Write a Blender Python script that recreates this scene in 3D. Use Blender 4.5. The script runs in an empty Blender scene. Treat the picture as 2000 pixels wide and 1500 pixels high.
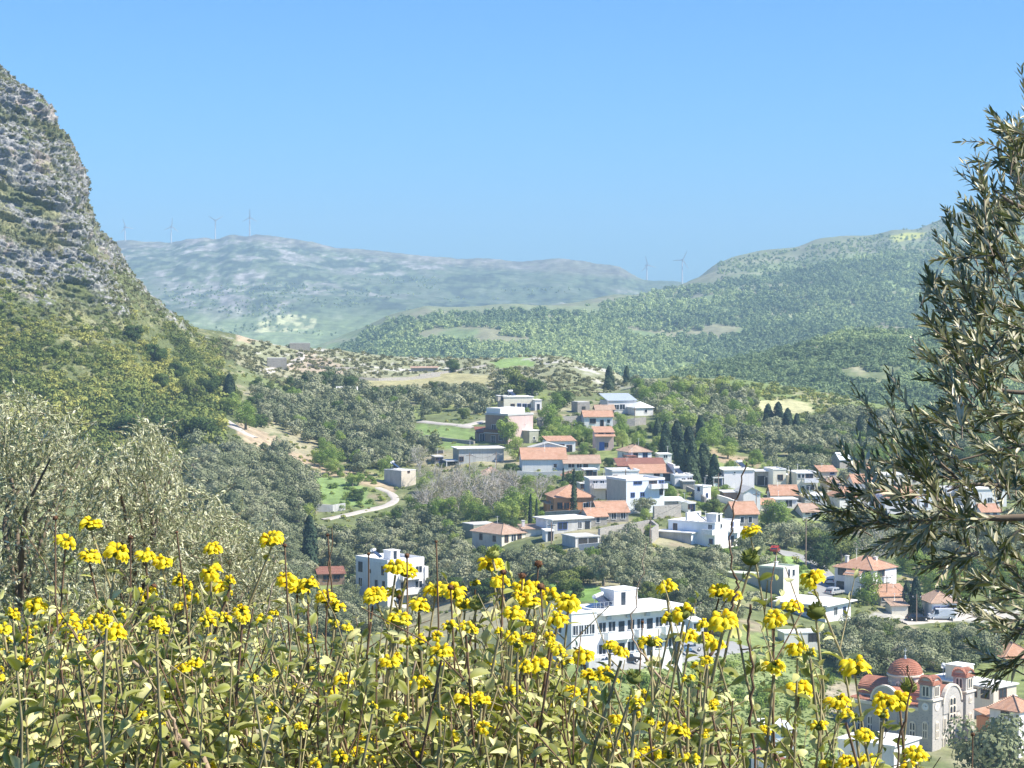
import bpy, math, random
import numpy as np
from mathutils import Vector, Matrix

random.seed(7)
RNG = np.random.default_rng(11)
SC = bpy.context.scene
COL = SC.collection
PI = math.pi

# ------------------------------------------------------------------ camera
F = 4278.0                      # focal length in pixels of a 2000 px wide frame
PITCH = -math.radians(2.008)    # eye level falls a little above the middle
CZ = 62.0
HAZE = 0.00016
cam_d = bpy.data.cameras.new("camera")
cam_d.sensor_width = 36.0
cam_d.lens = 36.0 * F / 2000.0
cam_d.clip_start = 0.1
cam_d.clip_end = 30000.0
cam = bpy.data.objects.new("camera", cam_d)
cam.location = (0, 0, CZ)
cam.rotation_euler = (math.radians(90) + PITCH, 0, 0)
COL.objects.link(cam)
SC.camera = cam

# ------------------------------------------------------------------ sky, sun, exposure
SUN_DIR = Vector((0.92, -0.20, 1.06)).normalized()     # towards the sun
SUN_EL = math.asin(SUN_DIR.z)
SUN_AZ = math.atan2(SUN_DIR.x, SUN_DIR.y)
world = bpy.data.worlds.new("World")
SC.world = world
world.use_nodes = True
wn = world.node_tree
wn.nodes.clear()
sky = wn.nodes.new("ShaderNodeTexSky")
sky.sky_type = 'NISHITA'
sky.sun_disc = False
sky.sun_elevation = SUN_EL
sky.sun_rotation = SUN_AZ
sky.altitude = 300
sky.air_density = 1.0
sky.dust_density = 0.6
sky.ozone_density = 3.0
tint = wn.nodes.new("ShaderNodeMix"); tint.data_type = 'RGBA'; tint.blend_type = 'MULTIPLY'
tint.inputs[0].default_value = 1.0
tint.inputs[7].default_value = (0.40, 0.725, 1.14, 1)
bg = wn.nodes.new("ShaderNodeBackground")
bg.inputs[1].default_value = 0.093
wo = wn.nodes.new("ShaderNodeOutputWorld")
wn.links.new(sky.outputs[0], tint.inputs[6])
wn.links.new(tint.outputs[2], bg.inputs[0])
wn.links.new(bg.outputs[0], wo.inputs[0])

sun_d = bpy.data.lights.new("sun", 'SUN')
sun_d.energy = 5.0
sun_d.angle = math.radians(0.5)
sun_d.color = (1.0, 0.94, 0.82)
sun = bpy.data.objects.new("sun", sun_d)
sun.rotation_euler = SUN_DIR.to_track_quat('Z', 'Y').to_euler()
sun.location = (0, 0, 300)
COL.objects.link(sun)

SC.view_settings.view_transform = 'Standard'
SC.view_settings.look = 'None'
SC.view_settings.gamma = 1.0
SC.view_settings.exposure = 0.84
SC.render.engine = 'CYCLES'
SC.cycles.max_bounces = 5
SC.cycles.diffuse_bounces = 3
SC.cycles.glossy_bounces = 2
SC.cycles.transmission_bounces = 2
SC.cycles.volume_bounces = 0
SC.cycles.transparent_max_bounces = 4
SC.cycles.use_adaptive_sampling = True
SC.cycles.adaptive_threshold = 0.02
SC.cycles.use_denoising = True
SC.cycles.denoiser = 'OPENIMAGEDENOISE'
SC.cycles.denoising_input_passes = 'RGB_ALBEDO_NORMAL'
SC.cycles.denoising_prefilter = 'ACCURATE'
SC.cycles.sample_clamp_indirect = 4.0

# ------------------------------------------------------------------ picture <-> world helpers
sp_, cp_ = math.sin(PITCH), math.cos(PITCH)

def slope(py):
    v = (750.0 - np.asarray(py, float)) / F
    return (sp_ + v * cp_) / (cp_ - v * sp_)

def azim(px, py=750.0):
    u = (np.asarray(px, float) - 1000.0) / F
    v = (750.0 - np.asarray(py, float)) / F
    return u / (cp_ - v * sp_)

def P(px, py, d):
    """point seen at pixel (px, py) whose forward distance is d"""
    return Vector((float(azim(px, py)) * d, d, CZ + float(slope(py)) * d))

def topx(x, y, z):
    """world -> picture (arrays)"""
    dz = z - CZ
    f = y * cp_ + dz * sp_
    up = -y * sp_ + dz * cp_
    return 1000 + F * x / f, 750 - F * up / f

# ------------------------------------------------------------------ noise
_perm = np.random.default_rng(3).permutation(256)
_perm = np.concatenate([_perm, _perm, _perm])
_grad = np.random.default_rng(4).normal(size=(256, 3))
_grad /= np.linalg.norm(_grad, axis=1)[:, None]

def noise3(x, y, z):
    x, y, z = np.broadcast_arrays(np.asarray(x, float), np.asarray(y, float), np.asarray(z, float))
    xi, yi, zi = np.floor(x).astype(int), np.floor(y).astype(int), np.floor(z).astype(int)
    xf, yf, zf = x - xi, y - yi, z - zi
    xi &= 255; yi &= 255; zi &= 255
    u, v, w = [t * t * t * (t * (t * 6 - 15) + 10) for t in (xf, yf, zf)]
    out = 0
    for i in (0, 1):
        for j in (0, 1):
            for k in (0, 1):
                h = _perm[_perm[_perm[(xi + i) & 255] + ((yi + j) & 255)] + ((zi + k) & 255)]
                g = _grad[h]
                dot = g[..., 0] * (xf - i) + g[..., 1] * (yf - j) + g[..., 2] * (zf - k)
                wgt = (u if i else 1 - u) * (v if j else 1 - v) * (w if k else 1 - w)
                out = out + dot * wgt
    return out * 1.6

def fbm(x, y, z, oct=4, gain=0.5):
    s, a = 0, 1.0
    for i in range(oct):
        s = s + a * noise3(x * 2 ** i + 17.3 * i, y * 2 ** i + 5.1 * i, z * 2 ** i + 9.7 * i)
        a *= gain
    return s

def smooth(a, lo, hi):
    t = np.clip((a - lo) / (hi - lo), 0, 1)
    return t * t * (3 - 2 * t)

def in_poly(px, py, poly):
    px = np.asarray(px, float); py = np.asarray(py, float)
    c = np.zeros(px.shape, bool)
    n = len(poly)
    for i in range(n):
        x0, y0 = poly[i]; x1, y1 = poly[(i + 1) % n]
        if y0 == y1: continue
        m = ((y0 > py) != (y1 > py)) & (px < (x1 - x0) * (py - y0) / (y1 - y0) + x0)
        c ^= m
    return c

# ------------------------------------------------------------------ object helpers
def tag(o, label=None, cat=None, group=None, kind=None):
    if label: o["label"] = label
    if cat: o["category"] = cat
    if group: o["group"] = group
    if kind: o["kind"] = kind
    return o

def empty(name, loc=(0, 0, 0), rz=0.0, label=None, cat=None, group=None):
    o = bpy.data.objects.new(name, None)
    o.empty_display_size = 0.5
    o.location = loc
    o.rotation_euler = (0, 0, rz)
    COL.objects.link(o)
    return tag(o, label, cat, group)

def np_mesh(name, verts, faces, mats=None, mi=None, attrs=None, smooth_=False):
    """verts (N,3); faces (M,k) with one k"""
    me = bpy.data.meshes.new(name)
    verts = np.ascontiguousarray(verts, dtype=np.float32)
    faces = np.ascontiguousarray(faces, dtype=np.int32)
    n, k = faces.shape
    me.vertices.add(len(verts)); me.vertices.foreach_set("co", verts.ravel())
    me.loops.add(n * k); me.loops.foreach_set("vertex_index", faces.ravel())
    me.polygons.add(n)
    me.polygons.foreach_set("loop_start", np.arange(0, n * k, k, dtype=np.int32))
    me.polygons.foreach_set("loop_total", np.full(n, k, dtype=np.int32))
    for m in (mats or []): me.materials.append(m)
    if mi is not None: me.polygons.foreach_set("material_index", np.ascontiguousarray(mi, dtype=np.int32))
    if smooth_: me.polygons.foreach_set("use_smooth", np.ones(n, bool))
    me.update(calc_edges=True)
    for an, av in (attrs or {}).items():
        av = np.ascontiguousarray(av, dtype=np.float32)
        if av.ndim == 2:
            if av.shape[1] == 3: av = np.concatenate([av, np.ones((len(av), 1), np.float32)], 1)
            at = me.attributes.new(an, 'FLOAT_COLOR', 'POINT')
            at.data.foreach_set("color", av.astype(np.float32).ravel())
        else:
            at = me.attributes.new(an, 'FLOAT', 'POINT')
            at.data.foreach_set("value", av)
    return me

def link(name, me, parent=None, label=None, cat=None, group=None, kind=None, loc=None):
    o = bpy.data.objects.new(name, me)
    COL.objects.link(o)
    if parent: o.parent = parent
    if loc is not None: o.location = loc
    return tag(o, label, cat, group, kind)

class MB:
    """collects faces of one mesh, each with a material"""
    def __init__(s): s.v = []; s.f = []; s.m = []; s.mats = []; s.cur = 0; s.sm = []
    def mat(s, m):
        if m not in s.mats: s.mats.append(m)
        s.cur = s.mats.index(m); return s
    def face(s, pts, smooth=False):
        b = len(s.v); s.v += [tuple(p) for p in pts]
        s.f.append(tuple(range(b, b + len(pts)))); s.m.append(s.cur); s.sm.append(smooth)
    def raw(s, verts, faces, smooth=False):
        b = len(s.v); s.v += [tuple(p) for p in verts]
        for f in faces: s.f.append(tuple(b + i for i in f)); s.m.append(s.cur); s.sm.append(smooth)
    def box(s, x0, x1, y0, y1, z0, z1):
        v = [(x0, y0, z0), (x1, y0, z0), (x1, y1, z0), (x0, y1, z0), (x0, y0, z1), (x1, y0, z1), (x1, y1, z1), (x0, y1, z1)]
        s.raw(v, [(0, 3, 2, 1), (4, 5, 6, 7), (0, 1, 5, 4), (1, 2, 6, 5), (2, 3, 7, 6), (3, 0, 4, 7)])
    def tube(s, pts, rad, n=6, smooth=True, cap=True):
        pts = [Vector(p) for p in pts]
        if not hasattr(rad, '__len__'): rad = [rad] * len(pts)
        vs = []; fs = []
        up = Vector((0.13, 0.21, 0.97)) if abs((pts[-1] - pts[0]).normalized().z) < 0.9 else Vector((1, 0.1, 0))
        for i, p in enumerate(pts):
            t = (pts[min(i + 1, len(pts) - 1)] - pts[max(i - 1, 0)]).normalized()
            a = t.cross(up)
            a = a.normalized() if a.length > 1e-4 else Vector((1, 0, 0))
            b = t.cross(a)
            for k in range(n):
                an = 2 * PI * k / n
                vs.append(p + (a * math.cos(an) + b * math.sin(an)) * rad[i])
        for i in range(len(pts) - 1):
            for k in range(n):
                fs.append((i * n + k, i * n + (k + 1) % n, (i + 1) * n + (k + 1) % n, (i + 1) * n + k))
        if cap:
            fs.append(tuple(range(n))); fs.append(tuple((len(pts) - 1) * n + k for k in range(n)))
        s.raw(vs, fs, smooth)
    def lathe(s, prof, n=16, c=(0, 0, 0), smooth=True, a0=0.0, a1=2 * PI):
        full = abs(a1 - a0 - 2 * PI) < 1e-6
        m = n if full else n + 1
        vs = []; fs = []
        for (r, z) in prof:
            for k in range(m):
                an = a0 + (a1 - a0) * k / n
                vs.append((c[0] + r * math.cos(an), c[1] + r * math.sin(an), c[2] + z))
        for i in range(len(prof) - 1):
            for k in range(n):
                k2 = (k + 1) % m
                fs.append((i * m + k, i * m + k2, (i + 1) * m + k2, (i + 1) * m + k))
        s.raw(vs, fs, smooth)
    def build(s, name, parent=None, **kw):
        me = bpy.data.meshes.new(name)
        me.from_pydata(s.v, [], s.f)
        for m in s.mats: me.materials.append(m)
        me.polygons.foreach_set("material_index", s.m)
        me.polygons.foreach_set("use_smooth", s.sm)
        me.update()
        return link(name, me, parent, **kw)

def copy_obj(o, parent=None):
    c = o.copy(); COL.objects.link(c)
    if parent: c.parent = parent
    return c

# ------------------------------------------------------------------ materials
def new_mat(name):
    m = bpy.data.materials.new(name); m.use_nodes = True
    nt = m.node_tree; nt.nodes.clear()
    return m, nt

def N(nt, t, **kw):
    n = nt.nodes.new(t)
    for k, v in kw.items(): setattr(n, k, v)
    return n

def ramp(nt, fac, stops):
    r = N(nt, "ShaderNodeValToRGB")
    el = r.color_ramp.elements
    el[0].position, el[0].color = stops[0][0], (*stops[0][1], 1)
    el[1].position, el[1].color = stops[-1][0], (*stops[-1][1], 1)
    for p, c in stops[1:-1]:
        e = el.new(p); e.color = (*c, 1)
    nt.links.new(fac, r.inputs[0])
    return r.outputs[0]

def tex_noise(nt, scale, detail=3, rough=0.55, vec=None, obj=True):
    n = N(nt, "ShaderNodeTexNoise")
    n.inputs["Scale"].default_value = scale
    n.inputs["Detail"].default_value = detail
    n.inputs["Roughness"].default_value = rough
    if vec is None:
        tc = N(nt, "ShaderNodeTexCoord"); vec = tc.outputs["Object"]
    nt.links.new(vec, n.inputs["Vector"])
    return n.outputs["Fac"]

def mixc(nt, a, b, fac, mode='MIX'):
    m = N(nt, "ShaderNodeMix", data_type='RGBA', blend_type=mode)
    for sock, v in ((m.inputs[0], fac), (m.inputs[6], a), (m.inputs[7], b)):
        if hasattr(v, 'links') or hasattr(v, 'is_output'): nt.links.new(v, sock)
        elif isinstance(v, tuple): sock.default_value = (*v[:3], 1)
        else: sock.default_value = v
    return m.outputs[2]

def finish(nt, col, rough=0.9, spec=0.2, bump=None, bump_d=0.05, metallic=0.0):
    b = N(nt, "ShaderNodeBsdfPrincipled")
    b.inputs["Roughness"].default_value = rough
    b.inputs["Specular IOR Level"].default_value = spec
    b.inputs["Metallic"].default_value = metallic
    if isinstance(col, tuple): b.inputs["Base Color"].default_value = (*col, 1)
    else: nt.links.new(col, b.inputs["Base Color"])
    if bump is not None:
        bp = N(nt, "ShaderNodeBump"); bp.inputs["Strength"].default_value = 1.0
        bp.inputs["Distance"].default_value = bump_d
        nt.links.new(bump, bp.inputs["Height"]); nt.links.new(bp.outputs[0], b.inputs["Normal"])
    o = N(nt, "ShaderNodeOutputMaterial")
    nt.links.new(b.outputs[0], o.inputs[0])

def mat_wall(name, c, var=0.12, scale=0.7, streak=True, rough=0.9):
    m, nt = new_mat(name)
    n1 = tex_noise(nt, scale, 4, 0.65)
    tc = N(nt, "ShaderNodeTexCoord"); mp = N(nt, "ShaderNodeMapping")
    mp.inputs["Scale"].default_value = (2.5, 2.5, 0.25)
    nt.links.new(tc.outputs["Object"], mp.inputs[0])
    n2 = tex_noise(nt, 1.2, 3, 0.6, mp.outputs[0])
    dk = tuple(x * (1 - 2.2 * var) for x in c)
    base = ramp(nt, n1, [(0.3, tuple(x * (1 - var) for x in c)), (0.6, c), (0.8, tuple(min(1, x * (1 + var * .5)) for x in c))])
    if streak:
        f = N(nt, "ShaderNodeMapRange"); f.inputs[1].default_value = 0.52; f.inputs[2].default_value = 0.78
        f.inputs[3].default_value = 0.0; f.inputs[4].default_value = 0.8
        nt.links.new(n2, f.inputs[0])
        base = mixc(nt, base, dk, f.outputs[0])
    finish(nt, base, rough)
    return m

def mat_stone(name, c1, c2, scale=2.0, mortar=(0.35, 0.33, 0.3)):
    m, nt = new_mat(name)
    v = N(nt, "ShaderNodeTexVoronoi"); v.inputs["Scale"].default_value = scale
    tc = N(nt, "ShaderNodeTexCoord"); mp = N(nt, "ShaderNodeMapping"); mp.inputs["Scale"].default_value = (1, 1, 1.8)
    nt.links.new(tc.outputs["Object"], mp.inputs[0]); nt.links.new(mp.outputs[0], v.inputs["Vector"])
    sep = N(nt, "ShaderNodeSeparateColor"); nt.links.new(v.outputs["Color"], sep.inputs[0])
    col = ramp(nt, sep.outputs[0], [(0.1, c1), (0.9, c2)])
    dm = N(nt, "ShaderNodeMapRange"); dm.inputs[1].default_value = 0.32; dm.inputs[2].default_value = 0.5
    nt.links.new(v.outputs["Distance"], dm.inputs[0])
    col = mixc(nt, col, mortar, dm.outputs[0])
    finish(nt, col, 0.95)
    return m

def mat_tiles(name, c1, c2):
    m, nt = new_mat(name)
    n1 = tex_noise(nt, 1.1, 5, 0.7)
    tc = N(nt, "ShaderNodeTexCoord")
    w = N(nt, "ShaderNodeTexWave"); w.inputs["Scale"].default_value = 1.3; w.bands_direction = 'DIAGONAL'
    w.inputs["Distortion"].default_value = 0.6
    nt.links.new(tc.outputs["Object"], w.inputs["Vector"])
    col = ramp(nt, n1, [(0.3, c1), (0.55, tuple((a + b) / 2 for a, b in zip(c1, c2))), (0.75, c2)])
    col2 = mixc(nt, col, tuple(x * 0.6 for x in c1), w.outputs["Fac"])
    mx = mixc(nt, col, col2, 0.35)
    n2 = tex_noise(nt, 0.35, 3, 0.6); f2 = N(nt, "ShaderNodeMapRange"); f2.inputs[1].default_value = .48; f2.inputs[2].default_value = .68; f2.inputs[4].default_value = .55
    nt.links.new(n2, f2.inputs[0]); mx = mixc(nt, mx, (c1[0] * .8, c1[1] * .9, c1[2] * .9), f2.outputs[0])
    w2 = N(nt, "ShaderNodeTexWave"); w2.inputs["Scale"].default_value = 1.6; w2.bands_direction = 'X'; w2.inputs["Distortion"].default_value = .3
    nt.links.new(tc.outputs["Object"], w2.inputs["Vector"])
    finish(nt, mx, 0.85, bump=w2.outputs["Fac"], bump_d=0.12)
    return m

def mat_plain(name, c, rough=0.6, spec=0.3, metallic=0.0, var=0.15, scale=3.0):
    m, nt = new_mat(name)
    n1 = tex_noise(nt, scale, 3)
    col = ramp(nt, n1, [(0.3, tuple(x * (1 - var) for x in c)), (0.7, tuple(min(1, x * (1 + var)) for x in c))])
    finish(nt, col, rough, spec, metallic=metallic)
    return m

def mat_leaf(name, ca, cb, cc, transl=0.25, use_attr=False, rough=0.7, spec=0.15, nscale=0.6, tl_col=None, edge=None):
    """foliage: colour varies from plant to plant and from clump to clump"""
    m, nt = new_mat(name)
    if use_attr:
        a = N(nt, "ShaderNodeAttribute", attribute_name="tint"); rnd = a.outputs["Fac"]
    else:
        oi = N(nt, "ShaderNodeObjectInfo"); rnd = oi.outputs["Random"]
    n1 = tex_noise(nt, nscale, 2, 0.6)
    ad = N(nt, "ShaderNodeMath", operation='MULTIPLY_ADD')
    nt.links.new(n1, ad.inputs[0]); ad.inputs[1].default_value = 0.7
    sub = N(nt, "ShaderNodeMath", operation='MULTIPLY'); nt.links.new(rnd, sub.inputs[0]); sub.inputs[1].default_value = 0.65
    nt.links.new(sub.outputs[0], ad.inputs[2])
    col = ramp(nt, ad.outputs[0], [(0.15, ca), (0.62, cb), (1.1 if False else 1.0, cc)])
    if edge is not None:
        e = N(nt, "ShaderNodeAttribute", attribute_name="edge")
        col = mixc(nt, col, edge, e.outputs["Fac"])
    b = N(nt, "ShaderNodeBsdfPrincipled"); b.inputs["Roughness"].default_value = rough
    b.inputs["Specular IOR Level"].default_value = spec
    nt.links.new(col, b.inputs["Base Color"])
    o = N(nt, "ShaderNodeOutputMaterial")
    if transl > 0:
        t = N(nt, "ShaderNodeBsdfTranslucent")
        if tl_col is not None: nt.links.new(mixc(nt, col, tl_col, 0.5), t.inputs[0])
        else: nt.links.new(col, t.inputs[0])
        mx = N(nt, "ShaderNodeMixShader"); mx.inputs[0].default_value = transl
        nt.links.new(b.outputs[0], mx.inputs[1]); nt.links.new(t.outputs[0], mx.inputs[2])
        nt.links.new(mx.outputs[0], o.inputs[0])
    else: nt.links.new(b.outputs[0], o.inputs[0])
    return m

def mat_ground(name, nscale, amt=0.35, bump=None, rough=0.95, detail=5, streak=None):
    m, nt = new_mat(name)
    a = N(nt, "ShaderNodeAttribute", attribute_name="Col")
    n1 = tex_noise(nt, nscale, detail, 0.7)
    mr = N(nt, "ShaderNodeMapRange"); mr.inputs[1].default_value = 0.3; mr.inputs[2].default_value = 0.7
    mr.inputs[3].default_value = 1 - amt; mr.inputs[4].default_value = 1 + amt
    nt.links.new(n1, mr.inputs[0])
    vm = N(nt, "ShaderNodeVectorMath", operation='SCALE')
    nt.links.new(a.outputs["Color"], vm.inputs[0]); nt.links.new(mr.outputs[0], vm.inputs["Scale"])
    finish(nt, vm.outputs[0], rough, 0.1, bump=n1 if bump else None, bump_d=bump or 0)
    return m
# ------------------------------------------------------------------ terrain sheets
class Sheet:
    """height table over azimuth x log(distance); columns are interpolated profiles"""
    def __init__(s, cols, px0, px1, dpx, d0, d1, dl, sig_px, sig_l, noise=None):
        s.px = np.arange(px0, px1 + 1, dpx, dtype=float)
        s.l = np.arange(math.log(d0), math.log(d1), dl)
        s.d = np.exp(s.l)
        s.a = azim(s.px)
        keys = sorted(cols)
        prof = []
        for k in keys:
            dd = np.array([c[0] for c in cols[k]], float)
            tt = np.array([float(slope(c[1])) if not isinstance(c[1], str) else float(c[1]) for c in cols[k]])
            prof.append(np.interp(s.l, np.log(dd), tt))
        prof = np.array(prof)
        T = np.empty((len(s.px), len(s.l)))
        for j in range(len(s.l)):
            T[:, j] = np.interp(s.px, keys, prof[:, j])
        T = s.blur(T, sig_px / dpx, 0); T = s.blur(T, sig_l / dl, 1)
        if noise is not None:
            X = s.a[:, None] * s.d[None, :]; Y = np.broadcast_to(s.d[None, :], X.shape)
            T = T + noise(X, Y) / s.d[None, :]
        s.T = T
        s.cm = np.maximum.accumulate(T, axis=1)
    @staticmethod
    def blur(T, sg, ax):
        if sg < 0.3: return T
        r = int(3 * sg) + 1
        k = np.exp(-0.5 * (np.arange(-r, r + 1) / sg) ** 2); k /= k.sum()
        pad = [(0, 0), (0, 0)]; pad[ax] = (r, r)
        Tp = np.pad(T, pad, mode='edge')
        return np.apply_along_axis(lambda m: np.convolve(m, k, 'valid'), ax, Tp)
    def z(s, x, y):
        x = np.asarray(x, float); y = np.asarray(y, float)
        a = x / y; fi = (a - s.a[0]) / (s.a[-1] - s.a[0]) * (len(s.a) - 1)
        fj = (np.log(y) - s.l[0]) / (s.l[-1] - s.l[0]) * (len(s.l) - 1)
        fi = np.clip(fi, 0, len(s.a) - 1.001); fj = np.clip(fj, 0, len(s.l) - 1.001)
        i = fi.astype(int); j = fj.astype(int); u = fi - i; v = fj - j
        T = s.T
        t = T[i, j] * (1 - u) * (1 - v) + T[i + 1, j] * u * (1 - v) + T[i, j + 1] * (1 - u) * v + T[i + 1, j + 1] * u * v
        return CZ + t * y
    def hit(s, px, py):
        """distance at which the ray through the pixel meets the sheet (nan = misses)"""
        px = np.atleast_1d(np.asarray(px, float)); py = np.atleast_1d(np.asarray(py, float))
        i = np.clip(np.round((azim(px, py) - s.a[0]) / (s.a[1] - s.a[0])).astype(int), 0, len(s.a) - 1)
        t = slope(py)
        out = np.full(px.shape, np.nan)
        for n in range(len(px)):
            row = s.cm[i[n]]
            j = int(np.searchsorted(row, t[n]))
            if 0 < j < len(row):
                f = (t[n] - row[j - 1]) / max(row[j] - row[j - 1], 1e-9)
                out[n] = math.exp(s.l[j - 1] + f * (s.l[j] - s.l[j - 1]))
        return out

FORE = [(0.8, '-1.7'), (1.5, '-1.08'), (3, '-.80'), (4, '-.72'), (8, '-.62'), (15, '-.55'), (30, '-.47'), (60, '-.40'), (120, '-.335'), (180, '-.29'), (230, '-.26')]
def near_cols(d): return {k: FORE + v for k, v in d.items()}
NEAR = Sheet(near_cols({
    -800: [(300, 1480), (350, 1350), (450, 1100), (560, 850), (640, 560), (740, 60), (800, -60), (1000, 100), (1150, 400)],
    -200: [(300, 1400), (430, 1100), (540, 860), (600, 620), (640, 420), (665, 240), (690, 130), (715, 70), (745, 50), (800, 100), (950, 400), (1150, 700)],
    0: [(300, 1400), (430, 1100), (540, 870), (600, 650), (640, 500), (662, 340), (690, 235), (715, 150), (745, 120), (790, 180), (900, 400), (1150, 700)],
    55: [(300, 1400), (430, 1100), (540, 870), (600, 670), (640, 540), (662, 390), (685, 260), (705, 180), (735, 155), (790, 250), (900, 500), (1150, 720)],
    100: [(300, 1400), (430, 1110), (540, 880), (600, 680), (640, 560), (662, 440), (680, 330), (700, 225), (720, 208), (780, 320), (900, 540), (1150, 740)],
    140: [(300, 1400), (430, 1110), (540, 880), (600, 700), (640, 580), (662, 480), (680, 380), (700, 285), (715, 272), (780, 420), (900, 600), (1150, 750)],
    166: [(300, 1400), (430, 1115), (540, 890), (600, 715), (640, 600), (662, 505), (680, 430), (700, 352), (715, 352), (780, 480), (900, 640), (1150, 760)],
    176: [(300, 1400), (430, 1115), (540, 890), (600, 715), (640, 600), (662, 510), (680, 455), (700, 420), (715, 415), (780, 500), (900, 650), (1150, 760)],
    200: [(300, 1400), (430, 1120), (535, 895), (600, 730), (650, 590), (680, 510), (700, 455), (730, 470), (800, 560), (900, 690), (1150, 760)],
    250: [(300, 1390), (430, 1110), (530, 900), (600, 755), (650, 640), (690, 560), (708, 520), (740, 535), (820, 620), (950, 720), (1150, 780)],
    300: [(300, 1380), (430, 1100), (530, 905), (600, 785), (660, 690), (710, 600), (725, 587), (780, 620), (850, 660), (950, 720), (1150, 790)],
    350: [(300, 1360), (430, 1090), (515, 920), (590, 810), (670, 710), (740, 630), (760, 622), (800, 640), (860, 670), (950, 730), (1150, 790)],
    390: [(300, 1350), (430, 1080), (500, 930), (560, 840), (640, 760), (740, 680), (820, 640), (850, 637), (880, 655), (950, 760), (1150, 800)],
    460: [(300, 1340), (430, 1090), (500, 950), (560, 850), (640, 780), (740, 710), (830, 660), (860, 646), (885, 660), (950, 760), (1150, 800)],
    540: [(300, 1340), (430, 1120), (490, 1000), (550, 890), (620, 820), (720, 745), (830, 690), (868, 670), (895, 680), (950, 770), (1150, 810)],
    620: [(300, 1330), (430, 1170), (480, 1050), (540, 930), (600, 860), (680, 790), (760, 735), (850, 695), (885, 680), (910, 692), (1050, 800), (1150, 830)],
    800: [(300, 1330), (430, 1180), (480, 1050), (530, 960), (570, 900), (640, 830), (720, 770), (800, 735), (870, 705), (900, 694), (930, 706), (1050, 820), (1150, 840)],
    1000: [(300, 1340), (370, 1200), (430, 1100), (480, 1010), (560, 900), (640, 820), (700, 778), (800, 730), (880, 704), (905, 697), (940, 712), (1050, 830), (1150, 850)],
    1100: [(300, 1300), (370, 1170), (430, 1085), (480, 1005), (560, 895), (640, 820), (700, 775), (800, 722), (870, 698), (895, 690), (930, 705), (1050, 830), (1150, 850)],
    1200: [(260, 1440), (300, 1310), (370, 1165), (430, 1070), (480, 1000), (560, 895), (640, 820), (700, 782), (780, 752), (840, 728), (870, 722), (900, 740), (1150, 850)],
    1240: [(262, 1450), (305, 1310), (370, 1170), (430, 1070), (480, 1000), (560, 890), (640, 820), (700, 780), (770, 745), (795, 738), (840, 755), (1150, 850)],
    1320: [(264, 1470), (310, 1320), (335, 1250), (375, 1185), (430, 1075), (480, 1005), (540, 930), (600, 860), (680, 790), (760, 737), (782, 729), (820, 750), (1000, 850), (1150, 870)],
    1450: [(270, 1500), (300, 1400), (340, 1290), (400, 1170), (440, 1080), (500, 1000), (560, 930), (620, 870), (700, 800), (760, 750), (790, 737), (830, 760), (1000, 850), (1150, 870)],
    1600: [(280, 1500), (310, 1400), (350, 1300), (400, 1200), (450, 1110), (510, 1010), (570, 930), (640, 870), (720, 805), (780, 768), (800, 763), (840, 790), (1000, 860), (1150, 880)],
    1750: [(290, 1500), (310, 1440), (350, 1320), (410, 1200), (460, 1110), (520, 1010), (570, 950), (640, 880), (720, 825), (780, 800), (800, 797), (840, 810), (1000, 860), (1150, 880)],
    2000: [(290, 1510), (310, 1450), (350, 1330), (410, 1210), (460, 1120), (520, 1010), (580, 945), (640, 890), (720, 840), (790, 815), (1000, 870), (1150, 900)],
    2800: [(290, 1510), (310, 1450), (350, 1330), (410, 1210), (460, 1120), (520, 1010), (580, 945), (640, 890), (720, 840), (790, 815), (1000, 870), (1150, 900)],
}), -800, 2800, 4, 0.8, 1140, 0.008, 9, 0.012,
    noise=lambda X, Y: smooth(Y, 200, 420) * (1.0 * noise3(X / 38, Y / 45, 0.3) + 0.45 * noise3(X / 13, Y / 15, 2.2) + 0.22 * noise3(X / 5, Y / 6, 4.2)))

def c_col(py_crest, dc=1250, k=0):
    return [(840, 890 + k), (920, 830 + k), (1000, 790 + k), (1080, py_crest + (790 - py_crest) * .55), (1170, py_crest + (790 - py_crest) * .2), (dc, py_crest), (1450, py_crest + 45), (1900, 800)]
MID = Sheet({1000: c_col(775), 1240: c_col(748), 1330: c_col(722), 1400: c_col(706), 1480: c_col(690), 1560: c_col(668),
             1650: c_col(640), 1750: c_col(636), 1850: c_col(648), 2000: c_col(655), 2800: c_col(655)},
            960, 2800, 5, 840, 1900, 0.006, 22, 0.018,
            noise=lambda X, Y: 4.0 * noise3(X / 95, Y / 110, 7.1) + 1.5 * noise3(X / 30, Y / 34, 1.7))
def d_col(crest, dc):
    b = 770
    return [(1250, b + 40), (1500, b), (1500 + (dc - 1500) * .35, crest + (b - crest) * .55), (1500 + (dc - 1500) * .75, crest + (b - crest) * .2), (dc, crest), (dc * 1.15, crest + 25), (dc * 1.5, crest + 110)]
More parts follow.
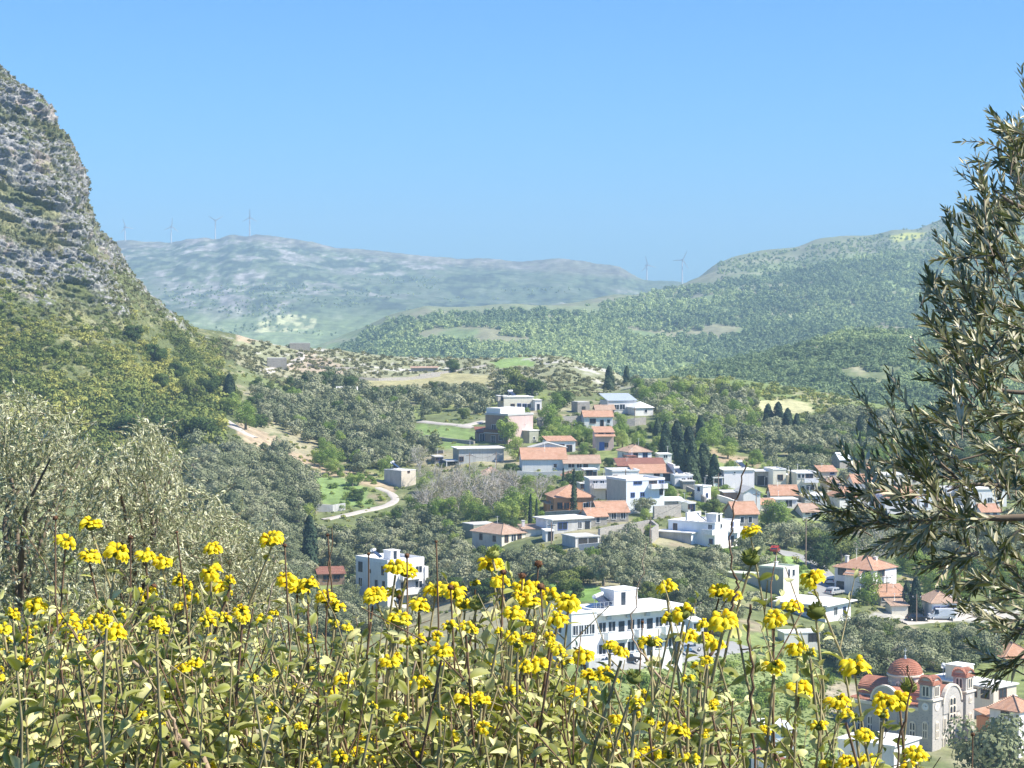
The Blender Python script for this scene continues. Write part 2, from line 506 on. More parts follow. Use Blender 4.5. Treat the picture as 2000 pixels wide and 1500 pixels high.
GREEN = Sheet({200: d_col(730, 2300), 600: d_col(688, 2300), 700: d_col(645, 2300), 760: d_col(612, 2300), 830: d_col(592, 2300), 1000: d_col(591, 2350),
               1100: d_col(588, 2400), 1200: d_col(574, 2550), 1290: d_col(560, 2700), 1325: d_col(552, 2800), 1350: d_col(540, 2850), 1400: d_col(508, 3000),
               1440: d_col(498, 3050), 1500: d_col(488, 3100), 1560: d_col(482, 3100), 1585: d_col(468, 3150), 1640: d_col(461, 3150), 1700: d_col(461, 3200),
               1740: d_col(446, 3200), 1790: d_col(440, 3300), 1830: d_col(425, 3350), 1870: d_col(405, 3400), 2000: d_col(365, 3500), 2800: d_col(310, 3500)},
              200, 2800, 5, 1250, 5200, 0.006, 9, 0.015,
              noise=lambda X, Y: smooth(Y, 1300, 1600) * (9 * noise3(X / 260, Y / 320, 3.3) + 4.0 * noise3(X / 80, Y / 100, 6.1) + 1.3 * noise3(X / 25, Y / 30, 8.8)))
def e_col(crest):
    b = 668
    return [(2600, b + 90), (3000, b), (3500, crest + (b - crest) * .62), (4000, crest + (b - crest) * .36), (4450, crest + (b - crest) * .13), (4800, crest), (5200, crest + 20), (6300, crest + 110)]
FAR = Sheet({-700: e_col(470), 150: e_col(478), 220: e_col(476), 250: e_col(470), 330: e_col(471), 372: e_col(461), 400: e_col(459), 425: e_col(462), 450: e_col(452), 480: e_col(457), 500: e_col(451),
             550: e_col(459), 590: e_col(467), 660: e_col(483), 700: e_col(486), 760: e_col(494), 850: e_col(504), 900: e_col(511), 960: e_col(512), 1020: e_col(519), 1090: e_col(512), 1160: e_col(520),
             1210: e_col(521), 1230: e_col(532), 1255: e_col(546), 1320: e_col(548), 1500: e_col(575), 2100: e_col(600)},
            -700, 2100, 4, 2600, 6300, 0.005, 5, 0.010,
            noise=lambda X, Y: 14 * noise3(X / 420, Y / 520, 3.9) + 7.0 * np.abs(noise3(X / 150, Y / 130, 6.7)) + 3.6 * np.abs(noise3(X / 50, Y / 40, 8.1)) + 1.3 * noise3(X / 16, Y / 16, 2.1))

def sheet_mesh(name, sh, px_step, rows, colour, mat, skip=None, kind='structure', disp=None, cols_px=None):
    idx = np.arange(0, len(sh.px), px_step)
    A = sh.a[idx]; D = np.exp(rows)
    X = A[:, None] * D[None, :]; Y = np.broadcast_to(D[None, :], X.shape).copy()
    Z = sh.z(X, Y)
    if disp is not None: X, Y, Z = disp(X, Y, Z)
    C = colour(X, Y, Z)
    na, nd = X.shape
    V = np.stack([X, Y, Z], -1).reshape(-1, 3)
    g = np.arange(na * nd).reshape(na, nd)
    Q = np.stack([g[:-1, :-1], g[1:, :-1], g[1:, 1:], g[:-1, 1:]], -1).reshape(-1, 4)
    if skip is not None:
        keep = ~skip(V[Q].mean(1)); Q = Q[keep]
    me = np_mesh(name, V, Q, [mat], attrs={"Col": C.reshape(-1, 3)}, smooth_=True)
    return link(name, me, kind=kind)

def blend(C, col, w):
    w = w[..., None]
    return C * (1 - w) + np.array(col) * w

PATCH = [  # colour, polygon in the photograph's pixels (they are ground cover, fixed to the place once built)
    ((0.36, 0.33, 0.17), [(690, 745), (770, 735), (880, 728), (960, 732), (950, 750), (820, 752), (700, 757)]),
    ((0.40, 0.31, 0.21), [(420, 806), (480, 828), (560, 862), (620, 895), (700, 925), (765, 948), (770, 962), (700, 945), (640, 930), (560, 905), (500, 870), (440, 835)]),
    ((0.33, 0.30, 0.19), [(540, 845), (640, 860), (700, 905), (640, 900), (560, 880)]),
    ((0.17, 0.30, 0.07), [(1070, 1135), (1190, 1150), (1200, 1178), (1080, 1170)]),
    ((0.20, 0.25, 0.09), [(1150, 1250), (1400, 1235), (1600, 1235), (1640, 1290), (1650, 1420), (1640, 1500), (1100, 1500), (1100, 1300)]),
    ((0.42, 0.40, 0.22), [(1465, 783), (1560, 782), (1590, 792), (1590, 808), (1500, 808)]),
    ((0.20, 0.30, 0.09), [(955, 712), (1000, 696), (1040, 704), (1045, 716), (980, 720)]),
    ((0.20, 0.29, 0.10), [(590, 925), (680, 935), (720, 960), (730, 990), (640, 985), (600, 960)]),
    ((0.19, 0.27, 0.09), [(810, 828), (900, 838), (960, 850), (880, 880), (820, 870)]),
    ((0.44, 0.35, 0.24), [(385, 640), (430, 642), (500, 648), (520, 662), (480, 668), (420, 662), (395, 668)]),
    ((0.42, 0.34, 0.25), [(540, 715), (600, 690), (640, 700), (690, 728), (640, 735), (590, 730)]),
    ((0.22, 0.31, 0.10), [(1745, 1105), (1830, 1110), (1835, 1135), (1760, 1130)]),
    ((0.36, 0.30, 0.18), [(1765, 1122), (1835, 1125), (1835, 1145), (1775, 1145)]),
    ((0.22, 0.30, 0.09), [(1385, 900), (1405, 900), (1415, 960), (1390, 950)]),
    ((0.21, 0.30, 0.10), [(1365, 1075), (1420, 1080), (1430, 1120), (1380, 1120)]),
    ((0.21, 0.31, 0.10), [(1480, 1090), (1560, 1085), (1590, 1110), (1560, 1130), (1500, 1110)]),
    ((0.35, 0.30, 0.22), [(1620, 1330), (1700, 1340), (1700, 1400), (1600, 1400)]),
    ((0.26, 0.31, 0.12), [(330, 870), (390, 880), (420, 905), (360, 900)]),
    ((0.36, 0.27, 0.18), [(1380, 880), (1440, 890), (1500, 905), (1480, 915), (1400, 900)]),
    ((0.45, 0.43, 0.38), [(1700, 1196), (1990, 1190), (1990, 1212), (1800, 1215), (1700, 1206)]),
]
def near_colour(X, Y, Z):
    C = np.empty(X.shape + (3,)); C[:] = (0.15, 0.175, 0.075)
    n1 = fbm(X / 40, Y / 50, 0.5, 4); n2 = fbm(X / 9, Y / 11, 3.5, 4); n3 = fbm(X / 3, Y / 3, 6.5, 3)
    C = blend(C, (0.21, 0.25, 0.09), smooth(n1 + .3 * n2, 0.1, 0.6))
    C = blend(C, (0.34, 0.31, 0.20), smooth(-n1 + .5 * n2, 0.15, 0.6) * 0.85)
    C = blend(C, (0.34, 0.27, 0.19), smooth(n2 + .3 * n3, 0.45, 0.8) * 0.7)
    px, py = topx(X, Y, Z)
    hi = smooth(Y, 700, 820)
    C = blend(C, (0.31, 0.31, 0.19), hi * 0.7)
    C = blend(C, (0.52, 0.50, 0.45), smooth(n2 - .2 * n1, 0.35, 0.55) * hi * 0.8)
    gr = smooth(px, 1235, 1280) * smooth(Y, 700, 745)
    C = blend(C, (0.17, 0.22, 0.07), gr * 0.85)
    C = blend(C, (0.30, 0.27, 0.16), gr * smooth(n2, .1, .4) * .7)
    jx = 9 * n2; jy = 4 * n3
    for col, poly in PATCH:
        xs = [p[0] for p in poly]; ys = [p[1] for p in poly]
        m = (px > min(xs) - 15) & (px < max(xs) + 15) & (py > min(ys) - 8) & (py < max(ys) + 8)
        w = np.zeros(X.shape)
        w[m] = in_poly(px[m] + jx[m], py[m] + jy[m], poly)
        C = blend(C, col, w * 0.9)
    C *= (1 + 0.16 * n3)[..., None]
    fg = smooth(-Y, -40, -10)
    C = blend(C, (0.13, 0.11, 0.07), fg)
    return np.clip(C, 0.01, 1)

M_ground = mat_ground("soil_and_grass", 0.45, 0.35)
lrow = NEAR.l
near_rows = np.concatenate([lrow[lrow < math.log(200)][::7], lrow[lrow >= math.log(200)]])
MX0, MX1, MD0, MD1 = -200, 470, 528, 900           # the crag's own fine mesh
def crag_zone(c, m=0):
    px = 1000 + (c[:, 0] / c[:, 1]) * F
    return (px > MX0 + m) & (px < MX1 - m) & (c[:, 1] > MD0 + m * .5) & (c[:, 1] < MD1 - m)
sheet_mesh("ground", NEAR, 2, near_rows, near_colour, M_ground, skip=lambda c: crag_zone(c, 8))

# the rocky crag on the left: layered limestone, pushed in and out of the slope
def crag_fields(X, Y, Z):
    h = Z - CZ
    px = 1000 + X / Y * F
    rk = smooth(h + 12 * fbm(X / 45, Y / 45, Z / 30, 3), -20, 20)
    edge = smooth(px, MX0, MX0 + 12) * smooth(-px, -MX1, -MX1 + 30) * smooth(Y, MD0, MD0 + 18) * smooth(-Y, -MD1, -MD1 + 40)
    return h, px, rk, edge
def crag_bands(X, Y, Z):
    """bedding of the limestone: position within the layers, tilted down to the right"""
    dip = Z + 0.30 * X - 0.12 * Y + 7 * noise3(X / 60, Y / 60, Z / 60)
    macro = np.sin(dip / 3.9 + 3.4 * noise3(X / 24, Y / 24, Z / 30)) + .7 * np.sin(dip / 1.63 + 2)
    return dip, macro
def crag_disp(X, Y, Z):
    h, px, rk, edge = crag_fields(X, Y, Z)
    dip, macro = crag_bands(X, Y, Z)
    strata = np.clip(macro * 1.5, -1, 1)                        # hard beds stand out, soft beds form ledges
    thin = np.abs(noise3(X / 14, Y / 14, dip / 1.5)) * 2 - .6
    fine = fbm(X / 4.0, Y / 4.0, dip / 1.2, 4, 0.6)
    but = fbm(X / 26 + 3, Y / 26, Z / 70, 3)
    a = (1.7 * strata + 1.4 * thin + 1.5 * fine + 3.0 * but + 1.2 * np.abs(noise3(X / 7, Y / 7, Z / 40))) * (0.15 + 0.85 * rk) * edge
    X = X + a * 0.60; Y = Y - a * 0.80; Z = Z + 0.25 * a * edge + 0.4 * fine * rk * edge
    return X, Y, Z
def crag_colour(X, Y, Z):
    h, px, rk, edge = crag_fields(X, Y, Z)
    dip, macro = crag_bands(X, Y, Z)
    n1 = fbm(X / 16, Y / 16, Z / 9, 4); n2 = fbm(X / 3.4, Y / 3.4, dip / 1.1, 4, .6); n3 = fbm(X / 1.4, Y / 1.4, Z / 1.0, 2)
    C = np.empty(X.shape + (3,)); C[:] = (0.125, 0.145, 0.06)
    C = blend(C, (0.25, 0.25, 0.12), smooth(n1, .0, .6))
    grass = smooth(-macro + .9 * n1 + .6 * n2 - 1.3 * (rk - .7), .0, .85)
    rock = smooth(n2 + 0.5 * n1 + (rk - 0.62) * 1.5, -0.05, 0.28) * (1 - .85 * grass)
    R = np.empty(X.shape + (3,)); R[:] = (0.235, 0.24, 0.235)
    R = blend(R, (0.35, 0.345, 0.33), smooth(n3 + n2, 0.1, 0.7))
    R = blend(R, (0.12, 0.125, 0.13), smooth(-n2 - .4 * n3 + .35 * np.sin(dip / .9), 0.2, 0.6) * .8)
    R = blend(R, (0.48, 0.34, 0.25), smooth(fbm(X / 12 + 9, Y / 12, Z / 16, 3), 0.45, 0.7) * .3)
    C = C * (1 - rock[..., None]) + R * rock[..., None]
    bw = smooth(-edge, -0.35, -0.02)
    C = C * (1 - bw[..., None]) + near_colour(X, Y, Z) * bw[..., None]
    return np.clip(C * (1 + 0.2 * n3)[..., None], 0.01, 1)
M_crag = mat_ground("limestone_crag", 1.1, 0.45, bump=0.5, detail=6)
cpx = np.arange(MX0, MX1 + 1, 1.4)
cdd = np.concatenate([np.arange(MD0, 600, 1.3), np.arange(600, 725, 0.33), np.arange(725, MD1 + 1, 1.4)])
class _T: pass
def crag_mesh():
    A = azim(cpx)
    X = A[:, None] * cdd[None, :]; Y = np.broadcast_to(cdd[None, :], X.shape).copy(); Z = NEAR.z(X, Y)
    X, Y, Z = crag_disp(X, Y, Z)
    C = crag_colour(X, Y, Z)
    na, nd = X.shape
    V = np.stack([X, Y, Z], -1).reshape(-1, 3); g = np.arange(na * nd).reshape(na, nd)
    Q = np.stack([g[:-1, :-1], g[1:, :-1], g[1:, 1:], g[:-1, 1:]], -1).reshape(-1, 4)
    me = np_mesh("crag", V, Q, [M_crag], attrs={"Col": C.reshape(-1, 3)}, smooth_=False)
    link("rocky_mountain", me, kind='structure')
    return X, Y, Z
CRAG = crag_mesh()

def mid_colour(X, Y, Z):
    n1 = fbm(X / 70, Y / 90, 0.5, 4); n2 = fbm(X / 14, Y / 18, 3.5, 4)
    C = np.empty(X.shape + (3,)); C[:] = (0.17, 0.20, 0.10)
    C = blend(C, (0.24, 0.26, 0.13), smooth(n1 + .4 * n2, .05, .5))
    C = blend(C, (0.36, 0.32, 0.22), smooth(n2 - n1 * .4, .4, .65) * .8)
    return C * (1 + .2 * n2)[..., None]
sheet_mesh("wooded_hill", MID, 2, MID.l, mid_colour, mat_ground("hill_scrub_ground", 0.25, 0.3))

def green_colour(X, Y, Z):
    n1 = fbm(X / 170, Y / 420, 0.5, 4); n2 = fbm(X / 36, Y / 130, Z / 30, 4); n3 = fbm(X / 10, Y / 50, Z / 9, 3)
    px, py = topx(X, Y, Z)
    C = np.empty(X.shape + (3,)); C[:] = (0.19, 0.25, 0.11)
    C = blend(C, (0.26, 0.34, 0.14), smooth(n1 + .4 * n2, .0, .5))
    C = blend(C, (0.27, 0.25, 0.16), smooth(n2 - .5 * n1, .15, .5) * .8)
    top = smooth(-(py - np.interp(px, [600, 830, 1200, 1350, 1500, 1700, 1870, 2000], [640, 600, 580, 548, 498, 470, 430, 390])), -45, -8)
    C = blend(C, (0.20, 0.205, 0.13), top * .7)
    terr = (np.sin(Z / 4.0 + 3 * n1) > 0.82) * smooth(n1, -.1, .2)
    C = blend(C, (0.34, 0.32, 0.22), terr * .5)
    yel = in_poly(px + 6 * n3, py, [(1735, 462), (1765, 456), (1815, 455), (1800, 466), (1750, 473)])
    C = blend(C, (0.55, 0.55, 0.10), yel * .6)
    for poly in ([(1040, 625), (1090, 632), (1060, 640), (1020, 634)], [(1380, 690), (1440, 688), (1430, 700)], [(1500, 560), (1560, 556), (1540, 566)], [(1560, 640), (1640, 640), (1700, 650), (1650, 662), (1560, 655)]):
        C = blend(C, (0.33, 0.36, 0.13), in_poly(px, py, poly) * .8)
    return np.clip(C * (1 + .2 * n3)[..., None], .01, 1)
sheet_mesh("green_hills", GREEN, 2, GREEN.l, green_colour, mat_ground("far_scrub_ground", 0.12, 0.3))

def far_colour(X, Y, Z):
    n1 = fbm(X / 420, Y / 500, 0.5, 4); wx = 60 * noise3(X / 160, Y / 160, 9.5)
    n2 = fbm((X + wx) / 60, Y / 330, Z / 34, 5, .65); n3 = fbm(X / 15, Y / 120, Z / 10, 3, .6)
    px, py = topx(X, Y, Z)
    C = np.empty(X.shape + (3,)); C[:] = (0.115, 0.15, 0.085)
    C = blend(C, (0.155, 0.195, 0.11), smooth(n1, -.2, .3))
    zone = smooth(n1 + .5 * noise3(X / 230 + 4, Y / 230, 3.1), -.25, .25)
    rock = smooth(n2 + .25 * n3, .05, .4) * (.25 + .75 * zone)
    C = blend(C, (0.225, 0.22, 0.20), rock * .8)
    C = blend(C, (0.065, 0.085, 0.065), smooth(-n2 - .5 * n3 + .3 * zone, .25, .6) * .85)
    C = blend(C, (0.36, 0.34, 0.31), smooth(n3 + n2, .6, .9) * .7 * zone)
    top = smooth(-(py - np.interp(px, [220, 450, 600, 850, 1250], [482, 458, 475, 508, 535])), -16, -2)
    C = blend(C, (0.25, 0.215, 0.18), top * .45)
    fld = in_poly(px + 5 * n3, py + 2 * n2, [(500, 632), (540, 618), (580, 615), (625, 624), (620, 640), (560, 648), (500, 650)])
    C = blend(C, (0.22, 0.28, 0.12), smooth(py, 595, 640) * .7)
    C = blend(C, (0.48, 0.48, 0.26), fld * smooth(n3, -.3, .1) * .9)
    return np.clip(C * (1 + .25 * n3)[..., None], .01, 1)
sheet_mesh("far_mountain", FAR, 1, FAR.l, far_colour, mat_ground("far_rock_ground", 0.05, 0.35))
# ------------------------------------------------------------------ buildings
W_white = mat_wall("white_render", (0.86, 0.84, 0.81), .10)
W_white2 = mat_wall("off_white_render", (0.76, 0.74, 0.70), .12)
W_cream = mat_wall("cream_render", (0.78, 0.73, 0.60), .10)
W_beige = mat_wall("beige_render_and_shade", (0.64, 0.57, 0.47), .14)
W_pink = mat_wall("pink_plaster", (0.62, 0.47, 0.43), .12)
W_lav = mat_wall("pale_lilac_render", (0.82, 0.78, 0.80), .08)
W_orange = mat_wall("orange_render", (0.70, 0.33, 0.17), .10)
W_grey = mat_wall("bare_concrete_and_shade", (0.52, 0.52, 0.50), .2)
W_olive = mat_wall("grey_green_render_and_shade", (0.36, 0.37, 0.30), .14)
W_brown = mat_wall("brown_render", (0.36, 0.25, 0.19), .15)
W_blue = mat_wall("pale_blue_render_and_shade", (0.78, 0.83, 0.86), .08)
W_stone = mat_stone("rubble_stone", (0.24, 0.22, 0.20), (0.46, 0.42, 0.37), 1.8)
W_roofw = mat_wall("white_roof_screed", (0.82, 0.81, 0.78), .08, 0.4, False)
W_roofg = mat_wall("grey_roof_screed", (0.55, 0.54, 0.51), .15, 0.4, False)
T_tile = mat_tiles("terracotta_tiles", (0.64, 0.33, 0.20), (0.84, 0.56, 0.40))
T_tile2 = mat_tiles("weathered_tiles", (0.58, 0.37, 0.26), (0.78, 0.59, 0.45))
T_red = mat_tiles("dark_red_tiles", (0.34, 0.14, 0.10), (0.50, 0.26, 0.19))
T_metal = mat_plain("grey_metal_sheet", (0.45, 0.50, 0.54), .5, .4, .2)
G_pane = mat_plain("dark_window_glass", (0.03, 0.04, 0.055), .15, .5, 0, .3)
G_frame_w = mat_plain("white_frame", (0.78, 0.78, 0.78), .5)
G_frame_b = mat_plain("brown_wood_frame", (0.18, 0.09, 0.05), .6)
G_frame_bl = mat_plain("blue_painted_wood", (0.08, 0.14, 0.42), .6)
G_curtain = mat_plain("pale_curtain", (0.6, 0.6, 0.57), .8)
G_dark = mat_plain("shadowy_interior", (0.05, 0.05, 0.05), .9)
M_metal = mat_plain("galvanised_metal", (0.5, 0.52, 0.54), .4, .5, .6)
M_panel = mat_plain("solar_panel_glass", (0.03, 0.04, 0.07), .2, .5)
M_wood = mat_plain("weathered_wood", (0.16, 0.12, 0.09), .9)
M_awning = mat_plain("striped_awning", (0.6, 0.45, 0.35), .8)

RECTS = []      # picture rectangles that must stay in view: (x0, x1, y0, y1, d)
FOOT = []       # plan circles where nothing may grow

def ray_ground(px, py):
    d = float(NEAR.hit(px, py)[0])
    return d if d == d else 700.0

def window(par, face, u, z, w, h, W, L, frame, pane=None, door=False, sill=True, name=None):
    """face 'R' = front wall (y=0), 'L' = left wall (x=0); u in metres from the near corner"""
    pane = pane or G_pane
    b = MB(); p = MB(); t = 0.09
    def bx(m, a0, a1, o0, o1, z0, z1):
        if face == 'R': m.box(a0, a1, -o1, -o0, z0, z1)
        else: m.box(-o1, -o0, a0, a1, z0, z1)
    b.mat(frame)
    bx(b, u - w / 2 - t, u - w / 2, -.05, .05, z - t, z + h + t); bx(b, u + w / 2, u + w / 2 + t, -.05, .05, z - t, z + h + t)
    bx(b, u - w / 2, u + w / 2, -.05, .05, z + h, z + h + t)
    if not door:
        bx(b, u - w / 2 - .03, u + w / 2 + .03, -.05, .12, z - t, z)
        if w > 0.8: bx(b, u - .035, u + .035, -.04, .035, z, z + h)
    else:
        if w > 1.1: bx(b, u - .04, u + .04, -.04, .035, z, z + h)
    o = b.build(name or ("door" if door else "window"), par)
    p.mat(pane); bx(p, u - w / 2, u + w / 2, -.04, .012, z, z + h)
    p.build("pane", o)
    return o

def gable_roof(b, x0, x1, y0, y1, z, rise, axis, ov=.35, th=.14):
    """ridge along local axis"""
    x0 -= ov; x1 += ov; y0 -= ov; y1 += ov
    if axis == 'x':
        ym = (y0 + y1) / 2; k = rise / ((y1 - y0) / 2 - ov) * ov
        P0 = [(x0, y0, z - k), (x1, y0, z - k), (x1, ym, z + rise), (x0, ym, z + rise), (x1, y1, z - k), (x0, y1, z - k)]
    else:
        xm = (x0 + x1) / 2; k = rise / ((x1 - x0) / 2 - ov) * ov
        P0 = [(x0, y1, z - k), (x0, y0, z - k), (xm, y0, z + rise), (xm, y1, z + rise), (x1, y0, z - k), (x1, y1, z - k)]
    Pu = [(p[0], p[1], p[2] + th) for p in P0]
    b.raw(P0 + Pu, [(6, 7, 8, 9), (9, 8, 10, 11), (3, 2, 1, 0), (5, 4, 2, 3), (0, 1, 7, 6), (4, 5, 11, 10), (1, 2, 8, 7), (2, 4, 10, 8), (3, 0, 6, 9), (5, 3, 9, 11)])

def hip_roof(b, x0, x1, y0, y1, z, rise, ov=.35, th=.12):
    x0 -= ov; x1 += ov; y0 -= ov; y1 += ov
    w, l = x1 - x0, y1 - y0
    k = min(w, l) / 2
    if w >= l: r0, r1 = (x0 + k, (y0 + y1) / 2), (x1 - k + 1e-3, (y0 + y1) / 2)
    else: r0, r1 = ((x0 + x1) / 2, y0 + k), ((x0 + x1) / 2, y1 - k + 1e-3)
    v = [(x0, y0, z), (x1, y0, z), (x1, y1, z), (x0, y1, z), (x0, y0, z + th), (x1, y0, z + th), (x1, y1, z + th), (x0, y1, z + th), (*r0, z + rise), (*r1, z + rise)]
    f = [(3, 2, 1, 0), (0, 1, 5, 4), (1, 2, 6, 5), (2, 3, 7, 6), (3, 0, 4, 7)]
    if w >= l: f += [(4, 5, 9, 8), (5, 6, 9), (6, 7, 8, 9), (7, 4, 8)]
    else: f += [(4, 5, 8), (5, 6, 9, 8), (6, 7, 9), (7, 4, 8, 9)]
    b.raw(v, f)

def solar_heater(root, x, y, z, label, ang=0.6, group="solar water heaters on the roofs"):
    """tank over a tilted collector, stands on the roof: a thing of its own"""
    wp = root.matrix_basis @ Vector((x, y, z))
    e = empty("solar_water_heater", wp, root.rotation_euler.z + ang, label, "water heater", group)
    b = MB().mat(M_panel)
    b.raw([(-.9, -1.0, .25), (.9, -1.0, .25), (.9, .55, 1.35), (-.9, .55, 1.35), (-.9, -1.06, .33), (.9, -1.06, .33), (.9, .49, 1.43), (-.9, .49, 1.43)],
          [(0, 3, 2, 1), (4, 5, 6, 7), (0, 1, 5, 4), (1, 2, 6, 5), (2, 3, 7, 6), (3, 0, 4, 7)]); b.build("collector", e)
    b = MB().mat(G_frame_w); b.tube([(-.95, .62, 1.62), (.95, .62, 1.62)], .3, 12); b.build("tank", e)
    b = MB().mat(M_metal)
    for sx in (-.8, .8):
        b.box(sx - .03, sx + .03, .58, .64, 0, 1.4); b.box(sx - .03, sx + .03, -.95, -.9, 0, .3); b.box(sx - .03, sx + .03, -.9, .58, .02, .07)
    b.build("stand", e)
    return e

def house(label, x0, xc, x1, yt, yb, th, wall=None, wallL=None, roof='flat', rmat=None, rise=1.6, axis='x', dep=None, d=None,
          R=(), L=(), frame=None, st=3.0, cat="house", name="house", group=None, chim=(), solar=(), extra=None, over=.18, para=0, rect=True, down=3.0):
    wall = wall or W_white; frame = frame or G_frame_w
    if d is None: d = ray_ground(xc, yb)
    t = math.radians(th); c, s = math.cos(t), math.sin(t)
    p = P(xc, yb, d); X, Y = p.x, p.y
    a1 = float(azim(x1)); a0 = float(azim(x0))
    W = (a1 * Y - X) / (c - a1 * s)
    Ll = (X - a0 * Y) / (s + a0 * c) if th > 6 and xc > x0 + 1 else 7.0
    if dep: Ll = dep
    H = (float(slope(yt)) - float(slope(yb))) * d
    root = empty(name, p, t, label, cat, group)
    b = MB().mat(wall)
    L_ = Ll
    if roof == 'gable':
        b.box(0, W, 0, L_, -down, H)
        if axis == 'x':
            for xx, fl in ((0, 0), (W, 1)): b.face([(xx, 0, H), (xx, L_, H), (xx, L_ / 2, H + rise)] if fl else [(xx, L_, H), (xx, 0, H), (xx, L_ / 2, H + rise)])
        else:
            for yy, fl in ((0, 0), (L_, 1)): b.face([(0, yy, H), (W, yy, H), (W / 2, yy, H + rise)] if not fl else [(W, yy, H), (0, yy, H), (W / 2, yy, H + rise)])
    else: b.box(0, W, 0, L_, -down, H)
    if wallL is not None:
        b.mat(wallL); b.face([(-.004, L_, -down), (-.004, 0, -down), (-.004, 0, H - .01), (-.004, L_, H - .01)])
    b.build("wall", root)
    rb = MB().mat(rmat or (W_roofw if roof in ('flat', 'mono') else T_tile))
    if roof == 'flat':
        o = over
        if para: 
            rb.box(.22, W - .22, .22, L_ - .22, H + .003, H + .06)
            for q in ((-o, W + o, -o, .2), (-o, W + o, L_ - .2, L_ + o)): rb.box(q[0], q[1], q[2], q[3], H + .003, H + para)
            for q in ((-o, .2), (W - .2, W + o)): rb.box(q[0], q[1], .2, L_ - .2, H + .003, H + para)
        else: rb.box(-o, W + o, -o, L_ + o, H + .003, H + .2)
    elif roof == 'gable': gable_roof(rb, 0, W, 0, L_, H + .02, rise, axis)
    elif roof == 'hip': hip_roof(rb, 0, W, 0, L_, H + .01, rise)
    elif roof == 'mono':
        o = .3; zf = H + .01; zb = H + rise
        v = [(-o, -o, zf), (W + o, -o, zf), (W + o, L_ + o, zb), (-o, L_ + o, zb)]
        rb.raw(v + [(q[0], q[1], q[2] + .12) for q in v], [(0, 3, 2, 1), (4, 5, 6, 7), (0, 1, 5, 4), (1, 2, 6, 5), (2, 3, 7, 6), (3, 0, 4, 7)])
    if roof in ('gable', 'hip') and (rmat or T_tile) in (T_tile, T_tile2, T_red):
        rb.mat(T_tile2)
        if roof == 'gable':
            if axis == 'x': rb.tube([(-.35, L_ / 2, H + rise + .17), (W + .35, L_ / 2, H + rise + .17)], .13, 6)
            else: rb.tube([(W / 2, -.35, H + rise + .17), (W / 2, L_ + .35, H + rise + .17)], .13, 6)
        else:
            k = min(W, L_) / 2 + .35
            r0, r1 = ((k - .35, L_ / 2), (W + .35 - k, L_ / 2)) if W >= L_ else ((W / 2, k - .35), (W / 2, L_ + .35 - k))
            z = H + rise + .02; zz = H + .14
            rb.tube([(*r0, z), (r1[0] + .01, r1[1] + .01, z)], .12, 6)
            for e_, q in (((-.35, -.35), r0), ((-.35, L_ + .35), r0 if W >= L_ else r1), ((W + .35, -.35), r1 if W >= L_ else r0), ((W + .35, L_ + .35), r1)): rb.tube([(*e_, zz), (*q, z)], .10, 5)
        if not chim and random.random() < .6: chim = [(random.uniform(.2, .8), .6, .3)]
    ro = rb.build("roof", root)
    for (cx, cy, ch) in chim:
        m = MB().mat(W_white2); m.box(cx * W - .3, cx * W + .3, cy * L_ - .3, cy * L_ + .3, H - .2, H + rise * .7 + ch)
        m.box(cx * W - .38, cx * W + .38, cy * L_ - .38, cy * L_ + .38, H + rise * .7 + ch + .002, H + rise * .7 + ch + .12); m.build("chimney", ro)
    for face, specs, LEN in (('R', R, W), ('L', L, L_)):
        for sp in specs:
            kind, uf, fl, w, h = sp[:5]
            z = fl * st + (0.05 if kind == 'd' else 0.95)
            fr = sp[5] if len(sp) > 5 and sp[5] else frame
            pn = sp[6] if len(sp) > 6 else None
            if z + h > H - .1: h = max(.4, H - .15 - z)
            if kind in 'wd': window(root, face, uf * LEN, z, w, h, W, L_, fr, pn, door=(kind == 'd'))
            elif kind == 'b':    # balcony: slab and railing
                m = MB().mat(W_roofw); a0_, a1_ = uf * LEN - w / 2, uf * LEN + w / 2; zz = fl * st
                dd = h if False else 1.2
                def bb(p0, p1, o0, o1, z0, z1):
                    if face == 'R': m.box(p0, p1, -o1, -o0, z0, z1)
                    else: m.box(-o1, -o0, p0, p1, z0, z1)
                bb(a0_, a1_, 0.002, dd, zz - .16, zz)
                m.mat(fr)
                bb(a0_, a1_, dd - .06, dd - .01, zz + .002, zz + .95)
                bb(a0_, a0_ + .05, 0.1, dd - .062, zz + .002, zz + .95); bb(a1_ - .05, a1_, 0.1, dd - .062, zz + .002, zz + .95)
                m.build("balcony", root)
    for (sx, sy, lb) in solar:
        solar_heater(root, sx * W, sy * L_, H + .2, lb)
    if extra: extra(root, W, L_, H)
    if random.random() < .55 and name == "house":
        m = MB().mat(M_metal); ax_, ay_ = W * random.uniform(.2, .8), L_ * random.uniform(.3, .7); hz = H + (rise * .8 if roof in ('gable', 'hip') else .2)
        m.tube([(ax_, ay_, hz - .4), (ax_, ay_, hz + 1.9)], .035, 5); m.tube([(ax_ - .5, ay_, hz + 1.8), (ax_ + .5, ay_, hz + 1.8)], .02, 4)
        for q in (-.4, -.15, .1, .35): m.tube([(ax_ + q, ay_ - .25, hz + 1.8), (ax_ + q, ay_ + .25, hz + 1.8)], .015, 4)
        m.build("aerial", ro)
    if rect: RECTS.append((min(x0, xc) - 1, x1 + 1, yt - 6, yb - 2, d))
    cxy = root.matrix_basis @ Vector((W / 2, L_ / 2, 0))
    FOOT.append((cxy.x, cxy.y, max(W, L_) * .55))
    return root, W, L_, H

def w(u, fl, ww=1.1, hh=1.2, *a): return ('w', u, fl, ww, hh, *a)
def dr(u, fl=0, ww=1.0, hh=2.1, *a): return ('d', u, fl, ww, hh, *a)
def bal(u, fl, ww=3.0, fr=None): return ('b', u, fl, ww, 0, fr)
BR = G_frame_b; BL = G_frame_bl

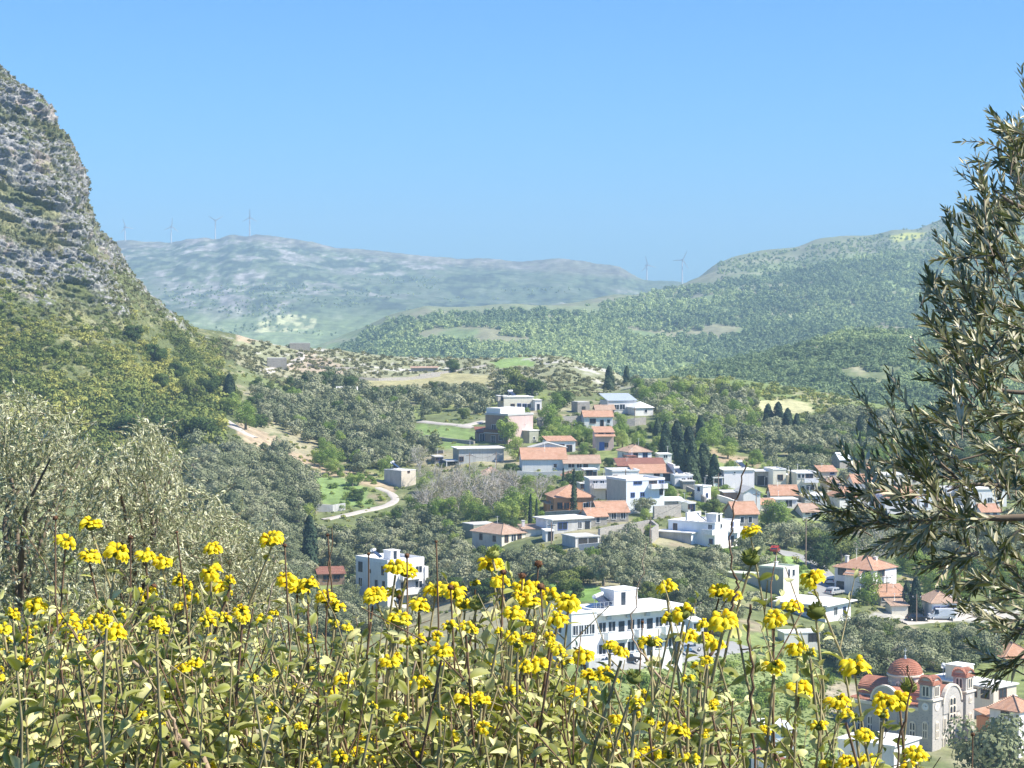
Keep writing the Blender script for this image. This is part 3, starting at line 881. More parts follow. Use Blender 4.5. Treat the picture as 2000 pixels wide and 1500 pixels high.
def rooftop_box(label, root, x, y, z, sx, sy, sz, mat=None):
    """stair head / store on a flat roof, part of its building"""
    m = MB().mat(mat or W_white); m.box(x, x + sx, y, y + sy, z, z + sz); m.mat(W_roofw); m.box(x - .12, x + sx + .12, y - .12, y + sy + .12, z + sz + .003, z + sz + .15)
    o = m.build("stair_head", root)
    q = MB().mat(G_pane); q.box(x + sx * .3, x + sx * .3 + .8, y - .03, y + .01, z + .05, z + 1.9); q.build("door", o)
    return o

# --- upper village
def ex(root, W, L, H): rooftop_box("", root, -1.6, 1.0, H - 1.2, 3.0, 3.0, 1.6, W_beige)
house("cream flat-roofed house highest in the village below the dark trees", 968, 984, 1042, 776, 803, 14, W_cream, W_beige, dep=8, R=[w(.3, 0, 1.2, 1.2, BR), w(.52, 0, 1.1, 1.3, BL), dr(.7, 0, 1.2, 2.1, BL), w(.85, 0)], extra=ex,
      solar=[(.35, .4, "white solar water heater on the roof of the highest cream house")])
house("small white annex with blue-grey wall right of the highest cream house", 1040, 1045, 1058, 782, 802, 12, W_white, dep=5, R=[dr(.5, 0, .9, 2.0)], d=None)
def ex(root, W, L, H):
    m = MB().mat(W_roofw); m.box(0.2, W - .2, L * .35, L - .2, H + .21, H + 1.9); m.build("upper_storey", root)
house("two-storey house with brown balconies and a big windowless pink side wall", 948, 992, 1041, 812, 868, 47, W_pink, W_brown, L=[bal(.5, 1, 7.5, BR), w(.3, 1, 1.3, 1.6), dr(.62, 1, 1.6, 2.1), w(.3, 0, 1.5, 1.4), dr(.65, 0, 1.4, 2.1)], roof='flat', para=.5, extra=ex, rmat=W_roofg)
house("low grey wing with a white slab roof below the pink wall", 1000, 1034, 1052, 842, 866, 50, W_olive, roof='flat', R=[w(.5, 0, .8, .8)])
house("tiny red-tiled lean-to left of the brown balconied house", 926, 932, 951, 845, 862, 10, W_brown, roof='mono', rise=1.3, dep=4, rmat=T_red, R=[dr(.5, 0, 1.2, 2.0)])
house("long low white house with a light orange roof above a stone terrace", 1138, 1141, 1197, 814, 836, 5, W_white, roof='gable', rise=1.5, dep=6.5, R=[w(.3, .15, 1.6, 1.2, BR), dr(.62, .1, .9, 1.9, BR), w(.85, .15, .8, 1.0)], frame=G_frame_w)
house("narrow two-storey pinkish house with a double red porch roof and blue door", 1160, 1163, 1199, 845, 880, 5, W_pink, roof='mono', rise=1.2, dep=6, R=[w(.3, 1, 1.2, 1.3, BR), w(.7, 1, 1.2, 1.3, BR), dr(.35, 0, 1.2, 2.1, BL, G_frame_bl), w(.6, 0, .9, 1.0, BR)], rmat=T_tile,
      extra=lambda r, W, L, H: (lambda m: (m.raw([(-.3, -1.4, H - .9), (W + .3, -1.4, H - .9), (W + .3, 0, H - .35), (-.3, 0, H - .35)], [(0, 1, 2, 3)]), m.raw([(-.3, -1.4, H - 1.0), (W + .3, -1.4, H - 1.0), (W + .3, -1.4, H - .9), (-.3, -1.4, H - .9)], [(0, 1, 2, 3)]), m.build("porch_roof", r)))(MB().mat(T_tile)))
house("white house with a grey sheet-metal roof at the top right of the village", 1180, 1188, 1243, 783, 808, 14, W_white2, roof='mono', rmat=T_metal, rise=1.8, dep=9, R=[w(.3, .1, 1.4, 1.4), w(.5, .1, 1.6, 1.5), dr(.78, 0, 1.2, 2.2, None), w(.9, .9, .6, .6)])
house("white pyramid-roofed house beside the grey metal roof", 1234, 1240, 1276, 797, 812, 18, W_white, roof='hip', rmat=W_roofw, rise=1.8, dep=7, R=[w(.6, 0, .8, .8)])
house("dark stone ruin between the two upper white houses", 1120, 1128, 1152, 786, 806, 20, W_stone, roof='flat', rmat=W_roofg, dep=5, over=-.05, name="ruined_house", R=[dr(.5, 0, 1.0, 1.7, G_dark, G_dark)])
house("small brown-roofed hut behind the long orange-roofed white house", 1160, 1164, 1200, 800, 812, 8, W_brown, roof='gable', rmat=T_tile2, rise=1.1, dep=4)
# --- middle village
house("white terrace house with a red pergola roof above the wide orange roof", 1062, 1070, 1124, 862, 886, 10, W_white, roof='mono', rmat=T_tile, rise=.9, dep=7, R=[dr(.25, 0, 1.6, 2.1, BR), w(.5, 0, 1.4, 1.4, BR), dr(.78, 0, 1.4, 2.1, BR)])
house("grey-gabled house rising behind the wide orange roof", 1032, 1036, 1106, 875, 900, 5, W_lav, roof='gable', rmat=W_roofg, axis='y', rise=1.2, dep=5, R=[w(.8, .3, .7, .7, BR)])
house("white house under a wide two-part orange roof in the middle of the village", 1016, 1020, 1106, 897, 921, 4, W_white, roof='gable', rise=2.4, dep=9.5, R=[w(.75, 0, .8, .9)], chim=[(.55, .35, -.6)])
def ex(root, W, L, H):
    m = MB().mat(W_roofw); m.box(-3.2, -.01, .5, 5.5, H * .22, H * .22 + .25); m.box(-3.1, -2.9, .6, .8, -2, H * .22 - .003); m.build("canopy", root)
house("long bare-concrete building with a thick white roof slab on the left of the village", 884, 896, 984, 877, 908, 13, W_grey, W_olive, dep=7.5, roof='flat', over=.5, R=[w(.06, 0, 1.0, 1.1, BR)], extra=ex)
house("long low house with a pale orange roof in front of the grey-gabled house", 1098, 1102, 1172, 905, 921, 4, W_white2, roof='gable', rmat=T_tile2, rise=1.6, dep=7, R=[w(.2, 0, 1.5, 1.1), w(.42, 0, 1.2, 1.1), dr(.6, 0, 1.0, 1.8, BR)])
house("small house with a rounded orange roof below the long pale roof", 1100, 1103, 1141, 932, 944, 6, W_cream, roof='hip', rmat=T_tile, rise=1.5, dep=6)
house("small white house with three narrow openings right of the rounded orange roof", 1138, 1141, 1167, 918, 938, 6, W_white2, roof='flat', dep=5, R=[w(.25, 0, .7, 1.4, BR), w(.5, 0, .7, 1.4, BR), dr(.8, 0, .8, 1.9, G_dark)])
house("white hip-roofed house with two dark windows above the cypress", 1214, 1228, 1273, 884, 902, 18, W_white, roof='hip', rmat=T_tile2, rise=1.7, dep=8, R=[w(.3, 0, 1.1, 1.2, BR), w(.72, 0, 1.2, 1.4, BL)], L=[w(.5, 0, .9, 1.0)])
house("low white building half hidden by trees right of the hip-roofed house", 1284, 1288, 1312, 888, 902, 8, W_white, dep=5, R=[w(.5, 0, 1.0, .9)])
house("brown brick cube with a flat roof below the hip-roofed house", 1222, 1226, 1243, 892, 908, 12, W_brown, roof='flat', rmat=T_red, dep=4, R=[dr(.7, 0, 1.0, 1.9, BR)])
house("long red-brown roof across the middle of the village", 1203, 1208, 1300, 911, 920, 6, W_brown, roof='mono', rmat=T_red, rise=1.6, dep=6)
def ex(root, W, L, H):
    m = MB().mat(W_white); m.box(W - .35, W + .1, -.4, L + .3, H - 1.4, H + 2.1); m.build("gable_wall", root)
house("white house with a bright orange lean-to roof and tall white end wall", 1232, 1240, 1318, 925, 941, 8, W_white, roof='mono', rmat=T_tile, rise=1.6, dep=7, R=[w(.55, 0, 1.3, 1.2, BR), dr(.8, 0, 1.6, 1.9, G_dark)], extra=ex)
house("white cube house with a brown door behind the blue-white tall house", 1186, 1196, 1248, 921, 946, 12, W_white, dep=7, R=[dr(.12, 0, .9, 2.1, BR, G_frame_b), w(.4, 0, 1.2, 1.2), w(.8, 0, 1.0, 1.1)], para=.4)
def ex(root, W, L, H):
    m = MB().mat(W_lav); m.box(W * .56, W * 1.0, -1.1, -.002, H * .42, H - .3); m.build("bay", root)
house("tall three-storey house with a pale blue, shade-toned front and white right half", 1190, 1223, 1298, 940, 1004, 26, W_blue, W_beige, dep=9, R=[w(.3, 2, 2.0, 1.3, BL), w(.17, 1, .9, .9, BL), w(.42, 1, .9, .9, BL), w(.27, 0, .8, 1.0, BL), w(.7, 2, 1.9, 1.3, BR), w(.92, 2, 1.2, 1.5, BL), w(.92, 1.1, .8, 1.2, BR), bal(.75, 2, 3.0), bal(.93, 2, 1.8)], para=.5, rmat=W_roofw, st=2.75, over=.1)  # pale blue of the front puts its shade into the wall colour
house("beige two-storey house with a long balcony left of the pale blue front", 1148, 1152, 1206, 938, 978, 8, W_white2, dep=7, R=[w(.2, 1, 1.0, 1.2), w(.45, 1, .9, 1.2), w(.75, 1, .9, 1.2), bal(.5, 1, 5.0), dr(.7, 0, 1.4, 2.2, BR), dr(.9, 0, 1.2, 2.2, BR)], para=.4)
house("white cottage stepping down right of the long orange roof", 1310, 1318, 1353, 930, 950, 10, W_white, dep=6, R=[w(.5, 0, .9, 1.0), dr(.85, 0, .9, 1.9, BR)], para=.35, solar=[(.35, .5, "solar water heater on the white cottage next to the dark conifers")])
house("brown stone wall building below the white stepping cottage", 1330, 1334, 1358, 941, 956, 6, W_stone, dep=4, rmat=W_roofg)
house("small pale blue cube house with a single blue window", 1357, 1373, 1389, 951, 980, 40, W_white, W_blue, R=[w(.5, 0, .6, .9, BL)], L=[w(.5, .5, .7, 1.0, BL)], para=.3)
house("open shelter with a pale blue roof beside the white balconied house", 1292, 1296, 1336, 979, 992, 6, W_stone, roof='mono', rmat=W_blue, rise=.5, dep=5, R=[dr(.5, -.3, 4.0, 1.2, G_dark, G_dark)], name="shelter", cat="shelter")
house("orange-walled house with a hip roof behind the tall dark cypress", 1074, 1082, 1160, 973, 1002, 10, W_orange, roof='hip', rmat=T_tile, rise=2.6, dep=9, R=[w(.15, 0, 1.1, 1.3, BR), w(.32, 0, 1.1, 1.3, BR), w(.8, 0, 1.1, 1.2)], L=[w(.5, 0, 1.1, 1.3)])
house("low orange annex left of the orange-walled house", 1064, 1068, 1090, 985, 1003, 8, W_orange, dep=5, rmat=T_tile2, R=[w(.5, 0, .7, .9)])
house("grey stone house with a wide orange roof in front of the tall blue-fronted house", 1164, 1170, 1228, 1001, 1023, 12, W_stone, W_grey, roof='gable', rmat=T_tile, rise=1.9, dep=7.5, R=[w(.25, 0, 1.0, 1.4), w(.5, 0, 1.0, 1.4), w(.82, 0, 1.0, 1.5)])
house("smaller orange-roofed stone house stepping down to the left", 1132, 1150, 1186, 1009, 1030, 20, W_stone, W_grey, roof='gable', rmat=T_tile, rise=1.4, R=[w(.5, 0, .8, 1.5)])
house("long flat-roofed house with a shade-toned blue-grey front and a white left wall above the garage", 1044, 1080, 1155, 1016, 1044, 30, W_grey, W_white, R=[w(.25, 0, 2.2, 1.4, BL), w(.7, 0, .9, 1.3), dr(.9, 0, 1.0, 2.2, G_dark)], dep=7, over=.5)  # grey front wall: its shade is mixed into the colour
house("open white-framed garage with a dark entrance below the blue-grey house", 1098, 1124, 1171, 1050, 1070, 25, W_white2, W_grey, R=[dr(.52, 0, 4.4, 2.3, G_frame_w, G_dark)], dep=6, rmat=W_roofg, name="garage", cat="garage")
house("small white box house with a dark doorway left of the garage", 1062, 1066, 1082, 1038, 1058, 10, W_white, dep=4, R=[dr(.6, 0, .9, 1.9, G_dark)])
house("cream house with a pale orange hip roof on the left edge of the village", 922, 980, 1026, 1045, 1068, 40, W_cream, W_beige, roof='hip', rmat=T_tile2, rise=1.9, L=[w(.25, 0, .9, 1.1, BR), w(.7, 0, .9, 1.2, BR)], R=[w(.2, 0, .9, 1.6, BR), w(.5, 0, 1.2, 1.5), w(.75, 0, 1.0, 1.6, BR)], chim=[(.6, .3, .2)])  # left wall duller than the cream one: shade painted as wall colour
house("windowless grey block behind the cream hip-roofed house", 903, 925, 972, 1026, 1050, 30, W_olive, rmat=W_roofg, over=.08)
house("long low cream wing with a white chimney right of the cream house", 1016, 1022, 1064, 1034, 1050, 10, W_cream, dep=5, rmat=T_tile2, roof='mono', rise=.5, chim=[(.1, .5, 1.2)])
house("square box house, shade-toned blue-grey on the left and beige on the right", 750, 784, 812, 920, 953, 45, W_beige, W_grey, R=[w(.5, .9, .7, .5, BR)], solar=[(.5, .8, "solar water heater on the lone box house by the winding lane")], over=.05, para=.15)  # grey left wall carries painted shade, beige right wall the lit tone
house("half-ruined cottage with a patched orange roof among the bare trees", 934, 942, 985, 930, 951, 10, W_beige, roof='hip', rmat=T_tile2, rise=2.0, dep=6, R=[dr(.5, 0, 1.0, 1.9, G_dark), w(.25, 0, .8, 1.0, BR)], rect=False)
# --- lower left apartments
def ex(root, W, L, H):
    rooftop_box("", root, W * .35, L * .3, H + .2, 2.2, 2.4, 1.7)
    m = MB().mat(W_white); m.box(W - .001, W + .8, -.3, L * .8, -2, H - 1.2); m.build("side_bay", root)
house("white three-storey apartment block behind the yellow flowers", 694, 757, 828, 1101, 1192, 40, W_white, W_white2,
      L=[w(.15, 2, .7, 1.6, BR), w(.55, 2, .5, .6, BR), w(.85, 2, 1.2, 1.8, G_dark), w(.12, 1, .7, 1.6, BR), w(.35, 1, .7, 1.6, BR), w(.85, 1, 1.2, 1.6), w(.3, 0, .8, 1.0)],
      R=[dr(.45, 2, 1.5, 2.1, BR), w(.85, 2, 1.5, 1.2), dr(.45, 1, 1.5, 2.1, BR), w(.85, 1, 1.6, 1.2), bal(.6, 2, 5.0), bal(.6, 1, 5.0), w(.75, 0, 1.8, 1.1, BL), w(.25, 0, .9, .8)], st=2.9, para=.7, over=.02, extra=ex,
      solar=[(.3, .7, "solar water heater on the white apartment block")], name="apartment_building", cat="apartment building")
house("brown-roofed shed left of the apartment block", 615, 622, 672, 1122, 1142, 10, W_brown, roof='mono', rmat=T_red, rise=.9, dep=5, R=[w(.3, 0, 1.2, .9, BR), w(.7, 0, 1.2, .9, BR)], name="shed", cat="shed")
# --- hotel
def ex(root, W, L, H):
    m = MB().mat(W_white); m.box(.2, W + .4, -1.25, -.002, H - .25, H + .1); m.build("eaves_slab", root)
    ro = rooftop_box("", root, W * .36, L * .45, H + .2, 4.2, 3.2, 2.2)
    b = MB().mat(M_metal)
    for i in range(6): 
        x = .6 + i * .7; b.box(x, x + .05, 1.0, 1.05, H + .2, H + 1.3)
    b.box(.6, 4.2, 1.0, 1.05, H + 1.303, H + 1.35); b.build("roof_railing", root)
    for i, (u, z) in enumerate(((.1, H - 1.0), (.33, H - .95), (.55, H - 1.0), (.8, H - .95), (.12, H - 4.1), (.4, H - 4.1))):
        q = MB().mat(M_metal); q.box(u * W, u * W + .75, -.35, -.003, z, z + .5); q.build("air_conditioner", root)
HR = []
for i in range(9):
    u = .06 + i * .11
    HR.append(w(u, 1, 1.2, 1.35, G_frame_w) if i % 3 != 2 else dr(u, 1, 1.1, 2.2, G_frame_w))
    HR.append(w(u, 0, 1.2, 1.35, G_frame_w) if i % 3 != 2 else dr(u, 0, 1.1, 2.2, G_frame_w))
HR += [bal(.22, 1, 4.5, W_blue), bal(.55, 1, 3.8, W_blue), bal(.86, 1, 3.6, W_blue)]
hroot, HW, HL, HH = house("long white two-storey hotel with rows of dark windows behind the flowers", 1150, 1166, 1334, 1198, 1292, 34, W_white, dep=7.5, R=HR, st=3.1, over=.25, extra=ex, name="hotel", cat="hotel",
      solar=[(.2, .45, "left one of the two solar heaters on the white hotel"), (.3, .6, "right one of the two solar heaters on the white hotel")])
house("projecting left block of the white hotel with four upper windows", 1080, 1116, 1166, 1200, 1298, 30, W_white, W_white2, R=[w(.17, 1, .9, 1.3), w(.38, 1, .9, 1.3), w(.59, 1, .9, 1.3), w(.8, 1, .9, 1.3), dr(.2, 0, 1.0, 2.0, BR), w(.5, 0, 1.6, .7)], L=[w(.6, 1, .8, 1.2), dr(.5, 0, .8, 1.8, BR)], st=3.1, over=.1, para=.35, name="hotel_wing", cat="hotel")
house("small white balconied house at the right end of the hotel", 1345, 1352, 1376, 1215, 1240, 12, W_white, dep=5, R=[w(.3, 0, .7, .9), w(.7, 0, .7, .9)])
# --- middle right
def ex(root, W, L, H):
    rooftop_box("", root, W * .15, L * .05, H + .2, 2.2, 2.4, 1.6)
    m = MB().mat(W_white2); m.box(.5, W * .6, L * .62, L * .66, H + .2, H + 1.9); m.build("roof_wall", root)
house("long pale building with a turquoise balcony and three floors at its right end", 1306, 1396, 1446, 1024, 1072, 52, W_white, W_blue, L=[w(.1, 1, .9, 1.4), dr(.85, .9, .9, 1.8, BR), w(.08, 0, .8, 1.0, BL), bal(.1, 1, 2.6)], R=[w(.25, 1.05, .6, 1.6), w(.7, 1.05, .7, 1.2, BL), dr(.7, 0, 1.0, 2.0, BR), bal(.75, 1, 3.4)], over=.1, para=.3, extra=ex,  # blue tint of the left wall paints in its shade
      solar=[(.1, .35, "solar water heater on the long pale building with the turquoise balcony")])
house("low annex with a pale slab roof in front of the long pale building", 1284, 1350, 1366, 1042, 1064, 58, W_blue, W_grey, over=.4)
house("stone house with a bright orange roof behind the long pale building", 1426, 1436, 1482, 1004, 1030, 14, W_stone, roof='gable', rmat=T_tile, rise=2.2, dep=7, R=[w(.3, 0, .8, 1.3), w(.65, 0, .8, 1.3)])
house("big windowless lilac-white house left of the leaning pole", 1402, 1414, 1474, 919, 952, 12, W_lav, dep=9, R=[w(.35, .8, .4, .4)], over=.3, solar=[(.75, .5, "solar water heater on the big lilac-white house")], rmat=W_roofw)
house("brown house with a white flat terrace below the lilac-white house", 1408, 1414, 1448, 962, 980, 6, W_brown, dep=5, over=.3)
house("white gabled house in the middle right of the village", 1446, 1452, 1486, 962, 992, 10, W_white, roof='gable', axis='y', rmat=W_roofg, rise=1.1, dep=7)
house("cream house with a square window behind the single cypress", 1504, 1510, 1536, 918, 955, 12, W_cream, W_white, dep=7, R=[w(.55, .4, 1.3, 1.3, BR)], over=.1, para=.3)
house("open carport between the lilac-white house and the cream house", 1474, 1478, 1510, 921, 948, 8, W_stone, dep=5, over=.5, R=[dr(.3, 0, 2.0, 2.2, G_dark, G_dark), dr(.7, 0, 1.6, 2.0, G_frame_w, G_dark)], name="carport", cat="carport")
house("white two-storey house with cream balconies right of the cypress", 1552, 1556, 1598, 925, 965, 8, W_cream, dep=8, R=[w(.12, 1, .7, 1.2), w(.3, 1, .7, 1.2), w(.6, 1, 1.8, 1.4, BR), bal(.65, 1, 3.6), w(.3, 0, .7, 1.0), w(.65, 0, 2.0, 1.2, G_curtain)], para=.3)
house("long low house with a flat orange roof in front of the cypress", 1504, 1507, 1560, 967, 975, 4, W_stone, roof='gable', rmat=T_tile, rise=2.0, dep=6)
house("low white shed with a pergola below the flat orange roof", 1508, 1516, 1558, 976, 990, 8, W_white2, roof='flat', rmat=W_roofw, dep=5, over=.3, R=[dr(.6, 0, 1.6, 1.6, G_frame_w, G_dark)])
house("red-roofed cottage left of the leafy trees", 1480, 1486, 1516, 985, 997, 12, W_cream, roof='gable', axis='x', rmat=T_tile, rise=1.0, dep=5, R=[w(.5, 0, .8, .8, BR)])
house("grey concrete building with a white terrace behind the olive twigs", 1566, 1572, 1616, 969, 990, 10, W_grey, dep=6, over=.3, R=[w(.5, 0, 1.2, 1.0)])
house("small house with an orange lean-to roof below the slate-roofed stone house", 1598, 1603, 1636, 922, 934, 8, W_beige, roof='mono', rmat=T_tile, rise=1.3, dep=5, R=[w(.7, 0, 1.0, .8, BL)])
house("dark stone house with a grey slate gable above the right of the village", 1626, 1640, 1662, 897, 915, 30, W_stone, W_stone, roof='gable', rmat=T_metal, rise=1.6)
house("orange hip-roofed house partly behind the olive twigs", 1628, 1640, 1684, 972, 992, 20, W_white2, roof='hip', rmat=T_tile, rise=2.4, dep=7, R=[w(.5, 0, .9, 1.1)])
house("white house with a long orange roof behind the olive branch", 1722, 1728, 1792, 972, 1002, 10, W_lav, roof='gable', rmat=T_tile, rise=2.4, dep=8, R=[w(.8, .2, .9, 1.1, BL)])
house("pale blue two-storey house right of the long orange roof", 1792, 1797, 1822, 962, 998, 10, W_blue, dep=6, R=[w(.5, 1, .8, 1.1, BR), w(.5, 0, .8, 1.1, BR)], para=.3)
house("white flat-roofed house seen through the olive leaves above the orange roof", 1690, 1696, 1768, 928, 955, 8, W_cream, dep=7, R=[w(.2, 0, 1.0, 1.1, BR), w(.45, 0, 1.0, 1.1, BR), w(.7, 0, 1.0, 1.1, BR)])
house("red-roofed house seen through the densest olive twigs", 1660, 1668, 1712, 943, 962, 10, W_white, roof='gable', rmat=T_tile, rise=1.8, dep=6, R=[w(.6, 0, .9, 1.0)])
house("large white house behind the right-hand olive branches", 1876, 1884, 1968, 957, 990, 10, W_white, dep=9, R=[w(.3, 0, 1.2, 1.2), w(.6, 0, 1.2, 1.2)], para=.3)
house("low white outbuilding with a flat roof below the large white house", 1856, 1862, 1910, 993, 1008, 6, W_white2, dep=5)

# --- the closely built right-hand part of the village
for a in [("small white house with a grey side wall left of the lilac-white house", 1388, 1394, 1412, 934, 950, 14, W_white, 'flat', None, 1), ("cream cottage tucked behind the cypress", 1536, 1541, 1556, 930, 950, 12, W_cream, 'flat', None, 1),
          ("white cottage with a faded tile roof behind the leafy trees", 1562, 1568, 1600, 1000, 1012, 10, W_white2, 'gable', T_tile2, 1), ("pale house with a small tile roof near the stone gable", 1668, 1674, 1700, 915, 930, 16, W_beige, 'gable', T_tile, 1),
          ("white two-storey house deep behind the olive twigs", 1836, 1842, 1870, 955, 985, 12, W_white, 'flat', None, 2), ("low cream house behind the olive branch fork", 1770, 1776, 1812, 932, 948, 8, W_cream, 'flat', None, 1),
          ("narrow white house right of the stone terrace shelter", 1338, 1344, 1358, 984, 1002, 20, W_white, 'flat', None, 1), ("tile-roofed cottage at the right end of the village", 1912, 1918, 1956, 1000, 1014, 10, W_white2, 'gable', T_tile, 1),
          ("grey store with a tin roof under the cream house", 1500, 1505, 1530, 994, 1004, 8, W_grey, 'mono', T_metal, 1), ("whitewashed hut on the slope left of the lilac-white house", 1352, 1356, 1372, 925, 936, 14, W_white2, 'flat', None, 1),
          ("beige house with a tile roof behind the concrete building", 1610, 1616, 1646, 944, 962, 10, W_beige, 'hip', T_tile2, 1), ("small white house between the orange hip roof and the long orange roof", 1690, 1695, 1722, 975, 994, 12, W_white, 'flat', None, 1),
          ("white cube house between the beige balcony and the dark tree", 1128, 1133, 1150, 945, 962, 15, W_white, 'flat', None, 1), ("small stone outhouse left of the concrete building's canopy", 846, 850, 866, 893, 906, 12, W_stone, 'flat', W_roofg, 1)]:
    lb, x0, xc, x1, yt, yb, th, wm, rf, rm, n = a
    R_ = [w(.3, 0, .9, 1.0, BR), dr(.7, 0, .9, 2.0, BL)] + ([w(.3, 1, .9, 1.1, BR), w(.7, 1, .9, 1.1, BR), bal(.5, 1, 2.6)] if n == 2 else [])
    house(lb, x0, xc, x1, yt, yb, th, wm, roof=rf, rmat=rm, rise=1.5 if rf != 'mono' else .7, dep=6, R=R_, para=.3 if rf == 'flat' and rm is None else 0)
# --- lower right
def ex(root, W, L, H):
    m = MB().mat(W_white); m.box(W * .1, W * .1 + .5, L * .35, L * .35 + .5, H + .2, H + 1.1); m.box(W * .1 - .1, W * .1 + .6, L * .35 - .1, L * .35 + .6, H + 1.103, H + 1.25); m.build("roof_vent", root)
house("cream block with a plain shade-toned grey-green side wall beside the lane", 1484, 1530, 1562, 1112, 1166, 50, W_cream, W_olive, R=[w(.35, .9, .7, 1.4), w(.65, .9, .8, 1.2)], para=.35, over=.02, extra=ex, rmat=mat_wall("pale_green_screed", (0.62, 0.66, 0.52), .08))  # olive left wall is shade put into colour, cream wall the lit side
house("low wing with a pale green roof left of the grey-green block", 1420, 1486, 1500, 1124, 1148, 60, W_cream, W_beige, over=.3, rmat=mat_wall("faded_green_screed", (0.60, 0.64, 0.50), .08), R=[w(.5, 0, .7, .8)])
house("low white house under a wide overhanging flat roof in the olive grove", 1504, 1612, 1664, 1184, 1216, 52, W_white, W_blue, R=[w(.4, 0, 1.2, 1.4), dr(.75, 0, 1.0, 2.0, BL)], L=[w(.35, .3, 1.2, .5, BR), w(.65, 0, 1.0, 1.2)], over=.9, st=2.6)
def ex(root, W, L, H):
    m = MB().mat(T_tile); m.box(0, 0.001, 0, 0.001, 0, 0.001)
    m = MB().mat(W_white); m.box(-1.4, -.006, L * .22, L * .62, -1.5, H - .6); m.mat(T_tile)
    m.raw([(-1.9, L * .2, H - 1.0), (-.006, L * .2, H + .1), (-.006, L * .64, H + .1), (-1.9, L * .64, H - 1.0)], [(0, 1, 2, 3)]); m.build("left_bay", root)
house("large white house with two orange hip roofs beside the lane", 1632, 1704, 1753, 1115, 1168, 47, W_lav, W_lav, roof='hip', rmat=T_tile, rise=2.3, L=[w(.12, 1, 1.0, 1.2, BR), w(.42, 1, 1.2, 1.6, BR), w(.8, 1, 1.8, 1.8, G_dark), w(.85, 0, 1.6, 1.6, G_dark)], R=[w(.35, 1, 2.4, 1.3, BR), bal(.5, 1, 4.0), w(.25, 0, .8, 1.2, BR), dr(.7, 0, 1.2, 2.1, BR)], chim=[(.2, .8, .6), (.6, .3, .4)], extra=ex)
house("orange-roofed annex in front of the large white house", 1712, 1720, 1776, 1166, 1184, 10, W_beige, roof='mono', rmat=T_tile, rise=1.7, dep=5, R=[w(.2, 0, 1.6, .9), w(.6, 0, 1.2, .9)])
house("pale yellow outhouse below the orange-roofed annex", 1738, 1742, 1776, 1184, 1200, 8, W_cream, dep=4, roof='mono', rmat=T_tile2, rise=.8)
house("small white cottage with blue shutters and a white chimney", 1812, 1820, 1872, 1179, 1208, 9, W_white, roof='hip', rmat=T_tile2, rise=1.9, dep=7, R=[w(.2, 0, 1.0, 1.2, BL), dr(.48, 0, .9, 2.0, BL), w(.75, 0, 1.1, 1.3, BL)], chim=[(.92, .35, 1.6)])
house("low white fenced store above the green meadow", 1524, 1532, 1604, 1238, 1256, 12, W_white2, dep=3.5, over=.1, R=[dr(.8, 0, 1.4, 1.5, G_dark, G_dark)], name="store", cat="shed")
house("low grey stone store at the far right behind the olive leaves", 1876, 1882, 1926, 1110, 1136, 10, W_grey, dep=5, rmat=W_roofw)
# --- around the church
def ex(root, W, L, H):
    rooftop_box("", root, W * .1, L * .5, H + .2, 3.0, 3.0, 2.2, W_cream)
house("cream apartment house with flat roofs behind the church", 1812, 1940, 1990, 1345, 1418, 42, W_beige, W_cream, L=[w(.12, 1, 1.4, 1.2, BR), w(.3, 1, 1.4, 1.2, BR), w(.5, 1, 1.2, 2.0, BR), w(.7, 1, 1.2, 1.4, BR)], R=[w(.4, 1, 1.8, 1.3, BR)], over=.3, extra=ex, name="apartment_building", cat="apartment building", d=322,
      solar=[(.5, .85, "solar water heater on the cream house behind the church")])
house("white house with an orange roof right of the church", 1938, 1990, 2030, 1392, 1440, 45, W_white, W_white2, roof='hip', rmat=T_tile, rise=1.8, d=300, L=[w(.4, .6, .5, .6, BR), w(.55, .6, .5, .6, BR)])
house("small orange-roofed porch house beside the church tower", 1912, 1934, 1962, 1402, 1430, 42, W_orange, W_orange, roof='mono', rmat=T_tile, rise=.8, d=305)
house("house with a wide orange roof at the right edge of the picture", 1950, 1962, 2030, 1287, 1320, 12, W_white2, roof='hip', rmat=T_tile, rise=2.2, dep=9, d=370, R=[w(.3, 0, 1.2, 1.0, BR)])
def ex(root, W, L, H):
    m = MB().mat(W_white); m.box(W * .05, W * .05 + 2.2, 1.0, 3.0, H + .2, H + 1.0); m.build("roof_tank_box", root)
house("blue-grey house with a white roof parapet at the bottom behind the stems", 1504, 1510, 1556, 1432, 1492, 8, W_blue, dep=8, over=.2, extra=ex, d=268, para=.3)
house("white flat-roofed hall in front of the church", 1640, 1746, 1800, 1459, 1505, 52, W_white2, W_white2, over=.25, d=270, rmat=W_roofw, name="hall", cat="building")
house("small brick-red roofed shed at the very bottom behind the stems", 1470, 1508, 1532, 1488, 1510, 45, W_white, W_white, roof='mono', rmat=T_red, rise=.8, d=255, name="shed", cat="shed")
# --- the ridge
house("long brown stone barn on the skyline of the saddle", 561, 566, 606, 671, 681, 8, W_stone, dep=4, rmat=W_roofg, over=.05, name="barn", cat="barn", down=2)
house("dark ruined stone hut below the skyline barn", 517, 522, 560, 700, 716, 8, W_stone, dep=5, rmat=W_roofg, over=-.1, name="ruined_hut", cat="hut", down=2)
house("low red-roofed sheepfold on the stony ridge", 800, 803, 855, 719, 725, 4, W_stone, roof='mono', rmat=T_tile2, rise=.5, dep=4, name="sheepfold", cat="hut", down=2)
house("low white tent-like shed in the grove under the ridge", 655, 659, 697, 762, 770, 6, W_white2, roof='gable', rmat=W_roofw, rise=.9, dep=5, name="shed", cat="shed", rect=False)

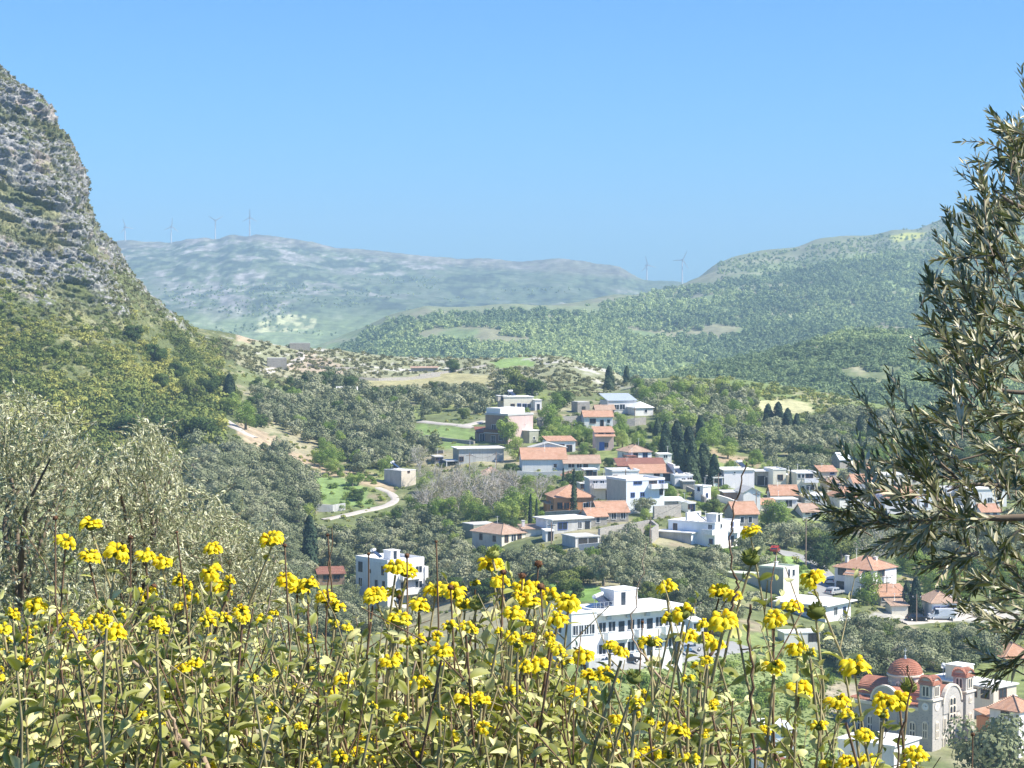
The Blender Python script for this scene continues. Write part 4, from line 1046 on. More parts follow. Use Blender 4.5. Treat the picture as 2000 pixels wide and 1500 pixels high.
# --- water tanks and awnings
def water_tank(label, px, py, d, mat):
    e = empty("water_tank", P(px, py, d), random.random(), label, "water tank")
    m = MB().mat(mat); m.tube([(-.8, 0, .75), (.8, 0, .75)], .5, 14); m.build("tank", e)
    m = MB().mat(M_metal)
    for x in (-.55, .55): m.box(x - .04, x + .04, -.4, .4, -.15, .3)
    m.build("stand", e)

# ------------------------------------------------------------------ church
S_grey = mat_stone("dressed_grey_stone", (0.36, 0.345, 0.33), (0.50, 0.475, 0.44), 2.6, (0.48, 0.45, 0.41))
S_trim = mat_wall("cream_stone_trim", (0.76, 0.68, 0.56), .08)
T_church = mat_tiles("church_roof_tiles", (0.54, 0.21, 0.13), (0.70, 0.35, 0.24))
def arch_pts(u0, u1, z0, zs, n=8):
    """rectangle with a round top: list of (u, z)"""
    c = (u0 + u1) / 2; r = (u1 - u0) / 2
    pts = [(u0, z0), (u1, z0), (u1, zs)]
    for k in range(1, n): pts.append((c + r * math.cos(PI * k / n), zs + r * math.sin(PI * k / n)))
    pts.append((u0, zs)); return pts
def arch_window(par, mp, u, z, w_, h_, name="window"):
    """mp(u, out, z) maps wall coordinates to local space"""
    b = MB().mat(S_trim)
    o = arch_pts(u - w_ / 2 - .16, u + w_ / 2 + .16, z - .12, z + h_ - w_ / 2)
    f = [mp(a, .10, c) for a, c in o]; k = [mp(a, -.05, c) for a, c in o]
    n = len(o)
    b.face(f)
    for i in range(n): b.face([k[i], k[(i + 1) % n], f[(i + 1) % n], f[i]])
    ob = b.build(name, par)
    p = MB().mat(G_pane)
    for (a0, a1) in ((u - w_ / 2, u - .07), (u + .07, u + w_ / 2)):
        nn = max(1, int(h_ / 1.1))
        for q in range(nn):
            za = z + q * h_ / nn + .05; zb = z + (q + 1) * h_ / nn - .12
            pp = arch_pts(a0 + .03, a1 - .03, za, zb - (a1 - a0) / 2, 5)
            p.face([mp(a, .115, c) for a, c in pp])
    p.build("pane", ob)
    return ob
def church():
    d = 302.0; th = math.radians(48)
    xc, yb = 1821, 1467
    p = P(xc, yb, d)
    root = empty("church", p, th, "grey stone church with a red tiled dome and two bell towers", "church")
    W, L, H = 11.3, 14.2, 5.6
    T = 2.3
    wl = MB().mat(S_grey)
    wl.box(.35, W - .35, .9, L, -4, H)
    wl.box(W / 2 - 2.6, W / 2 + 2.6, .35, L - .1, H + .002, H + 1.0)
    wl.build("wall", root)
    cor = MB().mat(S_trim)
    cor.box(.1, .35, 2.3, L + .2, H - .35, H + .12); cor.box(W - .35, W - .1, 2.3, L + .2, H - .35, H + .12); cor.box(.1, W - .1, L, L + .25, H - .35, H + .12)
    cor.build("cornice", root)
    rf = MB().mat(T_church)
    def barrel(axis, c0, r, z0, a, b_, n=14):
        vs = []; 
        for e in (a, b_):
            for k in range(n + 1):
                t = PI * k / n
                if axis == 'y': vs.append((c0 + r * math.cos(t), e, z0 + r * .8 * math.sin(t)))
                else: vs.append((e, c0 + r * math.cos(t), z0 + r * .8 * math.sin(t)))
        rf.raw(vs, [(k, k + 1, n + 2 + k, n + 1 + k) for k in range(n)], True)
        rf.face([vs[k] for k in range(n + 1)]); rf.face([vs[n + 1 + k] for k in range(n + 1)])
    barrel('y', W / 2, 2.7, H + .6, .75, L + .1)
    barrel('x', L * .56, 2.35, H + .3, .7, W - .7)
    rf.box(.35, W / 2 - 2.65, 2.4, L * .56 - 2.4, H + .003, H + .3); rf.box(.35, W / 2 - 2.65, L * .56 + 2.4, L, H + .003, H + .3)
    rf.box(W / 2 + 2.65, W - .35, 2.4, L, H + .003, H + .3)
    rf.build("roof", root)
    def arch_gable(name, mp, u, r, z0, zc):
        g = MB().mat(S_grey)
        pts = arch_pts(u - r, u + r, z0, zc, 14)
        f = [mp(a, .12, c) for a, c in pts]; k = [mp(a, -.35, c) for a, c in pts]
        g.face(f)
        for i in range(len(pts)): g.face([k[i], k[(i + 1) % len(pts)], f[(i + 1) % len(pts)], f[i]])
        o = g.build(name, root)
        t = MB().mat(S_trim)
        for i in range(14):
            a0, a1 = PI * i / 14, PI * (i + 1) / 14
            q = []
            for (rr, aa) in ((r - .05, a0), (r + .22, a0), (r + .22, a1), (r - .05, a1)): q.append((u + rr * math.cos(aa), zc + rr * math.sin(aa)))
            ff = [mp(a, .26, c) for a, c in q]; kk = [mp(a, -.36, c) for a, c in q]
            t.face(ff); t.face([kk[1], kk[2], ff[2], ff[1]]); t.face([kk[0], kk[3], ff[3], ff[0]]); t.face(kk[::-1])
        t.build("arch_moulding", o)
    mR = lambda u, o, z: (u, .35 - o, z)         # front wall plane, recessed between the towers
    mL = lambda u, o, z: (.35 - o, u, z)
    fw = MB().mat(S_grey); fw.box(T + .01, W - T - .01, .35, .9, -4, H - .003); fw.build("front_wall", root)
    arch_gable("front_gable", mR, W / 2, 2.35, H - 1.0, H + .5)
    arch_gable("side_gable", mL, L * .56, 2.1, 0.0, H + .35)
    arch_window(root, lambda u, o, z: (u, .23 - o, z), W / 2, H - 2.2, 1.5, 3.4, "great_window")
    for u in (W / 2 - 1.9, W / 2 + 1.9): arch_window(root, mR, u, 2.2, .55, 1.9)
    for u in (W / 2 - 1.9, W / 2 + 1.9): arch_window(root, mR, u, -.6, .7, 2.0, "side_door")
    arch_window(root, mR, W / 2, -.8, 1.4, 2.9, "door")
    for u in (3.4, 5.0, L - 3.9, L - 2.2): arch_window(root, mL, u, 1.3, .75, 2.3)
    arch_window(root, lambda u, o, z: (.23 - o, u, z), L * .56, 1.6, 1.3, 3.0)
    for u in (3.4, 5.0, L - 3.9, L - 2.2): arch_window(root, mL, u, -1.2, .6, .9)
    # drum and dome
    cx, cy = W / 2, L * .56
    dm = MB().mat(S_grey); dm.lathe([(2.35, H + .2), (2.35, H + 3.4)], 20, (cx, cy, 0), False)
    dr_ = dm.build("drum", root)
    t = MB().mat(S_trim); t.lathe([(2.3, H + 3.3), (2.62, H + 3.45), (2.62, H + 3.65), (2.3, H + 3.72)], 20, (cx, cy, 0), False); t.build("drum_cornice", dr_)
    for k in range(10):
        an = 2 * PI * k / 10 + .15
        ca, sa = math.cos(an), math.sin(an)
        mp = lambda u, o, z, ca=ca, sa=sa: (cx + ca * (2.3 + o) - sa * u, cy + sa * (2.3 + o) + ca * u, z)
        arch_window(dr_, mp, 0, H + 1.4, .62, 1.3)
    q = MB().mat(T_church)
    prof = [(2.45 * math.cos(t_) , H + 3.72 + 2.05 * math.sin(t_)) for t_ in np.linspace(0, PI / 2 - .05, 12)]
    pr2 = []
    for i, (r, z) in enumerate(prof): pr2 += [(r, z), (r + .05, z + .05)] if i < len(prof) - 1 else [(r, z)]
    q.lathe(pr2, 28, (cx, cy, 0), False)
    do = q.build("dome", root)
    cr = MB().mat(M_metal); z = H + 5.75
    cr.lathe([(.22, 0), (.14, .25), (.16, .4), (.02, .55)], 10, (cx, cy, z)); cr.box(cx - .05, cx + .05, cy - .05, cy + .05, z + .5, z + 1.5); cr.box(cx - .35, cx + .35, cy - .045, cy + .045, z + 1.1, z + 1.2)
    cr.build("cross", do)
    # bell towers
    for i, x in enumerate((0, W - T)):
        tw = MB().mat(S_grey); TH = H + 1.3
        tw.box(x, x + T, 0, T, -4, TH)
        to = tw.build("bell_tower", root)
        c = MB().mat(S_trim); c.box(x - .2, x + T + .2, -.2, T + .2, TH + .003, TH + .25); c.build("tower_cornice", to)
        bf = MB().mat(S_grey); b0 = TH + .253; bh = 1.9; r = T / 2 - .12
        bf.box(x + .12, x + T - .12, .12, T - .12, b0, b0 + bh)
        fr_ = [lambda u, o, z, x=x: (x + T / 2 + u, .12 - o, z), lambda u, o, z, x=x: (x + .12 - o, T / 2 - u, z),
               lambda u, o, z, x=x: (x + T / 2 - u, T - .12 + o, z), lambda u, o, z, x=x: (x + T - .12 + o, T / 2 + u, z)]
        bo = bf.build("belfry", to)
        for mp in fr_:
            g = MB().mat(S_grey); pts = arch_pts(-r, r, b0 + bh - .3, b0 + bh, 12)
            f = [mp(a, .02, c_) for a, c_ in pts]; k = [mp(a, -.3, c_) for a, c_ in pts]
            g.face(f)
            for j in range(len(pts)): g.face([k[j], k[(j + 1) % len(pts)], f[(j + 1) % len(pts)], f[j]])
            g.mat(T_church)
            for j in range(12):
                a0, a1 = PI * j / 12, PI * (j + 1) / 12
                qq = [((r + dr2) * math.cos(aa), b0 + bh + (r + dr2) * math.sin(aa)) for dr2, aa in ((0, a0), (.18, a0), (.18, a1), (0, a1))]
                ff = [mp(a, .18, c_) for a, c_ in qq]; kk = [mp(a, -T / 2 + .1, c_) for a, c_ in qq]
                g.face(ff); g.face([kk[1], kk[2], ff[2], ff[1]]); g.face([kk[0], kk[3], ff[3], ff[0]])
            g.build("lobed_roof", bo)
            arch_window(bo, mp, 0, b0 + .35, .95, 1.5, "bell_opening")
        # clock faces and shaft windows
        for mp in (lambda u, o, z, x=x: (x + T / 2 + u, -o, z), lambda u, o, z, x=x: (x - o, T / 2 - u, z)):
            if x == 0:
                ck = MB().mat(S_trim)
                for rr, oo, mm in ((.62, .06, S_trim), (.48, .075, G_frame_w)):
                    ck.mat(mm); pts = [mp(rr * math.cos(2 * PI * k / 20), oo, TH - .85 + rr * math.sin(2 * PI * k / 20)) for k in range(20)]
                    ck.face(pts)
                ck.mat(G_dark)
                ck.face([mp(-.03, .09, TH - .85), mp(.03, .09, TH - .85), mp(.03, .09, TH - .5), mp(-.03, .09, TH - .5)])
                ck.face([mp(0, .09, TH - .88), mp(.28, .09, TH - .75), mp(.28, .09, TH - .7), mp(0, .09, TH - .8)])
                ck.build("clock_face", to)
            else: arch_window(to, mp, 0, TH - 1.4, .4, .7)
            arch_window(to, mp, 0, 1.7, .55, 2.2)
    RECTS.append((1655, 1920, 1270, 1440, d))
    c = root.matrix_basis @ Vector((W / 2, L / 2, 0)); FOOT.append((c.x, c.y, 11))
church()

# ------------------------------------------------------------------ stone terraces, retaining walls
def field_wall(label, pts, h, t=.5, mat=None, name="stone_wall", cat="wall"):
    """pts: picture points of the foot of the wall on the ground"""
    b = MB().mat(mat or W_stone)
    P3 = []
    for px, py in pts:
        d = ray_ground(px, py); q = P(px, py, d); P3.append(q)
    for a, c in zip(P3[:-1], P3[1:]):
        dx = (c - a); dx.z = 0; n = Vector((-dx.y, dx.x, 0)).normalized() * t
        v = []
        for q in (a, c):
            v += [(q.x, q.y, q.z - 1.2), (q.x, q.y, q.z + h), (q.x + n.x, q.y + n.y, q.z + h), (q.x + n.x, q.y + n.y, q.z - 1.2)]
        b.raw(v, [(0, 4, 5, 1), (1, 5, 6, 2), (2, 6, 7, 3), (0, 1, 2, 3), (4, 7, 6, 5)])
    return b.build(name, label=label, cat=cat)
field_wall("curving rubble wall under the stone houses", [(1172, 1058), (1200, 1052), (1240, 1046), (1270, 1040), (1282, 1050), (1268, 1060)], 2.6)
field_wall("long low white-topped terrace wall above the olive trees", [(1130, 1075), (1180, 1071), (1210, 1068)], 1.2, mat=W_white2)
field_wall("tall stone terrace wall below the long white house", [(1050, 836), (1100, 834), (1136, 832)], 3.0)
field_wall("stone terrace wall under the blue-roofed shelter", [(1278, 1014), (1330, 1010)], 2.8)
field_wall("pale retaining wall beside the winding lane", [(618, 998), (650, 1000), (675, 996)], 1.6, mat=W_grey)
field_wall("dark retaining wall in front of the hotel", [(1150, 1308), (1200, 1303), (1260, 1292), (1330, 1282)], 1.5, mat=W_grey)
field_wall("dry stone wall crossing the tan field on the ridge", [(700, 742), (740, 744), (800, 742), (860, 735)], 1.0)
field_wall("short dry stone wall on the ridge left of the green field", [(820, 735), (880, 728), (950, 716)], .8)
field_wall("white garden wall right of the blue-shuttered cottage", [(1872, 1200), (1910, 1196), (1960, 1194)], 1.0, mat=W_white2)
field_wall("stone terrace wall below the two-storey pinkish house", [(1196, 836), (1240, 832), (1262, 830)], 2.2)


field_wall("whitewashed yard wall below the lilac-white house", [(1400, 978), (1420, 984), (1446, 994)], 1.4, mat=W_white)
field_wall("stone yard wall between the cube house and the conifers", [(1340, 962), (1358, 970), (1376, 984)], 1.5)
field_wall("white yard wall in front of the long flat orange roof", [(1500, 986), (1530, 988), (1566, 992)], 1.2, mat=W_white2)
field_wall("grey terrace wall below the concrete building with the white terrace", [(1560, 998), (1590, 1000), (1622, 1004)], 1.6, mat=W_grey)
field_wall("rubble terrace wall below the orange-walled house", [(1064, 1012), (1100, 1010), (1140, 1008)], 1.4)
field_wall("stone terrace wall under the white hip-roofed house", [(1210, 908), (1240, 912), (1290, 908)], 1.2)
field_wall("white garden wall below the two-part orange roof", [(1010, 930), (1050, 932), (1098, 930)], 1.3, mat=W_white2)
field_wall("long dry stone terrace in the grass left of the pink-walled house", [(830, 856), (870, 862), (925, 868)], .9)
field_wall("second dry stone terrace lower in the grass left of the concrete building", [(800, 884), (840, 886), (866, 886)], .9)
field_wall("stone terrace in the olive slope above the winding lane", [(640, 880), (690, 896), (740, 906)], .9)
field_wall("low stone wall along the saddle under the skyline barn", [(600, 716), (650, 722), (700, 722)], .9)

# ------------------------------------------------------------------ lanes and tracks laid on the ground
def lane(name, pts, w_, mat):
    P3 = []
    dense = []
    for (x0_, y0_), (x1_, y1_) in zip(pts[:-1], pts[1:]):
        for k in range(8): dense.append((x0_ + (x1_ - x0_) * k / 8, y0_ + (y1_ - y0_) * k / 8))
    dense.append(pts[-1])
    for px, py in dense:
        q = P(px, py, ray_ground(px, py)); P3.append(q)
    for _ in range(6): P3 = [P3[0]] + [(P3[i - 1] + P3[i] * 2 + P3[i + 1]) / 4 for i in range(1, len(P3) - 1)] + [P3[-1]]
    V = []; M = 7
    for i, q in enumerate(P3):
        t = P3[min(i + 1, len(P3) - 1)] - P3[max(i - 1, 0)]; t.z = 0
        if t.length < 1e-6: t = Vector((1, 0, 0))
        n = Vector((-t.y, t.x, 0)).normalized()
        for k in range(M):
            o = (k / (M - 1) - .5) * w_ * (1 + .12 * math.sin(i * .7))
            x, y = q.x + n.x * o, q.y + n.y * o
            V.append((x, y, float(NEAR.z(x, y)) + .16 + (0.05 if 0 < k < M - 1 else -.35)))
        FOOT.append((q.x, q.y, w_ * .5))
    Fq = [(i * M + k, i * M + k + 1, (i + 1) * M + k + 1, (i + 1) * M + k) for i in range(len(P3) - 1) for k in range(M - 1)]
    link(name, np_mesh(name, np.array(V), np.array(Fq), [mat], smooth_=True), kind='structure')
    for (px, py) in dense[::3]: RECTS.append((px - 3, px + 3, py - 2, py + 2, ray_ground(px, py)))
M_track = mat_wall("pale_gravel_track", (0.48, 0.44, 0.39), .12, 0.5, False)
M_road = mat_wall("worn_asphalt", (0.30, 0.30, 0.29), .12, 0.5, False)
lane("track", [(408, 804), (440, 822), (470, 842), (500, 856)], 4.2, M_track)
lane("track", [(738, 953), (765, 964), (774, 977), (755, 989), (715, 998), (670, 1008), (632, 1016)], 2.5, M_track)
lane("path", [(820, 824), (860, 828), (890, 830), (925, 836)], 3.0, M_track)
lane("path", [(905, 832), (925, 828), (945, 823)], 3.0, M_track)
lane("track", [(515, 728), (545, 716), (575, 706), (590, 700), (585, 688)], 3.4, M_track)
lane("road", [(1515, 1078), (1545, 1082), (1575, 1090), (1600, 1108), (1612, 1130), (1612, 1150), (1600, 1166)], 5.0, M_road)
lane("road", [(1150, 1304), (1200, 1300), (1260, 1289), (1330, 1279), (1400, 1268), (1450, 1262)], 5.0, M_road)
lane("road", [(1760, 1216), (1820, 1212), (1880, 1206), (1960, 1202)], 4.5, M_track)

RECTS.append((1475, 1585, 786, 806, 740)); RECTS.append((700, 950, 730, 750, 800)); RECTS.append((1085, 1190, 1146, 1168, 370))
# ------------------------------------------------------------------ foliage builders
def rand_rot(n, rng, tilt=1.0):
    """random orientations biased upward: returns (n,3,3) columns = local axes"""
    v = rng.normal(size=(n, 3)); v[:, 2] = v[:, 2] * .8 + tilt * .3
    v /= np.linalg.norm(v, axis=1)[:, None]
    a = np.cross(v, rng.normal(size=(n, 3))); a /= np.linalg.norm(a, axis=1)[:, None]
    b = np.cross(v, a)
    return np.stack([a, b, v], -1)

def stamp(tv, tf, pos, rot, scale):
    """copy a template (tv, tf) to every pos with rot and scale"""
    n = len(pos); k = len(tv)
    if np.ndim(scale) == 1: scale = np.repeat(np.asarray(scale)[:, None], 3, 1)
    V = np.einsum('nij,nkj->nki', rot, tv[None] * scale[:, None, :]) + pos[:, None, :]
    Fc = tf[None] + (np.arange(n) * k)[:, None, None]
    return V.reshape(-1, 3), Fc.reshape(-1, tf.shape[1])

QUAD = (np.array([(-.5, -.5, 0), (.5, -.5, .1), (.5, .5, 0), (-.5, .5, .1)], float), np.array([(0, 1, 2, 3)]))
TRIL = (np.array([(-.55, 0, 0), (0, -.32, .06), (.55, 0, 0), (0, .32, .06)], float), np.array([(0, 1, 2, 3)]))

def crown_points(rng, n, rx, rz, lobes=9, lobe_r=.42, flat=0.0, top=0.0):
    """points on the skins of several overlapping lobes that fill an ellipsoid"""
    c = rng.normal(size=(lobes, 3)); c /= np.linalg.norm(c, axis=1)[:, None]
    c *= (rng.random(lobes) ** .5 * (1 - lobe_r * .7))[:, None]
    lr = lobe_r * rng.uniform(.75, 1.25, lobes)
    k = rng.integers(0, lobes, n)
    v = rng.normal(size=(n, 3)); v[:, 2] += .35; v /= np.linalg.norm(v, axis=1)[:, None]
    p = c[k] + v * (lr[k] * rng.uniform(.72, 1.08, n))[:, None]
    p[:, 2] = np.where(p[:, 2] < -flat, -flat + (p[:, 2] + flat) * .4, p[:, 2]) if flat else p[:, 2]
    return p * np.array([rx, rx, rz]), v

def crown_mesh(name, rng, n, rx, rz, leaf, mat, zc, lobes=9, lobe_r=.42, core=True, shape='blob'):
    if shape == 'cone':      # cypress and fir shapes
        z = rng.random(n) ** 1.15; an = rng.random(n) * 2 * PI
        r = rx * (1 - z) ** (.65 if rx < .3 else .45) * (.75 + .35 * rng.random(n)) * (.85 + .15 * np.sin(an * 3 + z * 9))
        p = np.stack([r * np.cos(an), r * np.sin(an), (z * 2 - 1) * rz], -1)
        nv = np.stack([np.cos(an), np.sin(an), .6 + 0 * an], -1); nv /= np.linalg.norm(nv, axis=1)[:, None]
    else: p, nv = crown_points(rng, n, rx, rz, lobes, lobe_r)
    # leaf clumps face roughly outwards
    v = nv + rng.normal(size=(n, 3)) * .30; v /= np.linalg.norm(v, axis=1)[:, None]
    a = np.cross(v, rng.normal(size=(n, 3))); a /= np.linalg.norm(a, axis=1)[:, None]
    rot = np.stack([a, np.cross(v, a), v], -1)
    V, Fc = stamp(*TRIL, p + np.array([0, 0, zc]), rot, leaf * rng.uniform(.6, 1.5, n))
    return np_mesh(name, V, Fc, [mat])

L_olive = mat_leaf("olive_foliage", (0.10, 0.13, 0.065), (0.23, 0.255, 0.135), (0.38, 0.385, 0.235), .12, nscale=.8)
L_oak = mat_leaf("oak_foliage", (0.045, 0.075, 0.022), (0.095, 0.15, 0.04), (0.21, 0.24, 0.065), .22, nscale=.5)
L_dark = mat_leaf("conifer_foliage", (0.025, 0.045, 0.028), (0.048, 0.08, 0.042), (0.08, 0.115, 0.055), .08, nscale=.7)
L_fresh = mat_leaf("fresh_green_foliage", (0.12, 0.19, 0.04), (0.24, 0.34, 0.075), (0.38, 0.45, 0.12), .3, nscale=.7)
L_bare = mat_leaf("budding_twigs", (0.24, 0.21, 0.16), (0.34, 0.30, 0.21), (0.36, 0.38, 0.17), .2, nscale=.6)
L_bark = mat_plain("grey_bark", (0.22, 0.19, 0.15), .95, .1)
L_pale = mat_plain("pale_bare_bark", (0.50, 0.46, 0.41), .9, .1)
L_maq = mat_leaf("maquis_foliage", (0.055, 0.085, 0.025), (0.19, 0.235, 0.06), (0.42, 0.41, 0.11), .2, nscale=.35, use_attr=True)
L_hillwood = mat_leaf("far_wood_foliage", (0.11, 0.165, 0.075), (0.24, 0.32, 0.14), (0.46, 0.54, 0.22), .25, nscale=.03, use_attr=True)
L_garr = mat_leaf("garrigue_foliage", (0.075, 0.085, 0.04), (0.17, 0.175, 0.08), (0.32, 0.30, 0.14), .15, nscale=.3, use_attr=True)

def trunk_mesh(rng, h, r, bark, zc, rx, branches=5):
    b = MB().mat(bark)
    b.tube([(0, 0, -1.2), (r * .5 * rng.normal(), r * .5 * rng.normal(), h * .5), (r * rng.normal(), r * rng.normal(), h)], [r * 1.3, r, r * .7], 6)
    for k in range(branches):
        an = 2 * PI * (k + rng.random()) / branches
        e = Vector((math.cos(an) * rx * .6, math.sin(an) * rx * .6, zc + rng.uniform(-.2, .5) * rx))
        s_ = Vector((0, 0, h * .85)); m = (s_ + e) / 2 + Vector((0, 0, .12 * rx))
        b.tube([s_, m, e], [r * .55, r * .35, r * .15], 5)
    return b

KINDS = {}
def make_kind(kind, nvar, name, fn): KINDS[kind] = dict(name=name, vars=[fn(np.random.default_rng(100 + 7 * i + len(kind))) for i in range(nvar)], n=0)
def mk_round(mat, n, rx, rz, leaf, zc, lobes, lr, bark=None, tr=.16):
    def f(rng):
        cm = crown_mesh("crown", rng, n, rx, rz, leaf, mat, zc, lobes, lr)
        tb = trunk_mesh(rng, zc, tr, bark or L_bark, zc, rx)
        me = bpy.data.meshes.new("trunk"); me.from_pydata(tb.v, [], tb.f); me.materials.append(bark or L_bark); me.update()
        return (cm, me)
    return f
# unit crowns of radius 1 (plan); placed with scale = crown radius in metres
make_kind('olive', 6, "olive_tree", mk_round(L_olive, 3400, 1, .82, .090, .86, 15, .36, tr=.10))
make_kind('oak', 4, "oak_tree", mk_round(L_oak, 3400, 1, .72, .095, .78, 16, .36, tr=.10))
make_kind('fresh', 4, "leafy_tree", mk_round(L_fresh, 2800, 1, .92, .088, 1.0, 14, .38, tr=.09))
make_kind('bush', 4, "green_bush", mk_round(L_fresh, 700, 1, .65, .16, .45, 9, .45, tr=.05))
def mk_cone(mat, n, rx, rz, leaf):
    def f(rng):
        cm = crown_mesh("crown", rng, n, rx, rz, leaf, mat, rz * 1.02, shape='cone')
        b = MB(); b.tube([(0, 0, -.6), (0, 0, rz)], [.12 * rx + .03, .05], 6)
        me = bpy.data.meshes.new("trunk"); me.from_pydata(b.v, [], b.f); me.materials.append(L_bark); me.update()
        return (cm, me)
    return f
make_kind('cypress', 3, "cypress_tree", mk_cone(L_dark, 1100, .20, 1.0, .09))      # scale = half the height
make_kind('conifer', 4, "conifer_tree", mk_cone(L_dark, 2200, .50, 1.0, .12))
def mk_bare(rng):
    """leafless or budding tree: forked twigs"""
    b = MB().mat(L_pale)
    def grow(p, d, l, r, lev):
        q = p + d * l
        mid = p + d * l * .5 + Vector(rng.normal(size=3)) * l * .06
        b.tube([p, mid, q], [r, r * .8, r * .6], 4 if lev else 5, cap=False)
        if lev >= 4: return
        for k in range(3 if lev < 3 else 2):
            nd = (d + Vector(rng.normal(size=3)) * .55 + Vector((0, 0, .12))).normalized()
            grow(q if k else p + d * l * .75, nd, l * rng.uniform(.6, .8), r * .62, lev + 1)
    grow(Vector((0, 0, -.3)), Vector((0, 0, 1)), .85, .055, 0)
    grow(Vector((0, 0, .2)), Vector((.5, .2, .8)).normalized(), .5, .04, 1)
    me = bpy.data.meshes.new("trunk"); me.from_pydata(b.v, [], b.f); me.materials.append(L_pale); me.update()
    cm = crown_mesh("crown", rng, 900, .95, .8, .055, L_bare, 1.15, 12, .42)
    return (cm, me)
make_kind('bare', 4, "budding_tree", mk_bare)

TREE_N = 0
TREE_XY = []
PLACED = {}
def put_tree(kind, x, y, r, label, cat, group=None, z=None, sink=.12, zs=1.0):
    K = KINDS[kind]; i = random.randrange(len(K['vars'])); cm, tm = K['vars'][i]
    if z is None: z = float(NEAR.z(x, y))
    e = empty(K['name'], (x, y, z - sink * r), random.uniform(0, 6.28), label, cat, group)
    e.scale = (r * random.uniform(.82, 1.18), r * random.uniform(.82, 1.18), r * zs)
    for nm, me in (("crown", cm), ("trunk", tm)):
        o = bpy.data.objects.new(nm, me); COL.objects.link(o); o.parent = e
    return e

def crown_box(kind): return {'olive': (1.7, 1.0), 'oak': (1.5, 1), 'fresh': (1.9, 1), 'bush': (1.1, 1), 'cypress': (2.0, .2), 'conifer': (2.0, .48), 'bare': (2.1, 1)}[kind]
def blocked(x, y, z, r, kind):
    """would this crown hide a building or lane that the photograph shows?"""
    hh, ww = crown_box(kind)
    px, py = topx(x, y, z); s = F / y
    ax0, ax1 = px - r * ww * s, px + r * ww * s; ay0, ay1 = py - r * hh * s, py
    for (x0, x1, y0, y1, d) in RECTS:
        if y < d + 3 and ax0 < x1 and ax1 > x0 and ay0 < y1 and ay1 > y0:
            ov = (min(ax1, x1) - max(ax0, x0)) * (min(ay1, y1) - max(ay0, y0))
            if ov > .10 * min((x1 - x0) * (y1 - y0), 1e9) or ov > .45 * (ax1 - ax0) * (ay1 - ay0): return True
    for (fx, fy, fr) in FOOT:
        if abs(fx - x) < 14 and abs(fy - y) < 14 and (fx - x) ** 2 + (fy - y) ** 2 < (fr + r * .55 * ww) ** 2: return True
    return False
GRID = {}
def crowded(x, y, r, f=.62):
    gx, gy = int(x // 8), int(y // 8)
    for i in (-1, 0, 1):
        for j in (-1, 0, 1):
            for (qx, qy, qr) in GRID.get((gx + i, gy + j), ()):
                if (qx - x) ** 2 + (qy - y) ** 2 < ((qr + r) * f) ** 2: return True
    return False
def occupy(x, y, r): GRID.setdefault((int(x // 8), int(y // 8)), []).append((x, y, r))

CAND = []      # (apparent size, kind, x, y, z, r, label, cat, group)
def scatter(kind, poly, n, r0, r1, label, cat, group, f=.54, tries=8, sheet=None):
    n = int(n * 1.25); r0 *= 1.05; r1 *= 1.12
    xs = [p[0] for p in poly]; ys = [p[1] for p in poly]
    m = n * tries
    px = RNG.uniform(min(xs), max(xs), m); py = RNG.uniform(min(ys), max(ys), m)
    ok = in_poly(px, py, poly); px, py = px[ok], py[ok]
    ds = NEAR.hit(px, py); cnt = 0
    for a, b_, d in zip(px, py, ds):
        if cnt >= n: break
        if d != d or d < 200: continue
        x = float(azim(a, b_)) * d; y = d; z = CZ + float(slope(b_)) * d
        r = random.uniform(r0, r1)
        if crowded(x, y, r, f) or blocked(x, y, z, r, kind): continue
        occupy(x, y, r); cnt += 1
        CAND.append((r / y, kind, x, y, z, r, label, cat, group))
def at(kind, px, py, r, label, cat=None, group=None, zs=1.0, force=True):
    """one tree whose foot is seen at (px, py)"""
    d = ray_ground(px, py); x = float(azim(px, py)) * d
    z = float(NEAR.z(x, d))
    occupy(x, d, r * crown_box(kind)[1])
    put_tree(kind, x, d, r, label, cat or "tree", group, z=z, zs=zs)

# single trees that stand out
at('cypress', 1121, 1000, 4.3, "tall dark cypress in front of the orange-walled house", zs=1.15)
at('cypress', 1036, 1027, 3.6, "slim dark cypress left of the long blue-grey house")
at('cypress', 1048, 1022, 2.8, "shorter slim cypress just right of the slimmest one")
at('cypress', 1228, 896, 1.6, "small dark red-brown cypress before the hip-roofed house")
at('cypress', 1544, 956, 3.0, "broad single cypress between the cream house and its neighbour", zs=.9)
at('cypress', 1100, 962, 3.0, "dark pointed tree left of the small cube house")
at('conifer', 1190, 762, 4.4, "tall dark conifer on the skyline above the metal-roofed house")
at('conifer', 1224, 748, 3.2, "small dark conifer at the end of the stony crest")
for i, (x, y, s) in enumerate([(1300, 895, 5.2), (1322, 898, 5.6), (1345, 900, 5.0), (1330, 935, 5.0), (1352, 940, 5.4), (1374, 940, 5.2), (1395, 948, 4.2), (1285, 870, 4.2), (1368, 870, 4.6)]):
    at('conifer', x, y, s, "dark conifer in the clump between the white cottage and the hillside", group="dark conifers right of the village", zs=.95)
for x, y, s in [(1500, 838, 4.0), (1520, 842, 4.6), (1538, 850, 4.2), (1556, 852, 3.6), (1680, 860, 4), (1700, 866, 4.2)]:
    at('conifer', x, y, s, "dark conifer in the row below the pale field", group="dark conifers below the pale field")
at('conifer', 605, 1110, 5.2, "dark pointed conifer above the brown-roofed shed", zs=1.1)
for x, y, s in [(1600, 1110, 5.0), (1618, 1095, 5.5), (1640, 1095, 5.0), (1590, 1075, 4.5), (1655, 1085, 4.5)]:
    at('oak', x, y, s * .8, "dark bushy tree shading the bend of the lane", group="dark trees above the lane bend")
at('conifer', 1788, 1200, 3.6, "dark conifer between the annex and the blue-shuttered cottage")
